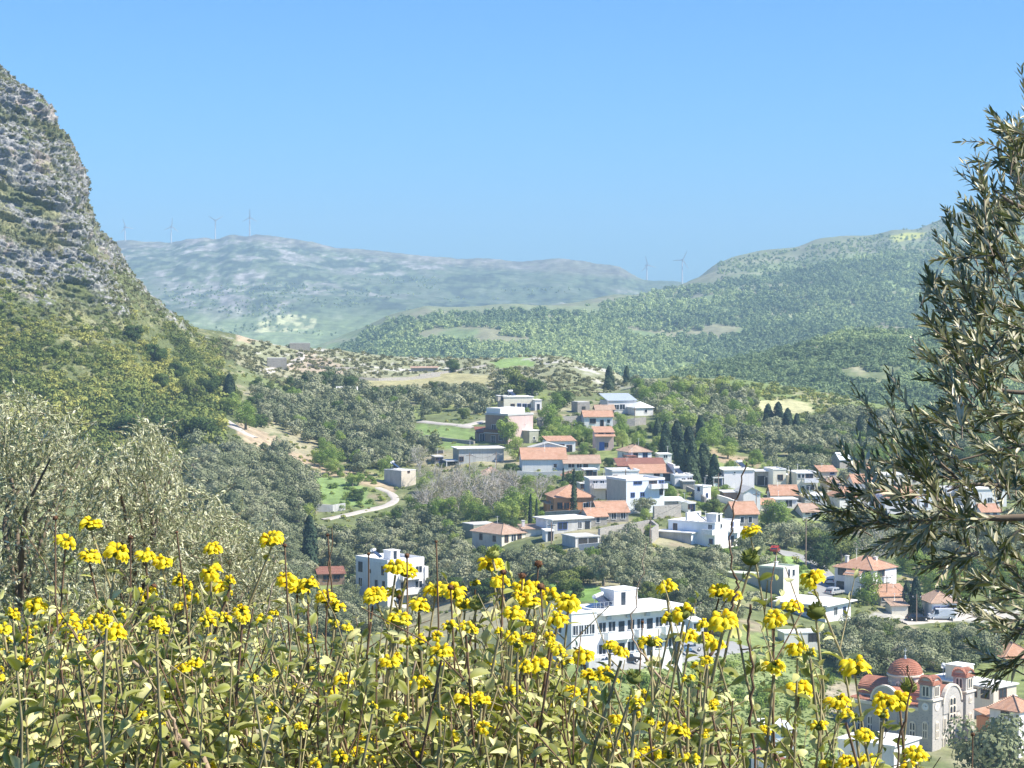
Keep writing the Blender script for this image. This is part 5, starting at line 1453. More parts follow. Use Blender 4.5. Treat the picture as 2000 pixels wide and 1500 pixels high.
at('conifer', 1772, 1190, 2.8, "smaller dark conifer behind the pale yellow outhouse")
# the dark trees at the foot of the crag
for x, y, s, k, lb in [(372, 792, 6.4, 'oak', "big round dark green tree at the foot of the crag"), (410, 778, 5.0, 'oak', "dark tree right of the big round one"), (448, 790, 4.6, 'conifer', "narrow blackish tree by the bare slope"),
                       (345, 745, 4.2, 'oak', "dark tree above the big round one"), (300, 712, 4.6, 'oak', "dark tree on the flank of the crag"), (318, 765, 4.6, 'oak', "rounded tree left of the big round one"), (352, 872, 6.0, 'oak', "wide flat-topped dark tree beside the gravel track"),
                       (310, 865, 5.4, 'oak', "wide dark tree left of the flat-topped one"), (392, 862, 4.8, 'oak', "dark tree at the end of the gravel track"), (262, 666, 3.8, 'oak', "dark green tree in the gully of the crag"), (478, 838, 4.2, 'fresh', "rounded green tree above the gravel track"),
                       (455, 812, 3.6, 'fresh', "light green tree behind the gravel track"), (245, 850, 4.4, 'oak', "orange-tinged bushy tree on the lower slope"), (395, 905, 3.2, 'olive', "lone olive casting a shadow on the small green clearing"),
                       (905, 818, 2.7, 'oak', "round clipped dark tree beside the white path fork"), (1010, 768, 6.0, 'oak', "broad dark tree behind the highest cream house"), (1040, 772, 4.6, 'oak', "dark tree right behind the highest cream house"), (1100, 795, 4.4, 'oak', "wide dark tree above the stone terrace"),
                       (990, 872, 4.6, 'fresh', "bright green leafy tree in front of the pink wall"), (1012, 900, 3.4, 'fresh', "smaller leafy tree below the bright green one"), (1075, 838, 4.0, 'fresh', "yellow-green round tree left of the stone terrace wall"), (1084, 808, 3.6, 'fresh', "yellow-green tree above the terrace wall"),
                       (1128, 955, 3.4, 'oak', "dark tree in front of the rounded orange roof"), (700, 978, 2.4, 'oak', "small dark bush in the green clearing by the winding lane"), (1260, 1008, 2.8, 'olive', "olive in front of the pale blue house front"),
                       (1390, 1005, 2.6, 'oak', "dark shrubby tree behind the roof with the solar heater"), (1695, 1180, 3.4, 'fresh', "upright light green poplar-like tree in front of the large white house"), (1890, 1150, 5.0, 'oak', "broad green tree right of the tan field"),
                       (1868, 1180, 3.8, 'fresh', "bright green tree behind the blue-shuttered cottage"), (1500, 1030, 3.4, 'fresh', "yellow-green tree right of the stone house"), (1525, 1040, 3.8, 'fresh', "leafy tree left of the concrete building"), (1700, 878, 4.4, 'oak', "round dark tree under the stony slope on the right")]:
    at(k, x, y, s, lb)
for x, y, s in [(1700, 1108, 4.6), (1668, 1075, 4.0), (1725, 1085, 3.6)]:
    at('bare', x, y, s, "large leafless grey tree behind the white house with two roofs", group="leafless trees behind the large white house")

# groves
G_ol = lambda a: ("grey-green olive tree " + a, "olive tree")
def groves():
    S = scatter
    S('bare', [(820, 905), (930, 905), (1010, 930), (1090, 925), (1100, 960), (1070, 985), (960, 1010), (800, 1005), (780, 965), (815, 950)], 85, 2.8, 4.4, "budding brown-grey tree in the orchard below the concrete building", "tree", "budding trees in the village orchard", f=.5)
    S('fresh', [(800, 960), (1000, 950), (1090, 960), (1060, 1020), (930, 1020), (800, 1015)], 22, 2.0, 3.2, "fresh green tree among the budding orchard trees", "tree", "fresh green trees in the orchard")
    S('fresh', [(1240, 760), (1480, 770), (1480, 860), (1420, 900), (1280, 880), (1210, 850), (1250, 810)], 40, 2.0, 3.6, "fresh green tree on the hillside right of the upper village", "tree", "fresh green trees right of the upper village")
    S('olive', [(1240, 755), (1470, 775), (1480, 860), (1400, 880), (1290, 860), (1250, 800)], 70, 2.2, 3.4, G_ol("on the hillside right of the upper village")[0], "olive tree", "olive trees right of the upper village")
    S('olive', [(620, 740), (760, 750), (1000, 745), (960, 815), (860, 800), (820, 870), (880, 890), (700, 930), (640, 850), (560, 790)], 150, 2.0, 3.5, G_ol("in the grove left of the upper village")[0], "olive tree", "olive trees left of the upper village")
    S('olive', [(490, 770), (620, 800), (760, 860), (830, 900), (740, 925), (660, 890), (520, 830)], 95, 1.8, 2.8, G_ol("on the slope above the gravel track")[0], "olive tree", "olive trees above the gravel track")
    S('olive', [(380, 870), (470, 860), (600, 930), (620, 1000), (560, 1060), (420, 1030), (340, 960)], 85, 2.2, 3.6, G_ol("in the grove below the gravel track")[0], "olive tree", "olive trees below the gravel track")
    S('olive', [(500, 1010), (640, 1020), (780, 985), (930, 1060), (1080, 1075), (1280, 1070), (1330, 1090), (1330, 1190), (1200, 1150), (1080, 1140), (840, 1180), (800, 1230), (560, 1260), (480, 1150)], 260, 2.0, 3.0, G_ol("in the grove below the village")[0], "olive tree", "olive trees below the village")
    S('olive', [(1330, 1075), (1500, 1050), (1520, 1110), (1480, 1200), (1400, 1250), (1340, 1200)], 55, 2.2, 3.3, G_ol("in the grove between the hotel and the grey-green block")[0], "olive tree", "olive trees between hotel and grey-green block")
    S('olive', [(1480, 1000), (1680, 1000), (1990, 1020), (2000, 1130), (1840, 1120), (1760, 1090), (1560, 1080), (1480, 1060)], 75, 2.4, 3.8, G_ol("in the grove under the right end of the village")[0], "olive tree", "olive trees under the right end of the village")
    S('olive', [(1600, 1220), (1700, 1225), (1990, 1230), (2000, 1320), (1900, 1320), (1640, 1330), (1610, 1290)], 70, 2.6, 3.8, G_ol("in the thick grove behind the church")[0], "olive tree", "olive trees behind the church")
    S('oak', [(1600, 1225), (1990, 1225), (1990, 1300), (1640, 1320)], 14, 2.4, 3.4, "dark tree in the thick grove behind the church", "tree", "dark trees behind the church")
    S('olive', [(1440, 795), (1640, 815), (1990, 850), (2000, 900), (1680, 890), (1480, 900), (1440, 860)], 120, 2.2, 3.6, G_ol("on the slope above the right end of the village")[0], "olive tree", "olive trees above the right end of the village")
    S('oak', [(1440, 830), (1640, 835), (1990, 870), (2000, 960), (1680, 900), (1480, 905)], 45, 2.4, 3.8, "dark green tree on the slope above the right end of the village", "tree", "dark trees above the right end of the village")
    S('fresh', [(1600, 850), (1990, 870), (2000, 960), (1680, 920)], 22, 2.2, 3.4, "light green tree on the slope above the right end of the village", "tree", "light green trees above the right end of the village")
    S('oak', [(420, 760), (520, 750), (900, 720), (900, 760), (640, 850), (480, 840)], 26, 1.8, 3.0, "dark green tree on the slope under the saddle", "tree", "dark trees under the saddle")
    S('fresh', [(560, 780), (800, 800), (850, 900), (700, 960), (600, 900)], 22, 1.6, 2.6, "fresh green tree on the slope left of the village", "tree", "fresh green trees left of the village")
    S('fresh', [(900, 820), (1260, 810), (1260, 880), (1180, 905), (1120, 900)], 26, 1.6, 2.6, "fresh green tree in the gardens of the upper village", "tree", "garden trees of the upper village")
    S('oak', [(960, 800), (1260, 790), (1330, 960), (1480, 960), (1480, 1000), (1000, 960)], 30, 1.4, 2.4, "dark garden tree among the village houses", "tree", "dark garden trees among the houses", tries=12)
    S('fresh', [(1000, 900), (1500, 900), (1500, 1060), (1080, 1040)], 34, 1.2, 2.2, "light green garden tree among the village houses", "tree", "light garden trees among the houses", tries=14)
    S('olive', [(1500, 900), (1990, 900), (2000, 1010), (1560, 1000)], 40, 1.8, 2.8, G_ol("between the houses at the right end of the village")[0], "olive tree", "olive trees between the right-hand houses", tries=12)
    S('fresh', [(560, 1020), (900, 1010), (1100, 1080), (1300, 1110), (1100, 1140), (700, 1090)], 24, 1.6, 2.6, "fresh green tree in the grove below the village", "tree", "fresh green trees below the village")
    S('oak', [(500, 1000), (900, 1010), (1300, 1090), (1320, 1190), (840, 1180), (600, 1200)], 36, 2.0, 3.0, "dark tree in the grove below the village", "tree", "dark trees below the village")
    S('bush', [(1480, 1250), (1640, 1290), (1640, 1400), (1300, 1420), (1200, 1330)], 60, .7, 1.6, "green bush in the meadow in front of the hotel", "bush", "bushes in the meadow")
    S('bush', [(1360, 1070), (1600, 1060), (1600, 1120), (1500, 1120), (1380, 1130)], 26, .8, 1.6, "green bush in the clearing above the grey-green block", "bush", "bushes above the grey-green block")
    S('bush', [(580, 920), (760, 930), (760, 990), (640, 1000)], 24, .7, 1.4, "green bush beside the winding lane", "bush", "bushes beside the winding lane")
    S('bush', [(960, 780), (1500, 780), (1500, 1060), (1050, 1050)], 110, .6, 1.4, "green bush in the village gardens", "bush", "bushes in the village gardens", tries=14)
    S('fresh', [(1740, 1060), (1990, 1080), (1990, 1190), (1830, 1180), (1760, 1120)], 18, 2.0, 3.2, "light green tree behind the blue-shuttered cottage", "tree", "light green trees behind the cottage")
groves()
# the largest 300 of a kind stand as things, the rest of that kind is one mass
low_tm = {}
def low_crown(rng, n, rx, rz, leaf, zc, lobes, lr):
    p, nv = crown_points(rng, n, rx, rz, lobes, lr)
    v = nv + rng.normal(size=(n, 3)) * .33; v /= np.linalg.norm(v, axis=1)[:, None]
    a = np.cross(v, rng.normal(size=(n, 3))); a /= np.linalg.norm(a, axis=1)[:, None]
    rot = np.stack([a, np.cross(v, a), v], -1)
    return stamp(*TRIL, p + np.array([0, 0, zc]), rot, leaf * rng.uniform(.7, 1.4, n))
MASSNAME = {'olive': ("olive_grove", "distant olive trees that merge into one grey-green cover"), 'oak': ("dark_thicket", ""), 'fresh': ("green_thicket", ""), 'bush': ("undergrowth", ""), 'bare': ("bare_thicket", "")}
at('olive', 1940, 1545, 6.8, "fine-leaved grey-green tree at the bottom right corner beside the church")
def realise():
    by = {}
    for c in CAND: by.setdefault(c[1], []).append(c)
    for kind, cs in by.items():
        cs.sort(key=lambda c: -c[0])
        for (q, k, x, y, z, r, lb, cat, grp) in cs[:290]:
            put_tree(k, x, y, r, lb, cat, grp, z=z, zs=random.uniform(.85, 1.15))
        rest = cs[290:]
        if rest:
            rng = np.random.default_rng(5)
            prm = {'olive': (800, 1, .82, .16, .86, 14, .37)}.get(kind, (300, 1, .8, .22, 1.1, 10, .4))
            tv = [low_crown(rng, *prm) for _ in range(5)]
            VV, FF, TT, off = [], [], [], 0
            for (q, k, x, y, z, r, *_r) in rest:
                v, f = tv[random.randrange(5)]
                an = random.uniform(0, 6.28); c, s = math.cos(an), math.sin(an)
                w_ = np.stack([v[:, 0] * c - v[:, 1] * s, v[:, 0] * s + v[:, 1] * c, v[:, 2]], -1) * r + np.array([x, y, z - .12 * r])
                VV.append(w_); FF.append(f + off); off += len(v); TT.append(np.full(len(v), random.random()))
            mat = {'olive': mat_leaf("grove_foliage", (0.10, 0.13, 0.065), (0.23, 0.255, 0.135), (0.38, 0.385, 0.235), .12, nscale=.25, use_attr=True)}.get(kind, L_maq)
            me = np_mesh(kind, np.concatenate(VV), np.concatenate(FF), [mat], attrs={"tint": np.concatenate(TT)})
            link(MASSNAME[kind][0], me, kind='stuff')
        print("trees", kind, len(cs))
realise()

# ------------------------------------------------------------------ masses nobody could count
def mass(name, pts, rr, mat, tmpl, tints=None, seed=1, squash=1.0):
    rng = np.random.default_rng(seed)
    n = len(pts); pick = rng.integers(0, len(tmpl), n)
    VV, FF, TT, off = [], [], [], 0
    for t in range(len(tmpl)):
        sel = np.where(pick == t)[0]
        if not len(sel): continue
        tv, tf = tmpl[t]
        an = rng.uniform(0, 6.28, len(sel)); c, s = np.cos(an), np.sin(an); o = np.zeros_like(c); i = np.ones_like(c)
        rot = np.stack([np.stack([c, -s, o], -1), np.stack([s, c, o], -1), np.stack([o, o, i], -1)], 1)
        sc = np.stack([rr[sel], rr[sel], rr[sel] * squash * rng.uniform(.8, 1.2, len(sel))], -1)
        V, Fc = stamp(tv, tf, pts[sel], rot, sc)
        tt = (tints[sel] if tints is not None else rng.random(len(sel)))
        VV.append(V); FF.append(Fc + off); TT.append(np.repeat(tt, len(tv))); off += len(V)
    me = np_mesh(name, np.concatenate(VV), np.concatenate(FF), [mat], attrs={"tint": np.concatenate(TT)})
    return link(name, me, kind='stuff')
rq = np.random.default_rng(21)
T_maq = [low_crown(rq, 190, 1, .7, .24, .35, 9, .42) for _ in range(6)]
T_small = [low_crown(rq, 70, 1, .7, .42, .3, 5, .55) for _ in range(6)]
T_far = [low_crown(rq, 46, 1, .8, .52, .55, 5, .5) for _ in range(6)]

def crag_plants():
    X, Y, Z = CRAG
    px, py = topx(X, Y, Z)
    h = Z - CZ
    n = fbm(X / 22, Y / 22, Z / 22, 3)
    fx, fy, fz, fn, fp, fq = [a.ravel() for a in (X, Y, Z, n, px, py)]
    vis = (fp > -60) & (fp < 430) & (fq < 960) & (fy < 800)
    # area weight: cells differ in size
    area = np.broadcast_to(np.gradient(cdd)[None, :], Y.shape).ravel() * 1.0
    # dense maquis low, thin on the rock
    line = np.interp(fp, [-60, 0, 60, 120, 200, 300, 400], [530, 550, 600, 640, 660, 640, 670])
    dens = smooth(fq, line - 60, line + 60)
    def pick(w_, m, seed):
        w_ = np.where(vis, w_, 0); w_ = w_ / w_.sum()
        return np.random.default_rng(seed).choice(len(fx), m, replace=False, p=w_)
    s = pick(area * dens * (.35 + smooth(fn, -.4, .3)), 5200, 1)
    r = np.random.default_rng(2).uniform(.5, 1.0, len(s)) * (.8 + 2.0 * np.random.default_rng(22).random(len(s)) ** 2.2) * (1 + .35 * smooth(fq[s], 640, 800)) * (1 + .25 * (fq[s] > 750))
    tint = np.clip(.5 + .8 * fbm(fx[s] / 30 + 5, fy[s] / 30, fz[s] / 30, 2) + np.random.default_rng(3).normal(size=len(s)) * .25, 0, 1)
    mass("hillside_scrub", np.stack([fx[s], fy[s], fz[s] - .1 * r], -1), r, L_maq, T_maq, tint, 5)
    s = pick(area * (1 - dens * .6) * smooth(fn, -.5, .3), 7000, 4)
    r = np.random.default_rng(6).uniform(.25, 1.0, len(s)) * (.7 + .7 * np.random.default_rng(66).random(len(s)) ** 3)
    tint = np.random.default_rng(7).random(len(s)) * .8
    mass("cliff_scrub", np.stack([fx[s], fy[s], fz[s] - .1 * r], -1), r, L_garr, T_small, tint, 6)
crag_plants()

def on_sheet(sh, poly, n, seed, nz=None, thr=-9, py_pow=None):
    rng = np.random.default_rng(seed)
    xs = [p[0] for p in poly]; ys = [p[1] for p in poly]
    px = rng.uniform(min(xs), max(xs), n); py = rng.uniform(min(ys), max(ys), n)
    ok = in_poly(px, py, poly); px, py = px[ok], py[ok]
    d = sh.hit(px, py); ok = ~np.isnan(d); px, py, d = px[ok], py[ok], d[ok]
    x = azim(px, py) * d; y = d; z = sh.z(x, y)
    if nz:
        v = fbm(x / nz, y / nz, seed * 1.7, 3); ok = v > thr; x, y, z, px, py = x[ok], y[ok], z[ok], px[ok], py[ok]
    return np.stack([x, y, z], -1), px, py
# stony ridge and saddle: low thorny cushions
p1, a, b_ = on_sheet(NEAR, [(380, 636), (520, 655), (620, 675), (700, 682), (860, 690), (1000, 695), (1100, 688), (1200, 712), (1240, 745), (1180, 775), (960, 770), (760, 770), (560, 760), (430, 700)], 5200, 31, 30, -.35)
k = ~np.array([any(in_poly([q[0]], [q[1]], PATCH[i][1])[0] for i in (0, 6, 9)) for q in zip(a, b_)])
p1 = p1[k]; r1 = np.random.default_rng(8).uniform(.35, 1.3, len(p1))
mass("ridge_scrub", p1, r1, L_garr, T_small, None, 8)
p2, a, b_ = on_sheet(NEAR, [(1240, 735), (1330, 722), (1450, 730), (1600, 758), (1700, 782), (2000, 805), (2000, 870), (1700, 850), (1480, 812), (1460, 782), (1300, 775)], 5200, 32, 26, -.3)
k = ~in_poly(a, b_, PATCH[5][1]); p2 = p2[k]
mass("ridge_scrub", p2, np.random.default_rng(9).uniform(.5, 1.5, len(p2)), L_maq, T_small, None, 9)
# scrub between the groves
p3, a, b_ = on_sheet(NEAR, [(420, 700), (560, 740), (960, 770), (1480, 900), (2000, 960), (2000, 1330), (1640, 1320), (1480, 1130), (1330, 1180), (840, 1200), (480, 1200), (330, 960), (380, 800)], 9000, 33, 16, -.1)
ok = np.array([not any(x0 - 2 < u < x1 + 2 and y0 < v < y1 + 4 for (x0, x1, y0, y1, d) in RECTS) for u, v in zip(a, b_)])
nopath = ~np.array([any(in_poly([q[0]], [q[1]], PATCH[i][1])[0] for i in (3, 7, 19)) for q in zip(a, b_)])
p3 = p3[ok & nopath]; mass("undergrowth", p3, np.random.default_rng(10).uniform(.25, .95, len(p3)), L_maq, T_small, None, 10)
# meadow weeds
p4, a, b_ = on_sheet(NEAR, [(1150, 1300), (1480, 1262), (1640, 1300), (1660, 1500), (1100, 1500)], 5200, 34)
L_weed = mat_leaf("meadow_weeds", (0.09, 0.14, 0.035), (0.15, 0.22, 0.06), (0.26, 0.31, 0.11), .2, nscale=.5, use_attr=True)
mass("meadow_weeds", p4, np.random.default_rng(11).uniform(.12, .38, len(p4)), L_weed, T_small, None, 11, squash=.7)
# wooded hill on the right
p5, a, b_ = on_sheet(MID, [(1240, 850), (1240, 745), (1330, 715), (1400, 698), (1560, 660), (1650, 630), (2050, 640), (2050, 860)], 9500, 35, 60, -.55)
mass("hill_woodland", p5, np.random.default_rng(12).uniform(1.2, 3.6, len(p5)), L_hillwood, T_small, np.clip(.3 + .5 * fbm(p5[:, 0] / 60, p5[:, 1] / 60, 1.5, 3) + .15 * np.random.default_rng(13).normal(size=len(p5)), 0, 1), 12)
# green slopes behind
p6, a, b_ = on_sheet(GREEN, [(640, 700), (700, 660), (770, 625), (900, 612), (1100, 606), (1210, 590), (1300, 562), (1380, 560), (1480, 540), (1600, 520), (1700, 500), (1850, 480), (2050, 470), (2050, 760), (640, 760)], 30000, 36, 130, -.42)
mass("far_woodland", p6, np.random.default_rng(14).uniform(1.5, 4.8, len(p6)), L_hillwood, T_far, np.clip(.45 + .7 * fbm(p6[:, 0] / 150, p6[:, 1] / 190, 4.5, 3) + .2 * np.random.default_rng(15).normal(size=len(p6)), 0, 1), 13)
p7, a, b_ = on_sheet(GREEN, [(1400, 512), (1560, 484), (1700, 464), (1870, 420), (2050, 380), (2050, 520), (1600, 540), (1400, 560)], 6500, 37, 120, -.25)
mass("far_scrub", p7, np.random.default_rng(16).uniform(1.5, 3.2, len(p7)), L_hillwood, T_far, None, 14)
p8, a, b_ = on_sheet(FAR, [(480, 640), (700, 600), (900, 560), (700, 680), (540, 690), (400, 640), (300, 560), (900, 540), (1200, 560)], 2200, 38, 250, 0.1)
mass("far_mountain_scrub", p8, np.random.default_rng(17).uniform(1.5, 3.2, len(p8)), L_hillwood, T_far, None, 15)
# ------------------------------------------------------------------ wind turbines on the far ridge
M_turb = mat_plain("turbine_grey_paint", (0.30, 0.33, 0.36), .5)
def turbine(px, py_base, hub_px, blade_px, ang, yaw, d, label):
    sh = FAR
    x = float(azim(px)) * d; z = float(sh.z(x, d)); s = d / F
    hub = (float(slope(py_base - hub_px)) * d + CZ) - z
    e = empty("wind_turbine", (x, d, z - 2), yaw, label, "wind turbine", "wind turbines on the far ridge")
    b = MB().mat(M_turb); b.tube([(0, 0, -4), (0, 0, hub + 2)], [1.7, 1.0], 12); b.build("tower", e)
    b = MB().mat(M_turb); b.raw([(-1.6, -3, hub + .6), (1.6, -3, hub + .6), (1.6, 6, hub + 1), (-1.6, 6, hub + 1), (-1.4, -3, hub + 4), (1.4, -3, hub + 4), (1.3, 6, hub + 3.6), (-1.3, 6, hub + 3.6)],
        [(0, 3, 2, 1), (4, 5, 6, 7), (0, 1, 5, 4), (1, 2, 6, 5), (2, 3, 7, 6), (3, 0, 4, 7)]); b.build("nacelle", e)
    b = MB().mat(M_turb); b.lathe([(0.05, -2.2), (1.2, -1.4), (1.6, 0)], 12)
    h = b.build("rotor_hub", e); h.location = (0, -3.2, hub + 2.3); h.rotation_euler = (PI / 2 * -1 + PI, 0, 0)
    L_ = blade_px * s
    for k in range(3):
        a = ang + k * 2 * PI / 3
        b = MB().mat(M_turb)
        st = [(0, .6), (.12, 1.15), (.3, 1.0), (.65, .7), (1.0, .3)]
        vs = []
        for t, wd in st:
            c = Vector((math.sin(a), 0, math.cos(a))) * (L_ * t); w_ = Vector((math.cos(a), 0, -math.sin(a))) * wd
            for o in (w_ + Vector((0, -.35, 0)), w_ * -1 + Vector((0, -.1, 0)), w_ * -1 + Vector((0, .35, 0)), w_ + Vector((0, .1, 0))):
                vs.append(c + o + Vector((0, -4.0, hub + 2.3)))
        fs = [(i * 4 + j, i * 4 + (j + 1) % 4, i * 4 + 4 + (j + 1) % 4, i * 4 + 4 + j) for i in range(4) for j in range(4)] + [(16, 17, 18, 19)]
        b.raw(vs, fs); b.build("blade", e)
turbine(246, 472, 28, 17, -.35, .5, 4800, "leftmost wind turbine on the far ridge")
turbine(336, 470, 27, 17, .1, .4, 4800, "second wind turbine from the left on the far ridge")
turbine(422, 460, 29, 17, PI / 3, .3, 4790, "third wind turbine from the left, two blades raised in a V")
turbine(489, 453, 28, 17, .0, .2, 4780, "wind turbine standing beside the summit of the far ridge")
turbine(1263, 546, 28, 19, -.25, .3, 4700, "wind turbine left of the pair in the saddle")
turbine(1332, 548, 40, 21, .45, .2, 4700, "wind turbine right of the pair in the saddle, the tallest")

# ------------------------------------------------------------------ utility poles
def pole(px, py_top, py_base, label, wood=True, arm=True, d=None, r=.13):
    if d is None: d = ray_ground(px, py_base)
    p = P(px, py_base, d); h = float(slope(py_top)) * d + CZ - p.z
    e = empty("utility_pole", p, random.uniform(-.5, .5), label, "utility pole", "utility poles in the village")
    b = MB().mat(M_wood if wood else M_metal); b.tube([(0, 0, -1), (0, 0, h)], [r, r * .7], 8); b.build("pole", e)
    if arm:
        b = MB().mat(M_wood); b.box(-.8, .8, -.06, .06, h - .7, h - .58); b.build("crossarm", e)
        for x in (-.7, 0, .7):
            b = MB().mat(G_frame_w); b.lathe([(.06, 0), (.09, .08), (.04, .22)], 8, (x, 0, h - .575)); b.build("insulator", e)
pole(917, 884, 935, "dark pole in front of the concrete building's long wall")
pole(969, 882, 918, "thin pole at the right end of the concrete building")
pole(1077, 1020, 1062, "pole in front of the small white box house")
pole(1189, 946, 975, "pole beside the beige balcony")
pole(1270, 1008, 1066, "pole at the bend of the curving rubble wall")
pole(1222, 916, 960, "pole before the white cube house")
pole(1403, 925, 975, "tall pole rising beside the big lilac-white house")
pole(1477, 960, 1004, "pole beside the orange-roofed stone house")
pole(1574, 1010, 1112, "tall thin pole beside the lane under the olive trees")
pole(1732, 1122, 1182, "pole in front of the large white house")
pole(1765, 1155, 1198, "thin pole beside the annex")
pole(1790, 1160, 1216, "wooden pole left of the blue-shuttered cottage")
pole(1117, 825, 862, "thin pole in the upper gardens")
pole(1240, 795, 830, "thin pole beside the metal-roofed house")
pole(1867, 1140, 1205, "thin pole behind the white chimney", arm=False)

POLES = []
def wires(pairs):
    """slack cables between poles, each its own thing"""
    for (x0, y0, d0, x1, y1, d1, lb) in pairs:
        a, c = P(x0, y0, d0), P(x1, y1, d1); pts = []
        for k in range(13):
            t = k / 12; q = a.lerp(c, t); q.z -= 1.1 * 4 * t * (1 - t); pts.append(q)
        m = MB().mat(M_tyre if 'M_tyre' in globals() else G_dark); m.tube(pts, .035, 4)
        m.build("power_cable", label=lb, cat="cable")
wires([(1732, 1126, ray_ground(1732, 1182), 1790, 1164, ray_ground(1790, 1216), "cable from the pole before the large white house to the wooden pole"),
       (1270, 1012, ray_ground(1270, 1066), 1403, 929, ray_ground(1403, 975), "cable rising from the rubble wall to the lilac-white house"),
       (1189, 950, ray_ground(1189, 975), 1270, 1012, ray_ground(1270, 1066), "cable from the beige balcony down to the rubble wall"),
       (917, 887, ray_ground(917, 935), 969, 885, ray_ground(969, 918), "cable in front of the concrete building"),
       (1477, 963, ray_ground(1477, 1004), 1574, 1014, ray_ground(1574, 1112), "cable from the orange-roofed stone house to the lane pole")])
# ------------------------------------------------------------------ cars
M_tyre = mat_plain("black_rubber", (0.025, 0.025, 0.025), .9)
M_rim = mat_plain("alloy_rim", (0.45, 0.45, 0.46), .35, .5, .7)
M_light = mat_plain("lamp_glass", (0.7, 0.7, 0.65), .15, .6)
M_tail = mat_plain("red_lamp_glass", (0.4, 0.02, 0.02), .2, .6)
def paint(name, c): return mat_plain(name, c, .22, .6, .05, .04)
def car(px, py, yaw, mat, label, van=False, d=None):
    if d is None: d = ray_ground(px, py)
    p = P(px, py, d); p.z += .12
    e = empty("parked_car" if not van else "parked_van", p, yaw, label, "car" if not van else "van", "vehicles parked in the village")
    Lh, Wh = (2.15, .85) if not van else (2.5, .95)
    hb = .78 if not van else 1.05; ht = 1.45 if not van else 2.05
    side = [(-Lh, .3), (-Lh, .72), (-Lh * .93, hb), (-Lh * .88 if van else -Lh * .72, ht - .03), (-Lh * .4, ht), (Lh * .12 if not van else Lh * .42, ht - .02), (Lh * .48 if not van else Lh * .68, hb + .05), (Lh * .93, hb - .08), (Lh, .62), (Lh, .3)]
    b = MB().mat(mat)
    vs = []
    for y, k in ((-1, 0), (1, 1)):
        for (x, z) in side:
            t = .84 if z > hb + .1 else 1.0
            vs.append((x, y * Wh * t, z))
    n = len(side)
    fs = [(i, i + 1, n + i + 1, n + i) for i in range(n - 1)] + [(n - 1, 0, n, 2 * n - 1)]
    fs += [tuple(range(n))[::-1], tuple(range(n, 2 * n))]
    b.raw(vs, fs); bo = b.build("body", e)
    g = MB().mat(G_pane)
    for y in (-1, 1):
        yy0, yy1 = y * (Wh + .012), y * (Wh * .84 + .02)
        for (a0, a1) in ((-.62, -.28), (-.22, .08), (.12, .34)) if not van else ((.2, .5),):
            g.face([(Lh * a0, yy0 * .99, hb + .08), (Lh * a1 + .1, yy0 * .99, hb + .08), (Lh * a1, yy1, ht - .12), (Lh * a0 + .08, yy1, ht - .12)])
    g.build("side_window", e)
    g = MB().mat(G_pane); i = 5
    a, c = side[5], side[6]
    g.face([(a[0] + .06, -Wh * .78, a[1] - .04), (a[0] + .06, Wh * .78, a[1] - .04), (c[0] + .03, Wh * .84, c[1] + .03), (c[0] + .03, -Wh * .84, c[1] + .03)]); g.build("windscreen", e)
    a, c = side[2], side[3]
    g = MB().mat(G_pane); g.face([(a[0] - .02, -Wh * .8, a[1] + .06), (a[0] - .02, Wh * .8, a[1] + .06), (c[0] - .02, Wh * .75, c[1] - .1), (c[0] - .02, -Wh * .75, c[1] - .1)]); g.build("rear_window", e)
    for sx in (-.62, .62):
        for sy in (-1, 1):
            m = MB().mat(M_tyre); m.tube([(Lh * sx, sy * (Wh - .17), .31), (Lh * sx, sy * (Wh + .02), .31)], .31, 14); wo_ = m.build("wheel", e)
            m = MB().mat(M_rim); m.tube([(Lh * sx, sy * (Wh + .021), .31), (Lh * sx, sy * (Wh + .035), .31)], .19, 12); m.build("rim", wo_)
    for sy in (-1, 1):
        m = MB().mat(M_light); m.box(Lh - .04, Lh + .015, sy * Wh * .62 - .17, sy * Wh * .62 + .17, .55, .7); m.build("headlight", e)
        m = MB().mat(M_tail); m.box(-Lh - .015, -Lh + .04, sy * Wh * .75 - .1, sy * Wh * .75 + .1, .6, .8); m.build("tail_light", e)
C_blk, C_wht, C_red, C_blu, C_sil = paint("black_car_paint", (.03, .03, .035)), paint("white_car_paint", (.75, .75, .75)), paint("red_car_paint", (.45, .04, .03)), paint("blue_car_paint", (.10, .2, .35)), paint("silver_car_paint", (.42, .43, .45))
car(1245, 1291, .55, C_blk, "black car parked before the hotel, the nearer one")
car(1222, 1296, .55, C_blk, "black car parked before the hotel, the farther left one")
car(1172, 1302, .5, C_wht, "white car parked at the left corner of the hotel")
car(1300, 1281, .55, C_wht, "white car parked near the right end of the hotel")
car(1322, 1277, .5, C_blu, "blue car parked between white cars beside the meadow")
car(1345, 1274, .5, C_sil, "silver car parked at the end of the row by the meadow")
car(1838, 1211, 3.1, C_wht, "white van parked before the blue-shuttered cottage", van=True)
car(1792, 1214, .1, C_blk, "dark car parked left of the white van")
car(1514, 1080, 1.35, C_red, "bright red car at the top of the lane")
car(1622, 1140, 1.4, C_wht, "white car beside the lane below the leafless trees")
car(1630, 1162, .8, C_sil, "silver car at the corner of the large white house")
car(1594, 973, .1, C_wht, "white car on the terrace below the balconied house")
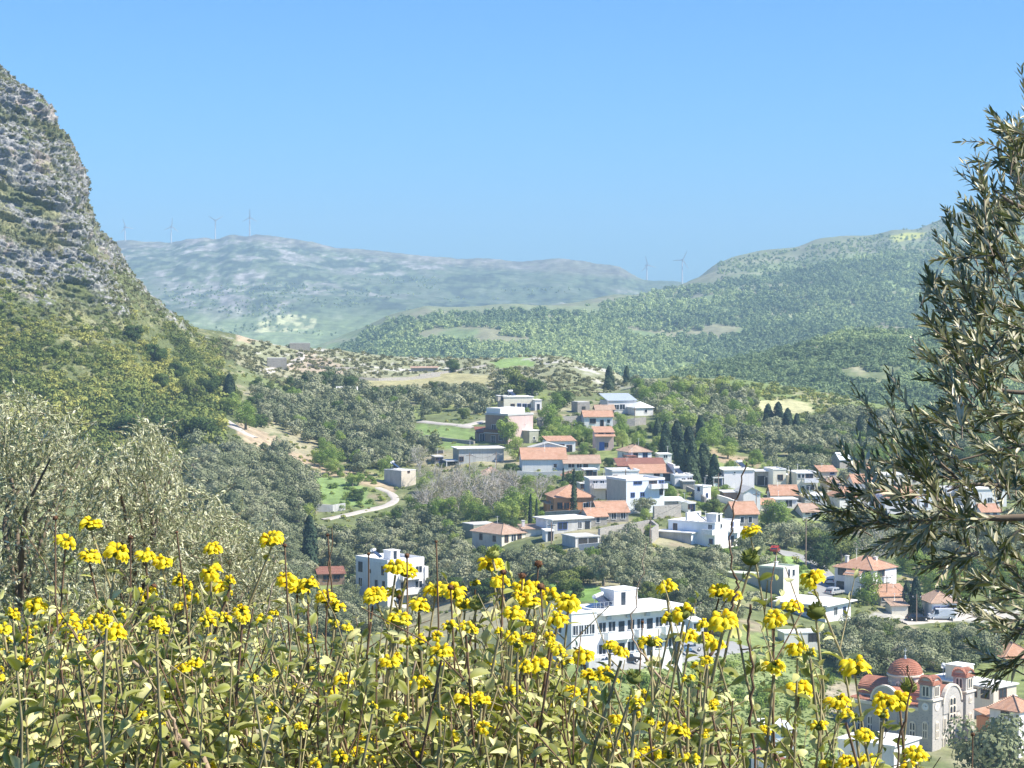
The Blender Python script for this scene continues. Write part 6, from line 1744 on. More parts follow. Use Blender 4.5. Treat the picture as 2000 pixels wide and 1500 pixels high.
# ------------------------------------------------------------------ foreground: yellow-flowered shrubs
def mat_petal():
    m, nt = new_mat("yellow_petal")
    n1 = tex_noise(nt, 60, 2)
    col = ramp(nt, n1, [(0.28, (0.86, 0.50, 0.01)), (0.45, (0.95, 0.76, 0.02)), (0.7, (0.97, 0.88, 0.09))])
    b = N(nt, "ShaderNodeBsdfPrincipled"); b.inputs["Roughness"].default_value = .6; b.inputs["Specular IOR Level"].default_value = .2
    nt.links.new(col, b.inputs["Base Color"])
    t = N(nt, "ShaderNodeBsdfTranslucent"); nt.links.new(col, t.inputs[0])
    mx = N(nt, "ShaderNodeMixShader"); mx.inputs[0].default_value = .42
    nt.links.new(b.outputs[0], mx.inputs[1]); nt.links.new(t.outputs[0], mx.inputs[2])
    o = N(nt, "ShaderNodeOutputMaterial"); nt.links.new(mx.outputs[0], o.inputs[0])
    return m
M_petal = mat_petal()
M_sage = mat_leaf("woolly_sage_leaf", (0.035, 0.060, 0.008), (0.28, 0.30, 0.045), (0.88, 0.82, 0.42), .22, use_attr=True, rough=.7, spec=.12, nscale=16, tl_col=(0.42, 0.50, 0.04), edge=(0.50, 0.50, 0.24))
M_calyx = mat_leaf("green_calyx", (0.10, 0.13, 0.03), (0.20, 0.23, 0.06), (0.36, 0.38, 0.12), .25, rough=.85, nscale=60)
M_dry = mat_plain("dry_brown_seed_head", (0.16, 0.085, 0.05), .95, .05, 0, .4, 80)
M_stem = mat_plain("green_brown_stem", (0.33, 0.28, 0.15), .85, .1, 0, .35, 18)
M_twig = mat_plain("dark_woody_stem", (0.17, 0.11, 0.07), .9, .1, 0, .4, 22)
M_woodp = mat_plain("pale_peeling_wood", (0.36, 0.27, 0.19), .9, .1, 0, .4, 16)

def leaf_tmpl(ts, ws, droop, fold, lift=0):
    v = []; e = []
    for t, w_ in zip(ts, ws):
        z = lift * t - droop * t * t
        for s in (-1, 0, 1):
            v.append((t, s * w_ * .5, z + (fold * w_ if s else 0))); e.append(1.0 if s else 0.0)
    f = []
    for i in range(len(ts) - 1):
        for k in (0, 1): f.append((i * 3 + k, i * 3 + k + 1, i * 3 + 4 + k, i * 3 + 3 + k))
    return np.array(v, float), np.array(f), np.array(e)
SAGE = [leaf_tmpl((0, .12, .35, .62, .86, 1.0), (.05, .27, .47, .45, .27, .03), dr_, fo, li) for dr_, fo, li in ((.45, .25, .25), (.25, .30, .1), (.7, .15, .45), (.9, -.12, .5), (.35, .40, .3))]
OLIV = [leaf_tmpl((0, .25, .6, 1.0), (.05, .20, .20, .03), dr_, fo, li) for dr_, fo, li in ((.06, .18, .03), (.14, .12, .08), (-.05, .22, 0))]

def leaves(tmpls, pos, dirs, length, rng, width=1.0, roll=.6):
    """returns verts, faces, tint, edge for leaves at pos pointing along dirs"""
    n = len(pos); dirs = dirs / np.linalg.norm(dirs, axis=1)[:, None]
    up = np.array([0, 0, 1.0]) + rng.normal(size=(n, 3)) * roll * .5
    y = np.cross(up, dirs); y /= np.linalg.norm(y, axis=1)[:, None] + 1e-9
    z = np.cross(dirs, y)
    rot = np.stack([dirs, y, z], -1)
    pick = rng.integers(0, len(tmpls), n)
    VV, FF, TT, EE, off = [], [], [], [], 0
    tin = rng.random(n)
    for t, (tv, tf, te) in enumerate(tmpls):
        s = np.where(pick == t)[0]
        if not len(s): continue
        sc = np.stack([length[s], length[s] * width, length[s]], -1)
        V, Fc = stamp(tv, tf, pos[s], rot[s], sc)
        VV.append(V); FF.append(Fc + off); off += len(V)
        TT.append(np.repeat(tin[s], len(tv))); EE.append(np.tile(te, len(s)))
    return np.concatenate(VV), np.concatenate(FF), np.concatenate(TT), np.concatenate(EE)

def tube_np(pts, rad, n=5):
    pts = np.asarray(pts, float); m = len(pts)
    t = np.gradient(pts, axis=0); t /= np.linalg.norm(t, axis=1)[:, None] + 1e-9
    ref = np.array([.3, .8, .1]); a = np.cross(t, ref); a /= np.linalg.norm(a, axis=1)[:, None] + 1e-9
    b = np.cross(t, a)
    an = np.arange(n) * 2 * PI / n
    V = pts[:, None] + (a[:, None] * np.cos(an)[None, :, None] + b[:, None] * np.sin(an)[None, :, None]) * np.asarray(rad)[:, None, None]
    g = np.arange(m * n).reshape(m, n)
    Fq = np.stack([g[:-1], np.roll(g, -1, 1)[:-1], np.roll(g, -1, 1)[1:], g[1:]], -1).reshape(-1, 4)
    return V.reshape(-1, 3), Fq

def floret(b, c, out, up, s):
    """one hooded flower: arched upper hood and a flared lower lip"""
    out = out.normalized(); side = out.cross(up).normalized()
    V = []; nu, nv = 5, 6
    for i in range(nu + 1):
        ph = PI * .95 * i / nu                      # from the back over the top to the front
        for j in range(nv + 1):
            th = -PI * .5 + PI * j / nv
            x = -math.cos(ph) * 1.0; h = math.sin(ph) * .95 * math.cos(th * .9); y = math.sin(th) * .58 * (math.sin(ph) * .8 + .2)
            j = Vector((random.gauss(0, .07), random.gauss(0, .07), random.gauss(0, .07))) * s
            V.append(c + out * (x * s * .95 + s * .9) + up * (h * s * .85 + s * .2 - .45 * s * max(0, x)) + side * y * s + j)
    b.raw(V, [(i * (nv + 1) + j, i * (nv + 1) + j + 1, (i + 1) * (nv + 1) + j + 1, (i + 1) * (nv + 1) + j) for i in range(nu) for j in range(nv)], True)
    L_ = []
    for i, (l, w_, dz) in enumerate(((.2, .3, .1), (.9, .4, -.1), (1.5, 1.0, -.5), (1.8, .75, -1.15))):
        for k in (-1, 0, 1): L_.append(c + out * l * s + side * k * w_ * s * .8 + up * (dz * s + (.12 * s if k == 0 else random.gauss(0, .15) * s)))
    b.raw(L_, [(i * 3 + k, i * 3 + k + 1, i * 3 + 4 + k, i * 3 + 3 + k) for i in range(3) for k in (0, 1)], True)

def head_mesh(kind, rng):
    """flower head about 5.5 cm wide, centre at the origin"""
    b = MB()
    R_ = .0155
    if kind == 'dry':
        b.mat(M_dry); b.lathe([(.001, -R_ * .8), (R_ * .8, -R_ * .5), (R_, 0), (R_ * .7, R_ * .7), (.001, R_ * .9)], 9)
        for k in range(46):
            v = Vector(rng.normal(size=3)).normalized(); c = v * R_ * .8; sd = v.orthogonal().normalized() * .0022
            b.face([c + sd, c - sd, v * R_ * rng.uniform(1.2, 1.5)])
    else:
        b.mat(M_calyx); b.lathe([(.001, -R_ * .9), (R_ * .75, -R_ * .6), (R_ * 1.15, -.1 * R_), (R_ * .95, R_ * .45), (.001, R_ * .75)], 10)
        for k in range(40):
            an = rng.uniform(0, 6.28); el = rng.uniform(-.5, 1.3)
            v = Vector((math.cos(an) * math.cos(el), math.sin(an) * math.cos(el), math.sin(el) * .8)); c = v * R_ * .8
            sd = v.cross(Vector((0, 0, 1.01))).normalized() * .0032
            t = c + v * R_ * .55 + Vector((0, 0, R_ * .35)); b.face([c + sd, c - sd, t - sd * .5, t + sd * .5])
        nf = {'full': 10, 'half': 6, 'few': 3, 'bud': 0}[kind]
        b.mat(M_petal)
        a0 = rng.uniform(0, 6.28)
        for k in range(nf):
            an = a0 + 2 * PI * k / max(nf, 1) * (1 if kind == 'full' else rng.uniform(.7, 1.2)) + rng.normal() * .15
            out = Vector((math.cos(an), math.sin(an), rng.uniform(-.05, .35)))
            floret(b, Vector((math.cos(an) * R_ * .6, math.sin(an) * R_ * .6, R_ * rng.uniform(-.1, .5))), out, Vector((0, 0, 1)), .0125 * rng.uniform(.8, 1.2))
        for k in range(nf // 3):
            an = rng.uniform(0, 6.28)
            floret(b, Vector((math.cos(an) * R_ * .3, math.sin(an) * R_ * .3, R_ * .7)), Vector((math.cos(an), math.sin(an), .9)), Vector((0, 0, 1)), .0105)
    me = bpy.data.meshes.new("flower_head"); me.from_pydata(b.v, [], b.f)
    for m in b.mats: me.materials.append(m)
    me.polygons.foreach_set("material_index", b.m); me.polygons.foreach_set("use_smooth", b.sm); me.update()
    return me
hr = np.random.default_rng(77)
HEADS = {k: [head_mesh(k, hr) for _ in range(n)] for k, n in (('full', 5), ('half', 3), ('few', 2), ('bud', 2), ('dry', 2))}

# heads seen in the photograph: x, y, width in pixels, kind
HL_ = [(178, 1027, 46, 'full'), (127, 1062, 42, 'full'), (175, 1090, 44, 'full'), (228, 1080, 48, 'full'), (285, 1088, 42, 'full'), (318, 1100, 40, 'full'), (415, 1075, 40, 'full'), (530, 1058, 48, 'full'),
 (350, 1135, 34, 'half'), (362, 1145, 30, 'half'), (412, 1122, 44, 'full'), (422, 1150, 44, 'full'), (450, 1135, 28, 'half'), (560, 1138, 50, 'full'), (580, 1150, 48, 'full'), (602, 1142, 40, 'full'), (130, 1212, 48, 'full'), (138, 1228, 44, 'full'),
 (68, 1188, 50, 'full'), (25, 1202, 36, 'half'), (222, 1238, 52, 'full'), (210, 1228, 36, 'half'), (150, 1250, 34, 'half'), (305, 1222, 38, 'full'), (315, 1232, 34, 'half'), (278, 1165, 38, 'half'), (290, 1160, 32, 'half'), (46, 1298, 40, 'half'), (8, 1230, 34, 'full'), (60, 1232, 30, 'few'),
 (8, 1280, 30, 'half'), (200, 1195, 28, 'few'), (232, 1200, 28, 'few'), (375, 1170, 32, 'half'), (635, 1170, 44, 'full'), (655, 1188, 38, 'half'), (470, 1195, 36, 'half'), (436, 1210, 34, 'half'), (515, 1212, 30, 'few'), (405, 1205, 40, 'half'), (440, 1160, 26, 'few'),
 (735, 1165, 48, 'full'), (728, 1172, 38, 'full'), (772, 1112, 46, 'full'), (792, 1118, 46, 'full'), (770, 1160, 32, 'half'), (850, 1155, 46, 'full'), (885, 1160, 52, 'full'), (902, 1182, 36, 'half'), (962, 1082, 32, 'bud'), (960, 1105, 54, 'full'), (975, 1138, 40, 'full'), (928, 1140, 20, 'few'),
 (1022, 1152, 48, 'full'), (1042, 1152, 40, 'full'), (1012, 1168, 34, 'half'), (1035, 1178, 46, 'full'), (1072, 1165, 38, 'half'), (1002, 1202, 46, 'full'), (930, 1180, 34, 'bud'), (908, 1182, 34, 'half'), (1110, 1182, 56, 'full'), (1088, 1213, 46, 'full'), (780, 1212, 46, 'half'), (818, 1185, 44, 'full'), (768, 1210, 30, 'half'),
 (862, 1275, 46, 'full'), (795, 1255, 30, 'half'), (822, 1250, 30, 'half'), (1000, 1245, 34, 'full'), (920, 1230, 30, 'half'), (1010, 1260, 28, 'half'), (760, 1295, 40, 'full'), (772, 1285, 30, 'full'), (1050, 1302, 50, 'full'), (1022, 1304, 40, 'full'), (670, 1330, 40, 'full'), (642, 1356, 38, 'full'), (875, 1335, 40, 'bud'), (815, 1340, 48, 'full'), (838, 1335, 34, 'full'),
 (940, 1368, 40, 'full'), (905, 1370, 44, 'full'), (972, 1380, 44, 'full'), (1000, 1355, 40, 'half'), (720, 1450, 50, 'full'), (700, 1475, 40, 'half'), (735, 1490, 36, 'half'), (665, 1480, 36, 'half'), (620, 1310, 28, 'few'), (535, 1385, 28, 'few'), (880, 1440, 34, 'few'), (780, 1400, 30, 'few'), (1012, 1412, 34, 'full'), (980, 1420, 40, 'full'), (945, 1425, 36, 'half'), (1000, 1436, 40, 'full'),
 (1104, 1292, 34, 'half'), (1140, 1283, 46, 'full'), (1090, 1272, 30, 'full'), (1213, 1276, 34, 'full'), (1152, 1322, 38, 'full'), (1180, 1322, 46, 'half'), (1238, 1325, 36, 'bud'), (1117, 1354, 38, 'full'), (1158, 1357, 38, 'full'), (1112, 1397, 30, 'half'), (1130, 1395, 26, 'full'), (1145, 1415, 36, 'bud'), (1180, 1423, 42, 'full'), (1240, 1372, 34, 'half'), (1258, 1360, 30, 'half'), (1225, 1435, 40, 'half'), (1240, 1418, 34, 'bud'),
 (1268, 1478, 48, 'full'), (1228, 1496, 46, 'full'), (1296, 1424, 42, 'full'), (1326, 1430, 44, 'full'), (1386, 1430, 36, 'half'), (1272, 1256, 36, 'half'), (1368, 1306, 38, 'half'), (1335, 1200, 50, 'half'), (1310, 1208, 34, 'half'), (1345, 1245, 40, 'full'), (1375, 1250, 36, 'full'),
 (1467, 1040, 38, 'full'), (1467, 1092, 40, 'bud'), (1588, 1133, 52, 'full'), (1302, 1150, 44, 'full'), (1404, 1158, 42, 'full'), (1432, 1166, 38, 'full'), (1412, 1218, 62, 'full'), (1372, 1220, 30, 'half'), (1512, 1212, 48, 'full'), (1545, 1188, 44, 'full'), (1594, 1196, 44, 'bud'), (1558, 1272, 44, 'full'), (1582, 1275, 26, 'few'), (1512, 1306, 46, 'full'), (1398, 1262, 40, 'full'),
 (1560, 1350, 56, 'full'), (1670, 1306, 60, 'full'), (1637, 1376, 52, 'full'), (1652, 1398, 34, 'half'), (1728, 1372, 50, 'full'), (1758, 1372, 50, 'full'), (1775, 1342, 40, 'bud'), (1690, 1440, 42, 'full'), (1655, 1490, 40, 'full'), (1695, 1487, 38, 'full'), (1790, 1478, 50, 'full'), (1722, 1396, 32, 'half'), (1495, 1428, 26, 'full'), (1600, 1420, 34, 'half'), (1620, 1500, 40, 'half'), (1775, 1498, 34, 'half'), (1350, 1485, 34, 'half'), (1430, 1462, 30, 'few'),
 (1052, 1101, 22, 'dry'), (108, 1012, 16, 'dry'), (880, 1148, 18, 'dry'), (1020, 1125, 20, 'dry'), (255, 1050, 14, 'dry'), (94, 1230, 26, 'dry'), (980, 1170, 18, 'dry'), (795, 1085, 14, 'dry'), (1056, 1146, 22, 'dry'), (780, 1165, 18, 'dry'), (983, 1118, 18, 'dry'), (300, 1145, 16, 'dry'), (1188, 1372, 14, 'dry'), (556, 1065, 12, 'dry'), (640, 1045, 9, 'dry'), (720, 1082, 9, 'dry'), (852, 1058, 8, 'dry'), (345, 1040, 9, 'dry'), (1255, 1215, 9, 'dry'), (1900, 1435, 12, 'dry')]

SHRUBS = [(20, 4.6), (150, 4.0), (285, 4.7), (420, 4.1), (560, 4.8), (700, 4.2), (830, 4.7), (960, 4.1), (1090, 4.6), (1220, 4.0), (1350, 4.5), (1480, 4.1), (1610, 4.5), (1735, 4.0)]
SH_LBL = ["yellow-flowered shrub at the left edge under the silvery olive", "yellow-flowered shrub with the highest flower cluster on the left", "yellow-flowered shrub with many small heads below the silvery olive", "yellow-flowered shrub with a thick forked bare branch at its foot",
          "yellow-flowered shrub left of the apartment block with big triple heads", "yellow-flowered shrub with few flowers in front of the brown-roofed shed", "yellow-flowered shrub in front of the white apartment block", "yellow-flowered shrub topped by a green bud over a yellow head",
          "dense yellow-flowered shrub just left of the hotel", "yellow-flowered shrub in front of the hotel", "yellow-flowered shrub with a crooked brown stem right of the hotel", "tall slender yellow-flowered shrub in front of the olive grove", "yellow-flowered shrub left of the church", "yellow-flowered shrub in front of the church"]
fr = np.random.default_rng(2024)
shrub_roots = []
for (px, d), lb in zip(SHRUBS, SH_LBL):
    p = P(px, 1500, d); gz = float(NEAR.z(p.x, d))
    shrub_roots.append((empty("flowering_shrub", (p.x, d, gz), 0, lb, "shrub", "yellow-flowered shrubs along the foreground"), Vector((p.x, d, gz)), [0]))

def stem_path(root, tip, bend, n=12, wob=.012):
    c1 = root + Vector((fr.normal() * .05, fr.normal() * .05, .75 + .2 * fr.random()))
    c2 = Vector((tip.x + bend, tip.y + fr.normal() * .05, tip.z - .55))
    c1 = Vector((c1.x * .5 + c2.x * .5, c1.y * .5 + c2.y * .5, min(c1.z, c2.z - .3)))
    P_ = []
    for i in range(n + 1):
        t = i / n
        q = root * (1 - t) ** 3 + c1 * 3 * t * (1 - t) ** 2 + c2 * 3 * t * t * (1 - t) + tip * t ** 3
        w_ = wob * math.sin(PI * t)
        P_.append((q.x + fr.normal() * w_, q.y + fr.normal() * w_, q.z))
    return np.array(P_)

def walk(path, s):
    """points at arc lengths s measured from the tip, with tangents"""
    p = path[::-1]; seg = np.linalg.norm(np.diff(p, axis=0), axis=1); L_ = np.concatenate([[0], np.cumsum(seg)])
    s = np.clip(s, 0, L_[-1] - 1e-4)
    q = np.stack([np.interp(s, L_, p[:, k]) for k in range(3)], -1)
    q2 = np.stack([np.interp(np.clip(s + .02, 0, L_[-1]), L_, p[:, k]) for k in range(3)], -1)
    t = q - q2; n = np.linalg.norm(t, axis=1)[:, None]; n[n < 1e-6] = 1
    return q, t / n

BR_N = [0] * len(SHRUBS)
def make_branch(si, path, rad, mat, s0, spacing, maxlen, l0, l1, head=None, head_px=None, pair=2, spread=.9, up=.35):
    """one stem with its leaves; returns object"""
    root, rp, cnt = shrub_roots[si]
    V0, F0 = tube_np(path, rad)
    VV = [V0]; FF = [F0]; TT = [np.full(len(V0), .5)]; EE = [np.zeros(len(V0))]; MI = [np.zeros(len(F0))]; off = len(V0)
    ss = []; s = s0
    while s < maxlen: ss.append(s); s += spacing * fr.uniform(.7, 1.3)
    if ss:
        q, t = walk(path, np.array(ss)); m = len(q)
        an0 = fr.uniform(0, 6.28)
        PP, DD, LL = [], [], []
        for k in range(pair):
            an = an0 + np.arange(m) * (PI / 2 + .2) + k * 2 * PI / pair + fr.normal(size=m) * .3
            h = np.stack([np.cos(an), np.sin(an), np.zeros(m)], -1)
            h = h - t * (h * t).sum(1)[:, None]
            PP.append(q); DD.append(h * spread + t * up + np.array([0, 0, .1]) + fr.normal(size=(m, 3)) * .42)
            grow = np.clip(.55 + np.arange(m) * .18, .55, 1)
            LL.append(fr.uniform(l0, l1, m) * grow)
        keep = fr.random(m * pair) > .12
        Vl, Fl, Tl, El = leaves(SAGE, np.concatenate(PP)[keep], np.concatenate(DD)[keep], np.concatenate(LL)[keep], fr, fr.uniform(.75, 1.2), roll=1.5)
        VV.append(Vl); FF.append(Fl + off); off += len(Vl); TT.append(Tl); EE.append(El); MI.append(np.ones(len(Fl)))
    for _ in range(int(fr.integers(1, 4)) if maxlen < 2 and s0 < 1 else 0):     # thin side twigs, some dead, some with small leaves
        q, t = walk(path, np.array([fr.uniform(.06, .6)])); q = q[0]; t = t[0]
        dv = t * .8 + fr.normal(size=3) * .55; dv[2] = abs(dv[2]) * .8 + .15; dv /= np.linalg.norm(dv); ln = fr.uniform(.07, .24)
        bd = fr.normal(size=3) * .02
        pts = np.array([q, q + dv * ln * .5 + bd, q + dv * ln])
        v2, f2 = tube_np(pts, [.0016, .0013, .0008], 4); VV.append(v2); FF.append(f2 + off); off += len(v2); TT.append(np.full(len(v2), .5)); EE.append(np.zeros(len(v2))); MI.append(np.full(len(f2), 0))
        if fr.random() < .65:
            kk = int(fr.integers(3, 7)); pp = q + dv * (ln * fr.uniform(.4, 1.0, kk))[:, None]; dd = dv + fr.normal(size=(kk, 3)) * .7
            v2, f2, t2, e2 = leaves(SAGE, pp, dd, fr.uniform(.014, .030, kk), fr, 1.0, roll=1.5)
            VV.append(v2); FF.append(f2 + off); off += len(v2); TT.append(t2); EE.append(e2); MI.append(np.ones(len(f2)))
    V = np.concatenate(VV) - np.array(rp)
    me = np_mesh("branch", V, np.concatenate(FF), [mat, M_sage], mi=np.concatenate(MI), attrs={"tint": np.concatenate(TT), "edge": np.concatenate(EE) * .6}, smooth_=False)
    o = link("branch", me, root)
    BR_N[si] += 1
    if head:
        for (kind, pos, wpx) in head:
            h = bpy.data.objects.new("seed_head" if kind == 'dry' else ("flower_bud" if kind == 'bud' else "flower_head"), HEADS[kind][int(fr.integers(0, len(HEADS[kind])))])
            COL.objects.link(h); h.parent = o
            h.location = Vector(pos) - rp
            sc = wpx / F * pos[1] / {'full': .062, 'half': .060, 'few': .056, 'bud': .040, 'dry': .042}[kind]
            h.scale = (sc, sc, sc * .95)
            h.rotation_euler = (fr.normal() * .16, fr.normal() * .16, fr.uniform(0, 6.28))
    return o
def nearest_shrub(px): return min(range(len(SHRUBS)), key=lambda i: abs(SHRUBS[i][0] - px) + 0.6 * BR_N[i])
def fore_shrubs():
    er = np.random.default_rng(404)
    for _ in range(95):      # the smaller heads scattered through the thicket
        x = er.uniform(-20, 1400); y = er.uniform(1185 + (60 if x > 1150 else 0), 1500)
        HL_.append((x, y, er.uniform(20, 34), ['full', 'half', 'few'][int(er.integers(0, 3))]))
    for (px, py, wpx, kind) in HL_:
        d = {'full': .060}.get(kind, .055) * F / max(wpx, 26) * 1.02
        d = (min(max(d, 3.2), 4.5) if py < 1200 else fr.uniform(3.4, 4.2)) + fr.normal() * .06
        tip = P(px, py, d)
        si = nearest_shrub(px)
        root = shrub_roots[si][1]
        if kind == 'dry':
            d = 4.0 + fr.random(); tip = P(px, py, d)
            path = stem_path(root, tip, fr.normal() * .03, wob=.008)
            make_branch(si, path, np.linspace(.0052, .0016, len(path)), M_twig, 9, 1, 1, .04, .05, [(kind, tip, wpx)])
        else:
            path = stem_path(root, tip + Vector((0, 0, -.012)), fr.normal() * .14, wob=.02)
            th = fr.uniform(.9, 1.3)
            make_branch(si, path, np.linspace(.0044, .0021, len(path)) * th, M_stem if fr.random() < .8 else M_twig, .030, .058, 1.05, .030, .056, [(kind, tip, wpx)])
    # leafy shoots without flowers fill the body of the thicket
    top = lambda px: np.interp(px, [-60, 100, 300, 500, 650, 760, 900, 1050, 1180, 1300, 1420, 1560, 1700, 1850, 2000], [1165, 1135, 1145, 1165, 1190, 1200, 1195, 1195, 1290, 1300, 1290, 1390, 1440, 1490, 1540])
    n = 0
    for k in range(860):
        px = -60 + 1880 * fr.random() ** 1.25
        if px > 1150 and fr.random() < .35: continue
        py = float(top(px)) + 270 * fr.random() ** .8
        if py > 1560: continue
        d = fr.uniform(4.1, 6.6) if fr.random() < .85 else fr.uniform(3.4, 4.1)
        si = nearest_shrub(px)
        if BR_N[si] >= 98: continue
        tip = P(px, py, d); path = stem_path(shrub_roots[si][1], tip, fr.normal() * .22, wob=.03)
        make_branch(si, path, np.linspace(.0040, .0014, len(path)), M_stem if fr.random() < .6 else M_twig, .004, .026, .62, .014, .040, pair=2, spread=.9, up=.45)
    # bare crooked wood near the bottom
    for pts, d, r0, r1, m in [([(420, 1530), (385, 1470), (350, 1448), (312, 1395), (300, 1340), (285, 1310), (250, 1290)], 3.6, .016, .006, M_woodp), ([(350, 1448), (338, 1400), (318, 1370), (300, 1372)], 3.6, .009, .005, M_woodp),
                              ([(350, 1448), (300, 1430), (262, 1400)], 3.6, .009, .004, M_twig), ([(640, 1370), (600, 1345), (560, 1315), (530, 1290), (522, 1240), (520, 1170), (540, 1130)], 4.1, .006, .002, M_woodp),
                              ([(620, 1482), (560, 1470), (500, 1472), (480, 1430), (470, 1380)], 4.0, .008, .003, M_woodp), ([(700, 1560), (648, 1350), (632, 1240), (640, 1140), (648, 1030)], 3.9, .007, .0016, M_twig),
                              ([(1400, 1540), (1388, 1430), (1380, 1350), (1378, 1290), (1402, 1262), (1414, 1226), (1436, 1180), (1440, 1148), (1430, 1118), (1422, 1058), (1432, 1000), (1444, 950), (1458, 905)], 3.7, .0075, .002, M_twig),
                              ([(1350, 1540), (1325, 1400), (1312, 1350), (1282, 1310), (1240, 1260), (1232, 1215), (1250, 1140), (1262, 1060)], 3.8, .0065, .0015, M_woodp), ([(1478, 1560), (1463, 1400), (1470, 1300), (1462, 1230), (1466, 1180)], 3.9, .0065, .004, M_twig),
                              ([(860, 1560), (842, 1470), (822, 1400), (800, 1350), (812, 1290)], 4.0, .006, .003, M_woodp), ([(150, 1560), (170, 1450), (200, 1400), (232, 1330), (240, 1280)], 3.9, .006, .003, M_woodp),
                              ([(1740, 1560), (1760, 1440), (1778, 1340), (1772, 1300)], 3.8, .0045, .003, M_twig), ([(1700, 1540), (1720, 1450), (1742, 1420)], 3.8, .0035, .002, M_woodp)]:
        P_ = [np.array(P(x, y, d)) for x, y in pts]
        si = nearest_shrub(pts[0][0])
        gz = shrub_roots[si][1]; P_ = [np.array([P_[0][0] * .6 + gz.x * .4, P_[0][1], gz.z])] + P_
        # smooth
        t = np.linspace(0, len(P_) - 1, len(P_) * 4); A = np.array(P_); Q = np.stack([np.interp(t, np.arange(len(P_)), A[:, k]) for k in range(3)], -1)
        for _ in range(2): Q[1:-1] = (Q[:-2] + Q[1:-1] * 2 + Q[2:]) / 4
        Q[2:-1] += fr.normal(size=Q[2:-1].shape) * .0022
        make_branch(si, Q, np.linspace(r0 * .42, r1 * .6, len(Q)) * (1 + .15 * fr.normal(size=len(Q))), m, 9, 1, 1, .04, .05)
fore_shrubs()

# ------------------------------------------------------------------ olive trees close by
M_oleaf = mat_leaf("olive_leaf", (0.035, 0.045, 0.014), (0.13, 0.14, 0.045), (0.60, 0.54, 0.36), .16, use_attr=True, rough=.38, spec=.5, nscale=9, tl_col=(0.20, 0.26, 0.05))
M_oleaf2 = mat_leaf("silvery_olive_leaf", (0.10, 0.12, 0.05), (0.42, 0.43, 0.23), (0.84, 0.82, 0.58), .25, use_attr=True, rough=.5, spec=.25, nscale=5, tl_col=(0.34, 0.38, 0.14))
M_otwig = mat_plain("olive_twig", (0.20, 0.16, 0.12), .9, .1, 0, .3, 12)
def shoot(base, tip, rng, nl, l0, l1, r, ang=.75, bend=.12):
    base = np.array(base); tip = np.array(tip); L_ = np.linalg.norm(tip - base)
    t = np.linspace(0, 1, 7); off = rng.normal(size=3) * bend * L_
    path = base[None] * (1 - t)[:, None] + tip[None] * t[:, None] + off[None] * (np.sin(PI * t))[:, None] * .5
    s = np.linspace(.0, L_ * .92, nl) + rng.normal(size=nl) * .002
    q, tg = walk(path, s)
    PP, DD, LL = [], [], []
    ax = np.cross(tg[0], [0.2, .3, 1]); ax /= np.linalg.norm(ax); bx = np.cross(tg[0], ax)
    for k in (0, 1):
        an = (np.arange(nl) % 2) * (PI / 2) + k * PI + rng.normal(size=nl) * .35
        h = np.cos(an)[:, None] * ax + np.sin(an)[:, None] * bx
        PP.append(q); DD.append(tg * 1.0 + h * ang * .75 * rng.uniform(.6, 1.4, nl)[:, None]); LL.append(rng.uniform(l0, l1, nl) * np.clip(.6 + s / L_ * 1.6, .6, 1))
    return path, np.concatenate(PP), np.concatenate(DD), np.concatenate(LL), np.linspace(r, r * .35, 7)

def near_olive(label, shoots, limbs, root_xyz, leafmat, nl, l0, l1, rt, seed, width=1.0):
    rng = np.random.default_rng(seed)
    e = empty("olive_tree", root_xyz, 0, label, "olive tree")
    R0 = np.array(root_xyz)
    VV, FF, off = [], [], 0
    for pts, r0, r1 in limbs:
        A = np.array(pts, float); t = np.linspace(0, len(A) - 1, len(A) * 4); Q = np.stack([np.interp(t, np.arange(len(A)), A[:, k]) for k in range(3)], -1)
        for _ in range(3): Q[1:-1] = (Q[:-2] + Q[1:-1] * 2 + Q[2:]) / 4
        v, f = tube_np(Q, np.linspace(r0, r1, len(Q)), 8); 
        link("limb" if r0 < .06 else "trunk", np_mesh("limb", v - R0, f, [M_otwig], smooth_=True), e)
    PP, DD, LL = [], [], []
    for (b_, t_) in shoots:
        path, p_, d_, l_, rad = shoot(b_, t_, rng, nl, l0, l1, rt)
        v, f = tube_np(path, rad, 4); VV.append(v); FF.append(f + off); off += len(v)
        PP.append(p_); DD.append(d_); LL.append(l_)
    v, f, t, ed = leaves(OLIV, np.concatenate(PP), np.concatenate(DD), np.concatenate(LL), rng, width, roll=1.6)
    n0 = len(f); VV = [v] + VV; FF = [f] + [q + len(v) for q in FF]
    FV = np.concatenate(FF); mi = np.ones(len(FV)); mi[:n0] = 0
    t = np.concatenate([t, np.full(sum(len(q) for q in VV[1:]), .5)])
    link("foliage", np_mesh("foliage", np.concatenate(VV) - R0, FV, [leafmat, M_otwig], mi=mi, attrs={"tint": t}, smooth_=False), e)

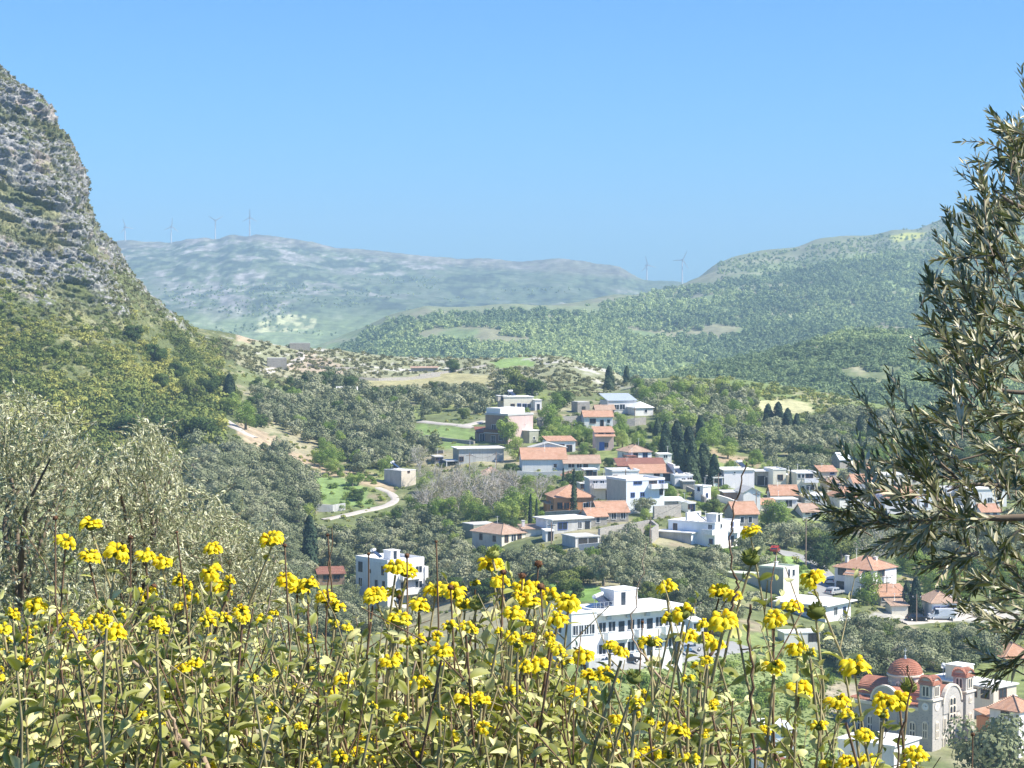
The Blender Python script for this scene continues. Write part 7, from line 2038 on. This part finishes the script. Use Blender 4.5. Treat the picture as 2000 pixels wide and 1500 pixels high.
def right_olive():
    rng = np.random.default_rng(5)
    S = []
    def p3(x, y, d): return np.array(P(x, y, d))
    exp = [((1690, 1018), (1562, 962)), ((1740, 1010), (1598, 928)), ((1720, 985), (1638, 868)), ((1800, 940), (1668, 768)), ((1830, 900), (1735, 722)), ((1790, 990), (1695, 880)), ((1700, 1030), (1610, 1018)), ((1800, 1030), (1690, 1080)), ((1850, 1040), (1760, 1078)),
           ((1880, 790), (1788, 690)), ((1900, 790), (1795, 735)), ((1900, 720), (1788, 618)), ((1900, 655), (1800, 560)), ((1905, 600), (1826, 455)), ((1910, 520), (1846, 408)), ((1950, 470), (1882, 318)), ((1990, 360), (1934, 238)), ((2030, 320), (1994, 132)), ((2030, 300), (1960, 250)),
           ((1940, 500), (1872, 380)), ((1950, 440), (1912, 332)), ((2000, 1240), (1880, 1196)), ((2000, 1300), (1888, 1256)), ((1990, 1210), (1868, 1168)), ((2000, 1160), (1890, 1120)), ((1900, 1080), (1790, 1112)), ((1930, 1110), (1838, 1150)), ((2010, 1270), (1930, 1310)),
           ((1870, 700), (1800, 590)), ((1880, 850), (1780, 800)), ((1860, 880), (1760, 830)), ((1830, 960), (1720, 900)), ((1790, 1010), (1700, 960)), ((1760, 1030), (1660, 990)), ((1880, 930), (1800, 850)), ((1850, 1000), (1770, 930)), ((1890, 1020), (1800, 960)), ((1750, 960), (1665, 900)), ((1720, 960), (1640, 940)),
           ((1910, 760), (1830, 640)), ((1920, 700), (1840, 560)), ((1930, 620), (1850, 500)), ((1940, 560), (1880, 430)), ((1960, 520), (1905, 400)), ((1990, 450), (1950, 300)), ((2010, 400), (1975, 230)), ((2020, 1200), (1910, 1230)), ((1880, 1060), (1830, 1140)), ((1820, 1020), (1790, 1060)), ((1650, 1000), (1590, 1010)), ((1850, 600), (1810, 530))]
    for (b0, t0) in exp:
        d = rng.uniform(5.7, 6.3); S.append((p3(*b0, d + rng.normal() * .05), p3(*t0, d + rng.normal() * .08)))
        for _r in range(int(rng.integers(1, 3))):
            j = rng.normal(size=4) * 18; S.append((p3(b0[0] + j[0], b0[1] + j[1], d), p3(t0[0] + 22 + j[2], t0[1] + 12 + j[3], d + .1)))
    reg = [(1895, 560), (1945, 400), (2000, 260), (2200, 200), (2200, 1250), (1985, 1230), (1930, 1110), (1870, 1070), (1790, 1020), (1800, 950), (1850, 900), (1880, 820), (1890, 700)]
    n = 0
    while n < 240:
        x = rng.uniform(1780, 2200); y = rng.uniform(200, 1260)
        if not in_poly([x], [y], reg)[0]: continue
        if x > 2080 and rng.random() < .6: continue
        n += 1; a = rng.normal() * .8 + 2.3; l = rng.uniform(70, 150); d = rng.uniform(5.5, 6.9)
        S.append((p3(x, y, d), p3(x + math.cos(a) * l * .75 - 10, y - math.sin(a) * l * .8, d + rng.normal() * .12)))
    gx, gy = 2.35, 6.2; gz = float(NEAR.z(gx, gy)); T_ = lambda x, y, d=6.1: P(x, y, d)
    top = T_(2330, 900, 6.2)
    limbs = [([(gx, gy, gz - .3), (gx - .1, gy, gz + 1.2), T_(2380, 1300, 6.2), T_(2300, 1000, 6.2), T_(2250, 700, 6.2), T_(2180, 350, 6.2), T_(2100, 60, 6.2)], .11, .012),
             ([T_(2300, 1080, 6.2), T_(2150, 1010), T_(2000, 1010), T_(1940, 1013), T_(1870, 1006), T_(1815, 1016), T_(1760, 1021), T_(1700, 1017), T_(1655, 1036)], .013, .003),
             ([T_(2300, 1050, 6.2), T_(2120, 960), T_(2000, 950), T_(1935, 948), T_(1885, 944), T_(1850, 960)], .010, .003),
             ([T_(2260, 760, 6.2), T_(2100, 760), T_(1980, 770), T_(1900, 745), T_(1860, 720)], .010, .002), ([T_(2230, 600, 6.2), T_(2080, 620), T_(1960, 600), T_(1910, 560)], .009, .002),
             ([T_(2190, 420, 6.2), T_(2060, 430), T_(1980, 400), T_(1940, 370)], .012, .003), ([T_(2320, 1150, 6.2), T_(2150, 1200), T_(2020, 1230), T_(1960, 1225)], .013, .003), ([T_(2250, 700, 6.2), T_(2080, 850), T_(1950, 880), T_(1870, 900)], .009, .002),
             ([T_(1760, 1020), T_(1710, 1000), T_(1660, 975)], .005, .002), ([T_(1885, 945), T_(1830, 900), T_(1800, 850)], .005, .002)]
    near_olive("dark olive tree reaching in from the right edge with twigs against the sky", S, limbs, (gx, gy, gz), M_oleaf, 13, .030, .050, .0022, 6)
right_olive()

def left_olives():
    rng = np.random.default_rng(15)
    def p3(x, y, d): return np.array(P(x, y, d))
    specs = [("silvery olive tree at the left edge, the tallest of the near ones", [(-60, 790), (0, 768), (45, 758), (95, 790), (130, 815), (170, 850), (230, 900), (235, 1000), (220, 1200), (-60, 1260)], 14.6, 40, 1500),
             ("silvery olive tree with a pointed top, in the middle of the near ones", [(215, 900), (250, 850), (275, 812), (310, 840), (345, 880), (360, 950), (370, 1040), (360, 1220), (180, 1240), (180, 1000)], 15.6, 280, 1150),
             ("lower silvery olive tree, rightmost of the near ones", [(340, 1000), (380, 985), (410, 955), (440, 990), (500, 1030), (530, 1060), (560, 1100), (570, 1240), (330, 1240)], 16.5, 440, 1050)]
    for lb, poly, dc, tx, n in specs:
        S = []; xs = [q[0] for q in poly]; ys = [q[1] for q in poly]
        cx = tx; cy = max(ys) - 60
        while len(S) < n:
            x = rng.uniform(min(xs), max(xs)); y = rng.uniform(min(ys), max(ys))
            if not in_poly([x], [y], poly)[0]: continue
            d = dc + rng.uniform(-.9, 1.3)
            v = np.array([x - cx, y - cy - 120.0]); v /= np.linalg.norm(v) + 1e-6
            v = v + rng.normal(size=2) * .95; v /= np.linalg.norm(v)
            l = rng.uniform(32, 66)
            S.append((p3(x - v[0] * l, y - v[1] * l, d), p3(x, y, d + rng.normal() * .12)))
        b = P(tx, 1400, dc); gz = float(NEAR.z(b.x, dc))
        f = P(tx, 1190, dc)
        limbs = [([(b.x, dc, gz - .3), (b.x + .1, dc, (gz + f.z) / 2), (f.x, dc, f.z)], .14, .05)]
        for k in range(9):
            x = rng.uniform(min(xs) + 20, max(xs) - 20); y = rng.uniform(min(ys) + 60, min(ys) + 260); q = P(x, y, dc + rng.normal() * .4); m = (Vector(f) + q) / 2 + Vector((rng.normal() * .1, rng.normal() * .1, .15))
            limbs.append(([f, m, q], .022, .006))
        near_olive(lb, S, limbs, (b.x, dc, gz), M_oleaf2, 13, .024, .040, .0024, 20 + int(tx), 1.35)
left_olives()
# ------------------------------------------------------------------ haze: one closed box of even, thin air
def haze_box():
    b = MB()
    b.box(-3600, 4200, -30, 6600, -160, 318)
    m, nt = new_mat("hazy_air")
    v = N(nt, "ShaderNodeVolumePrincipled")
    v.inputs["Color"].default_value = (0.52, 0.78, 1.0, 1)
    v.inputs["Density"].default_value = HAZE
    v.inputs["Anisotropy"].default_value = 0.0
    o = N(nt, "ShaderNodeOutputMaterial")
    nt.links.new(v.outputs[0], o.inputs["Volume"])
    b.mat(m)
    b.build("haze", kind='stuff')
haze_box()
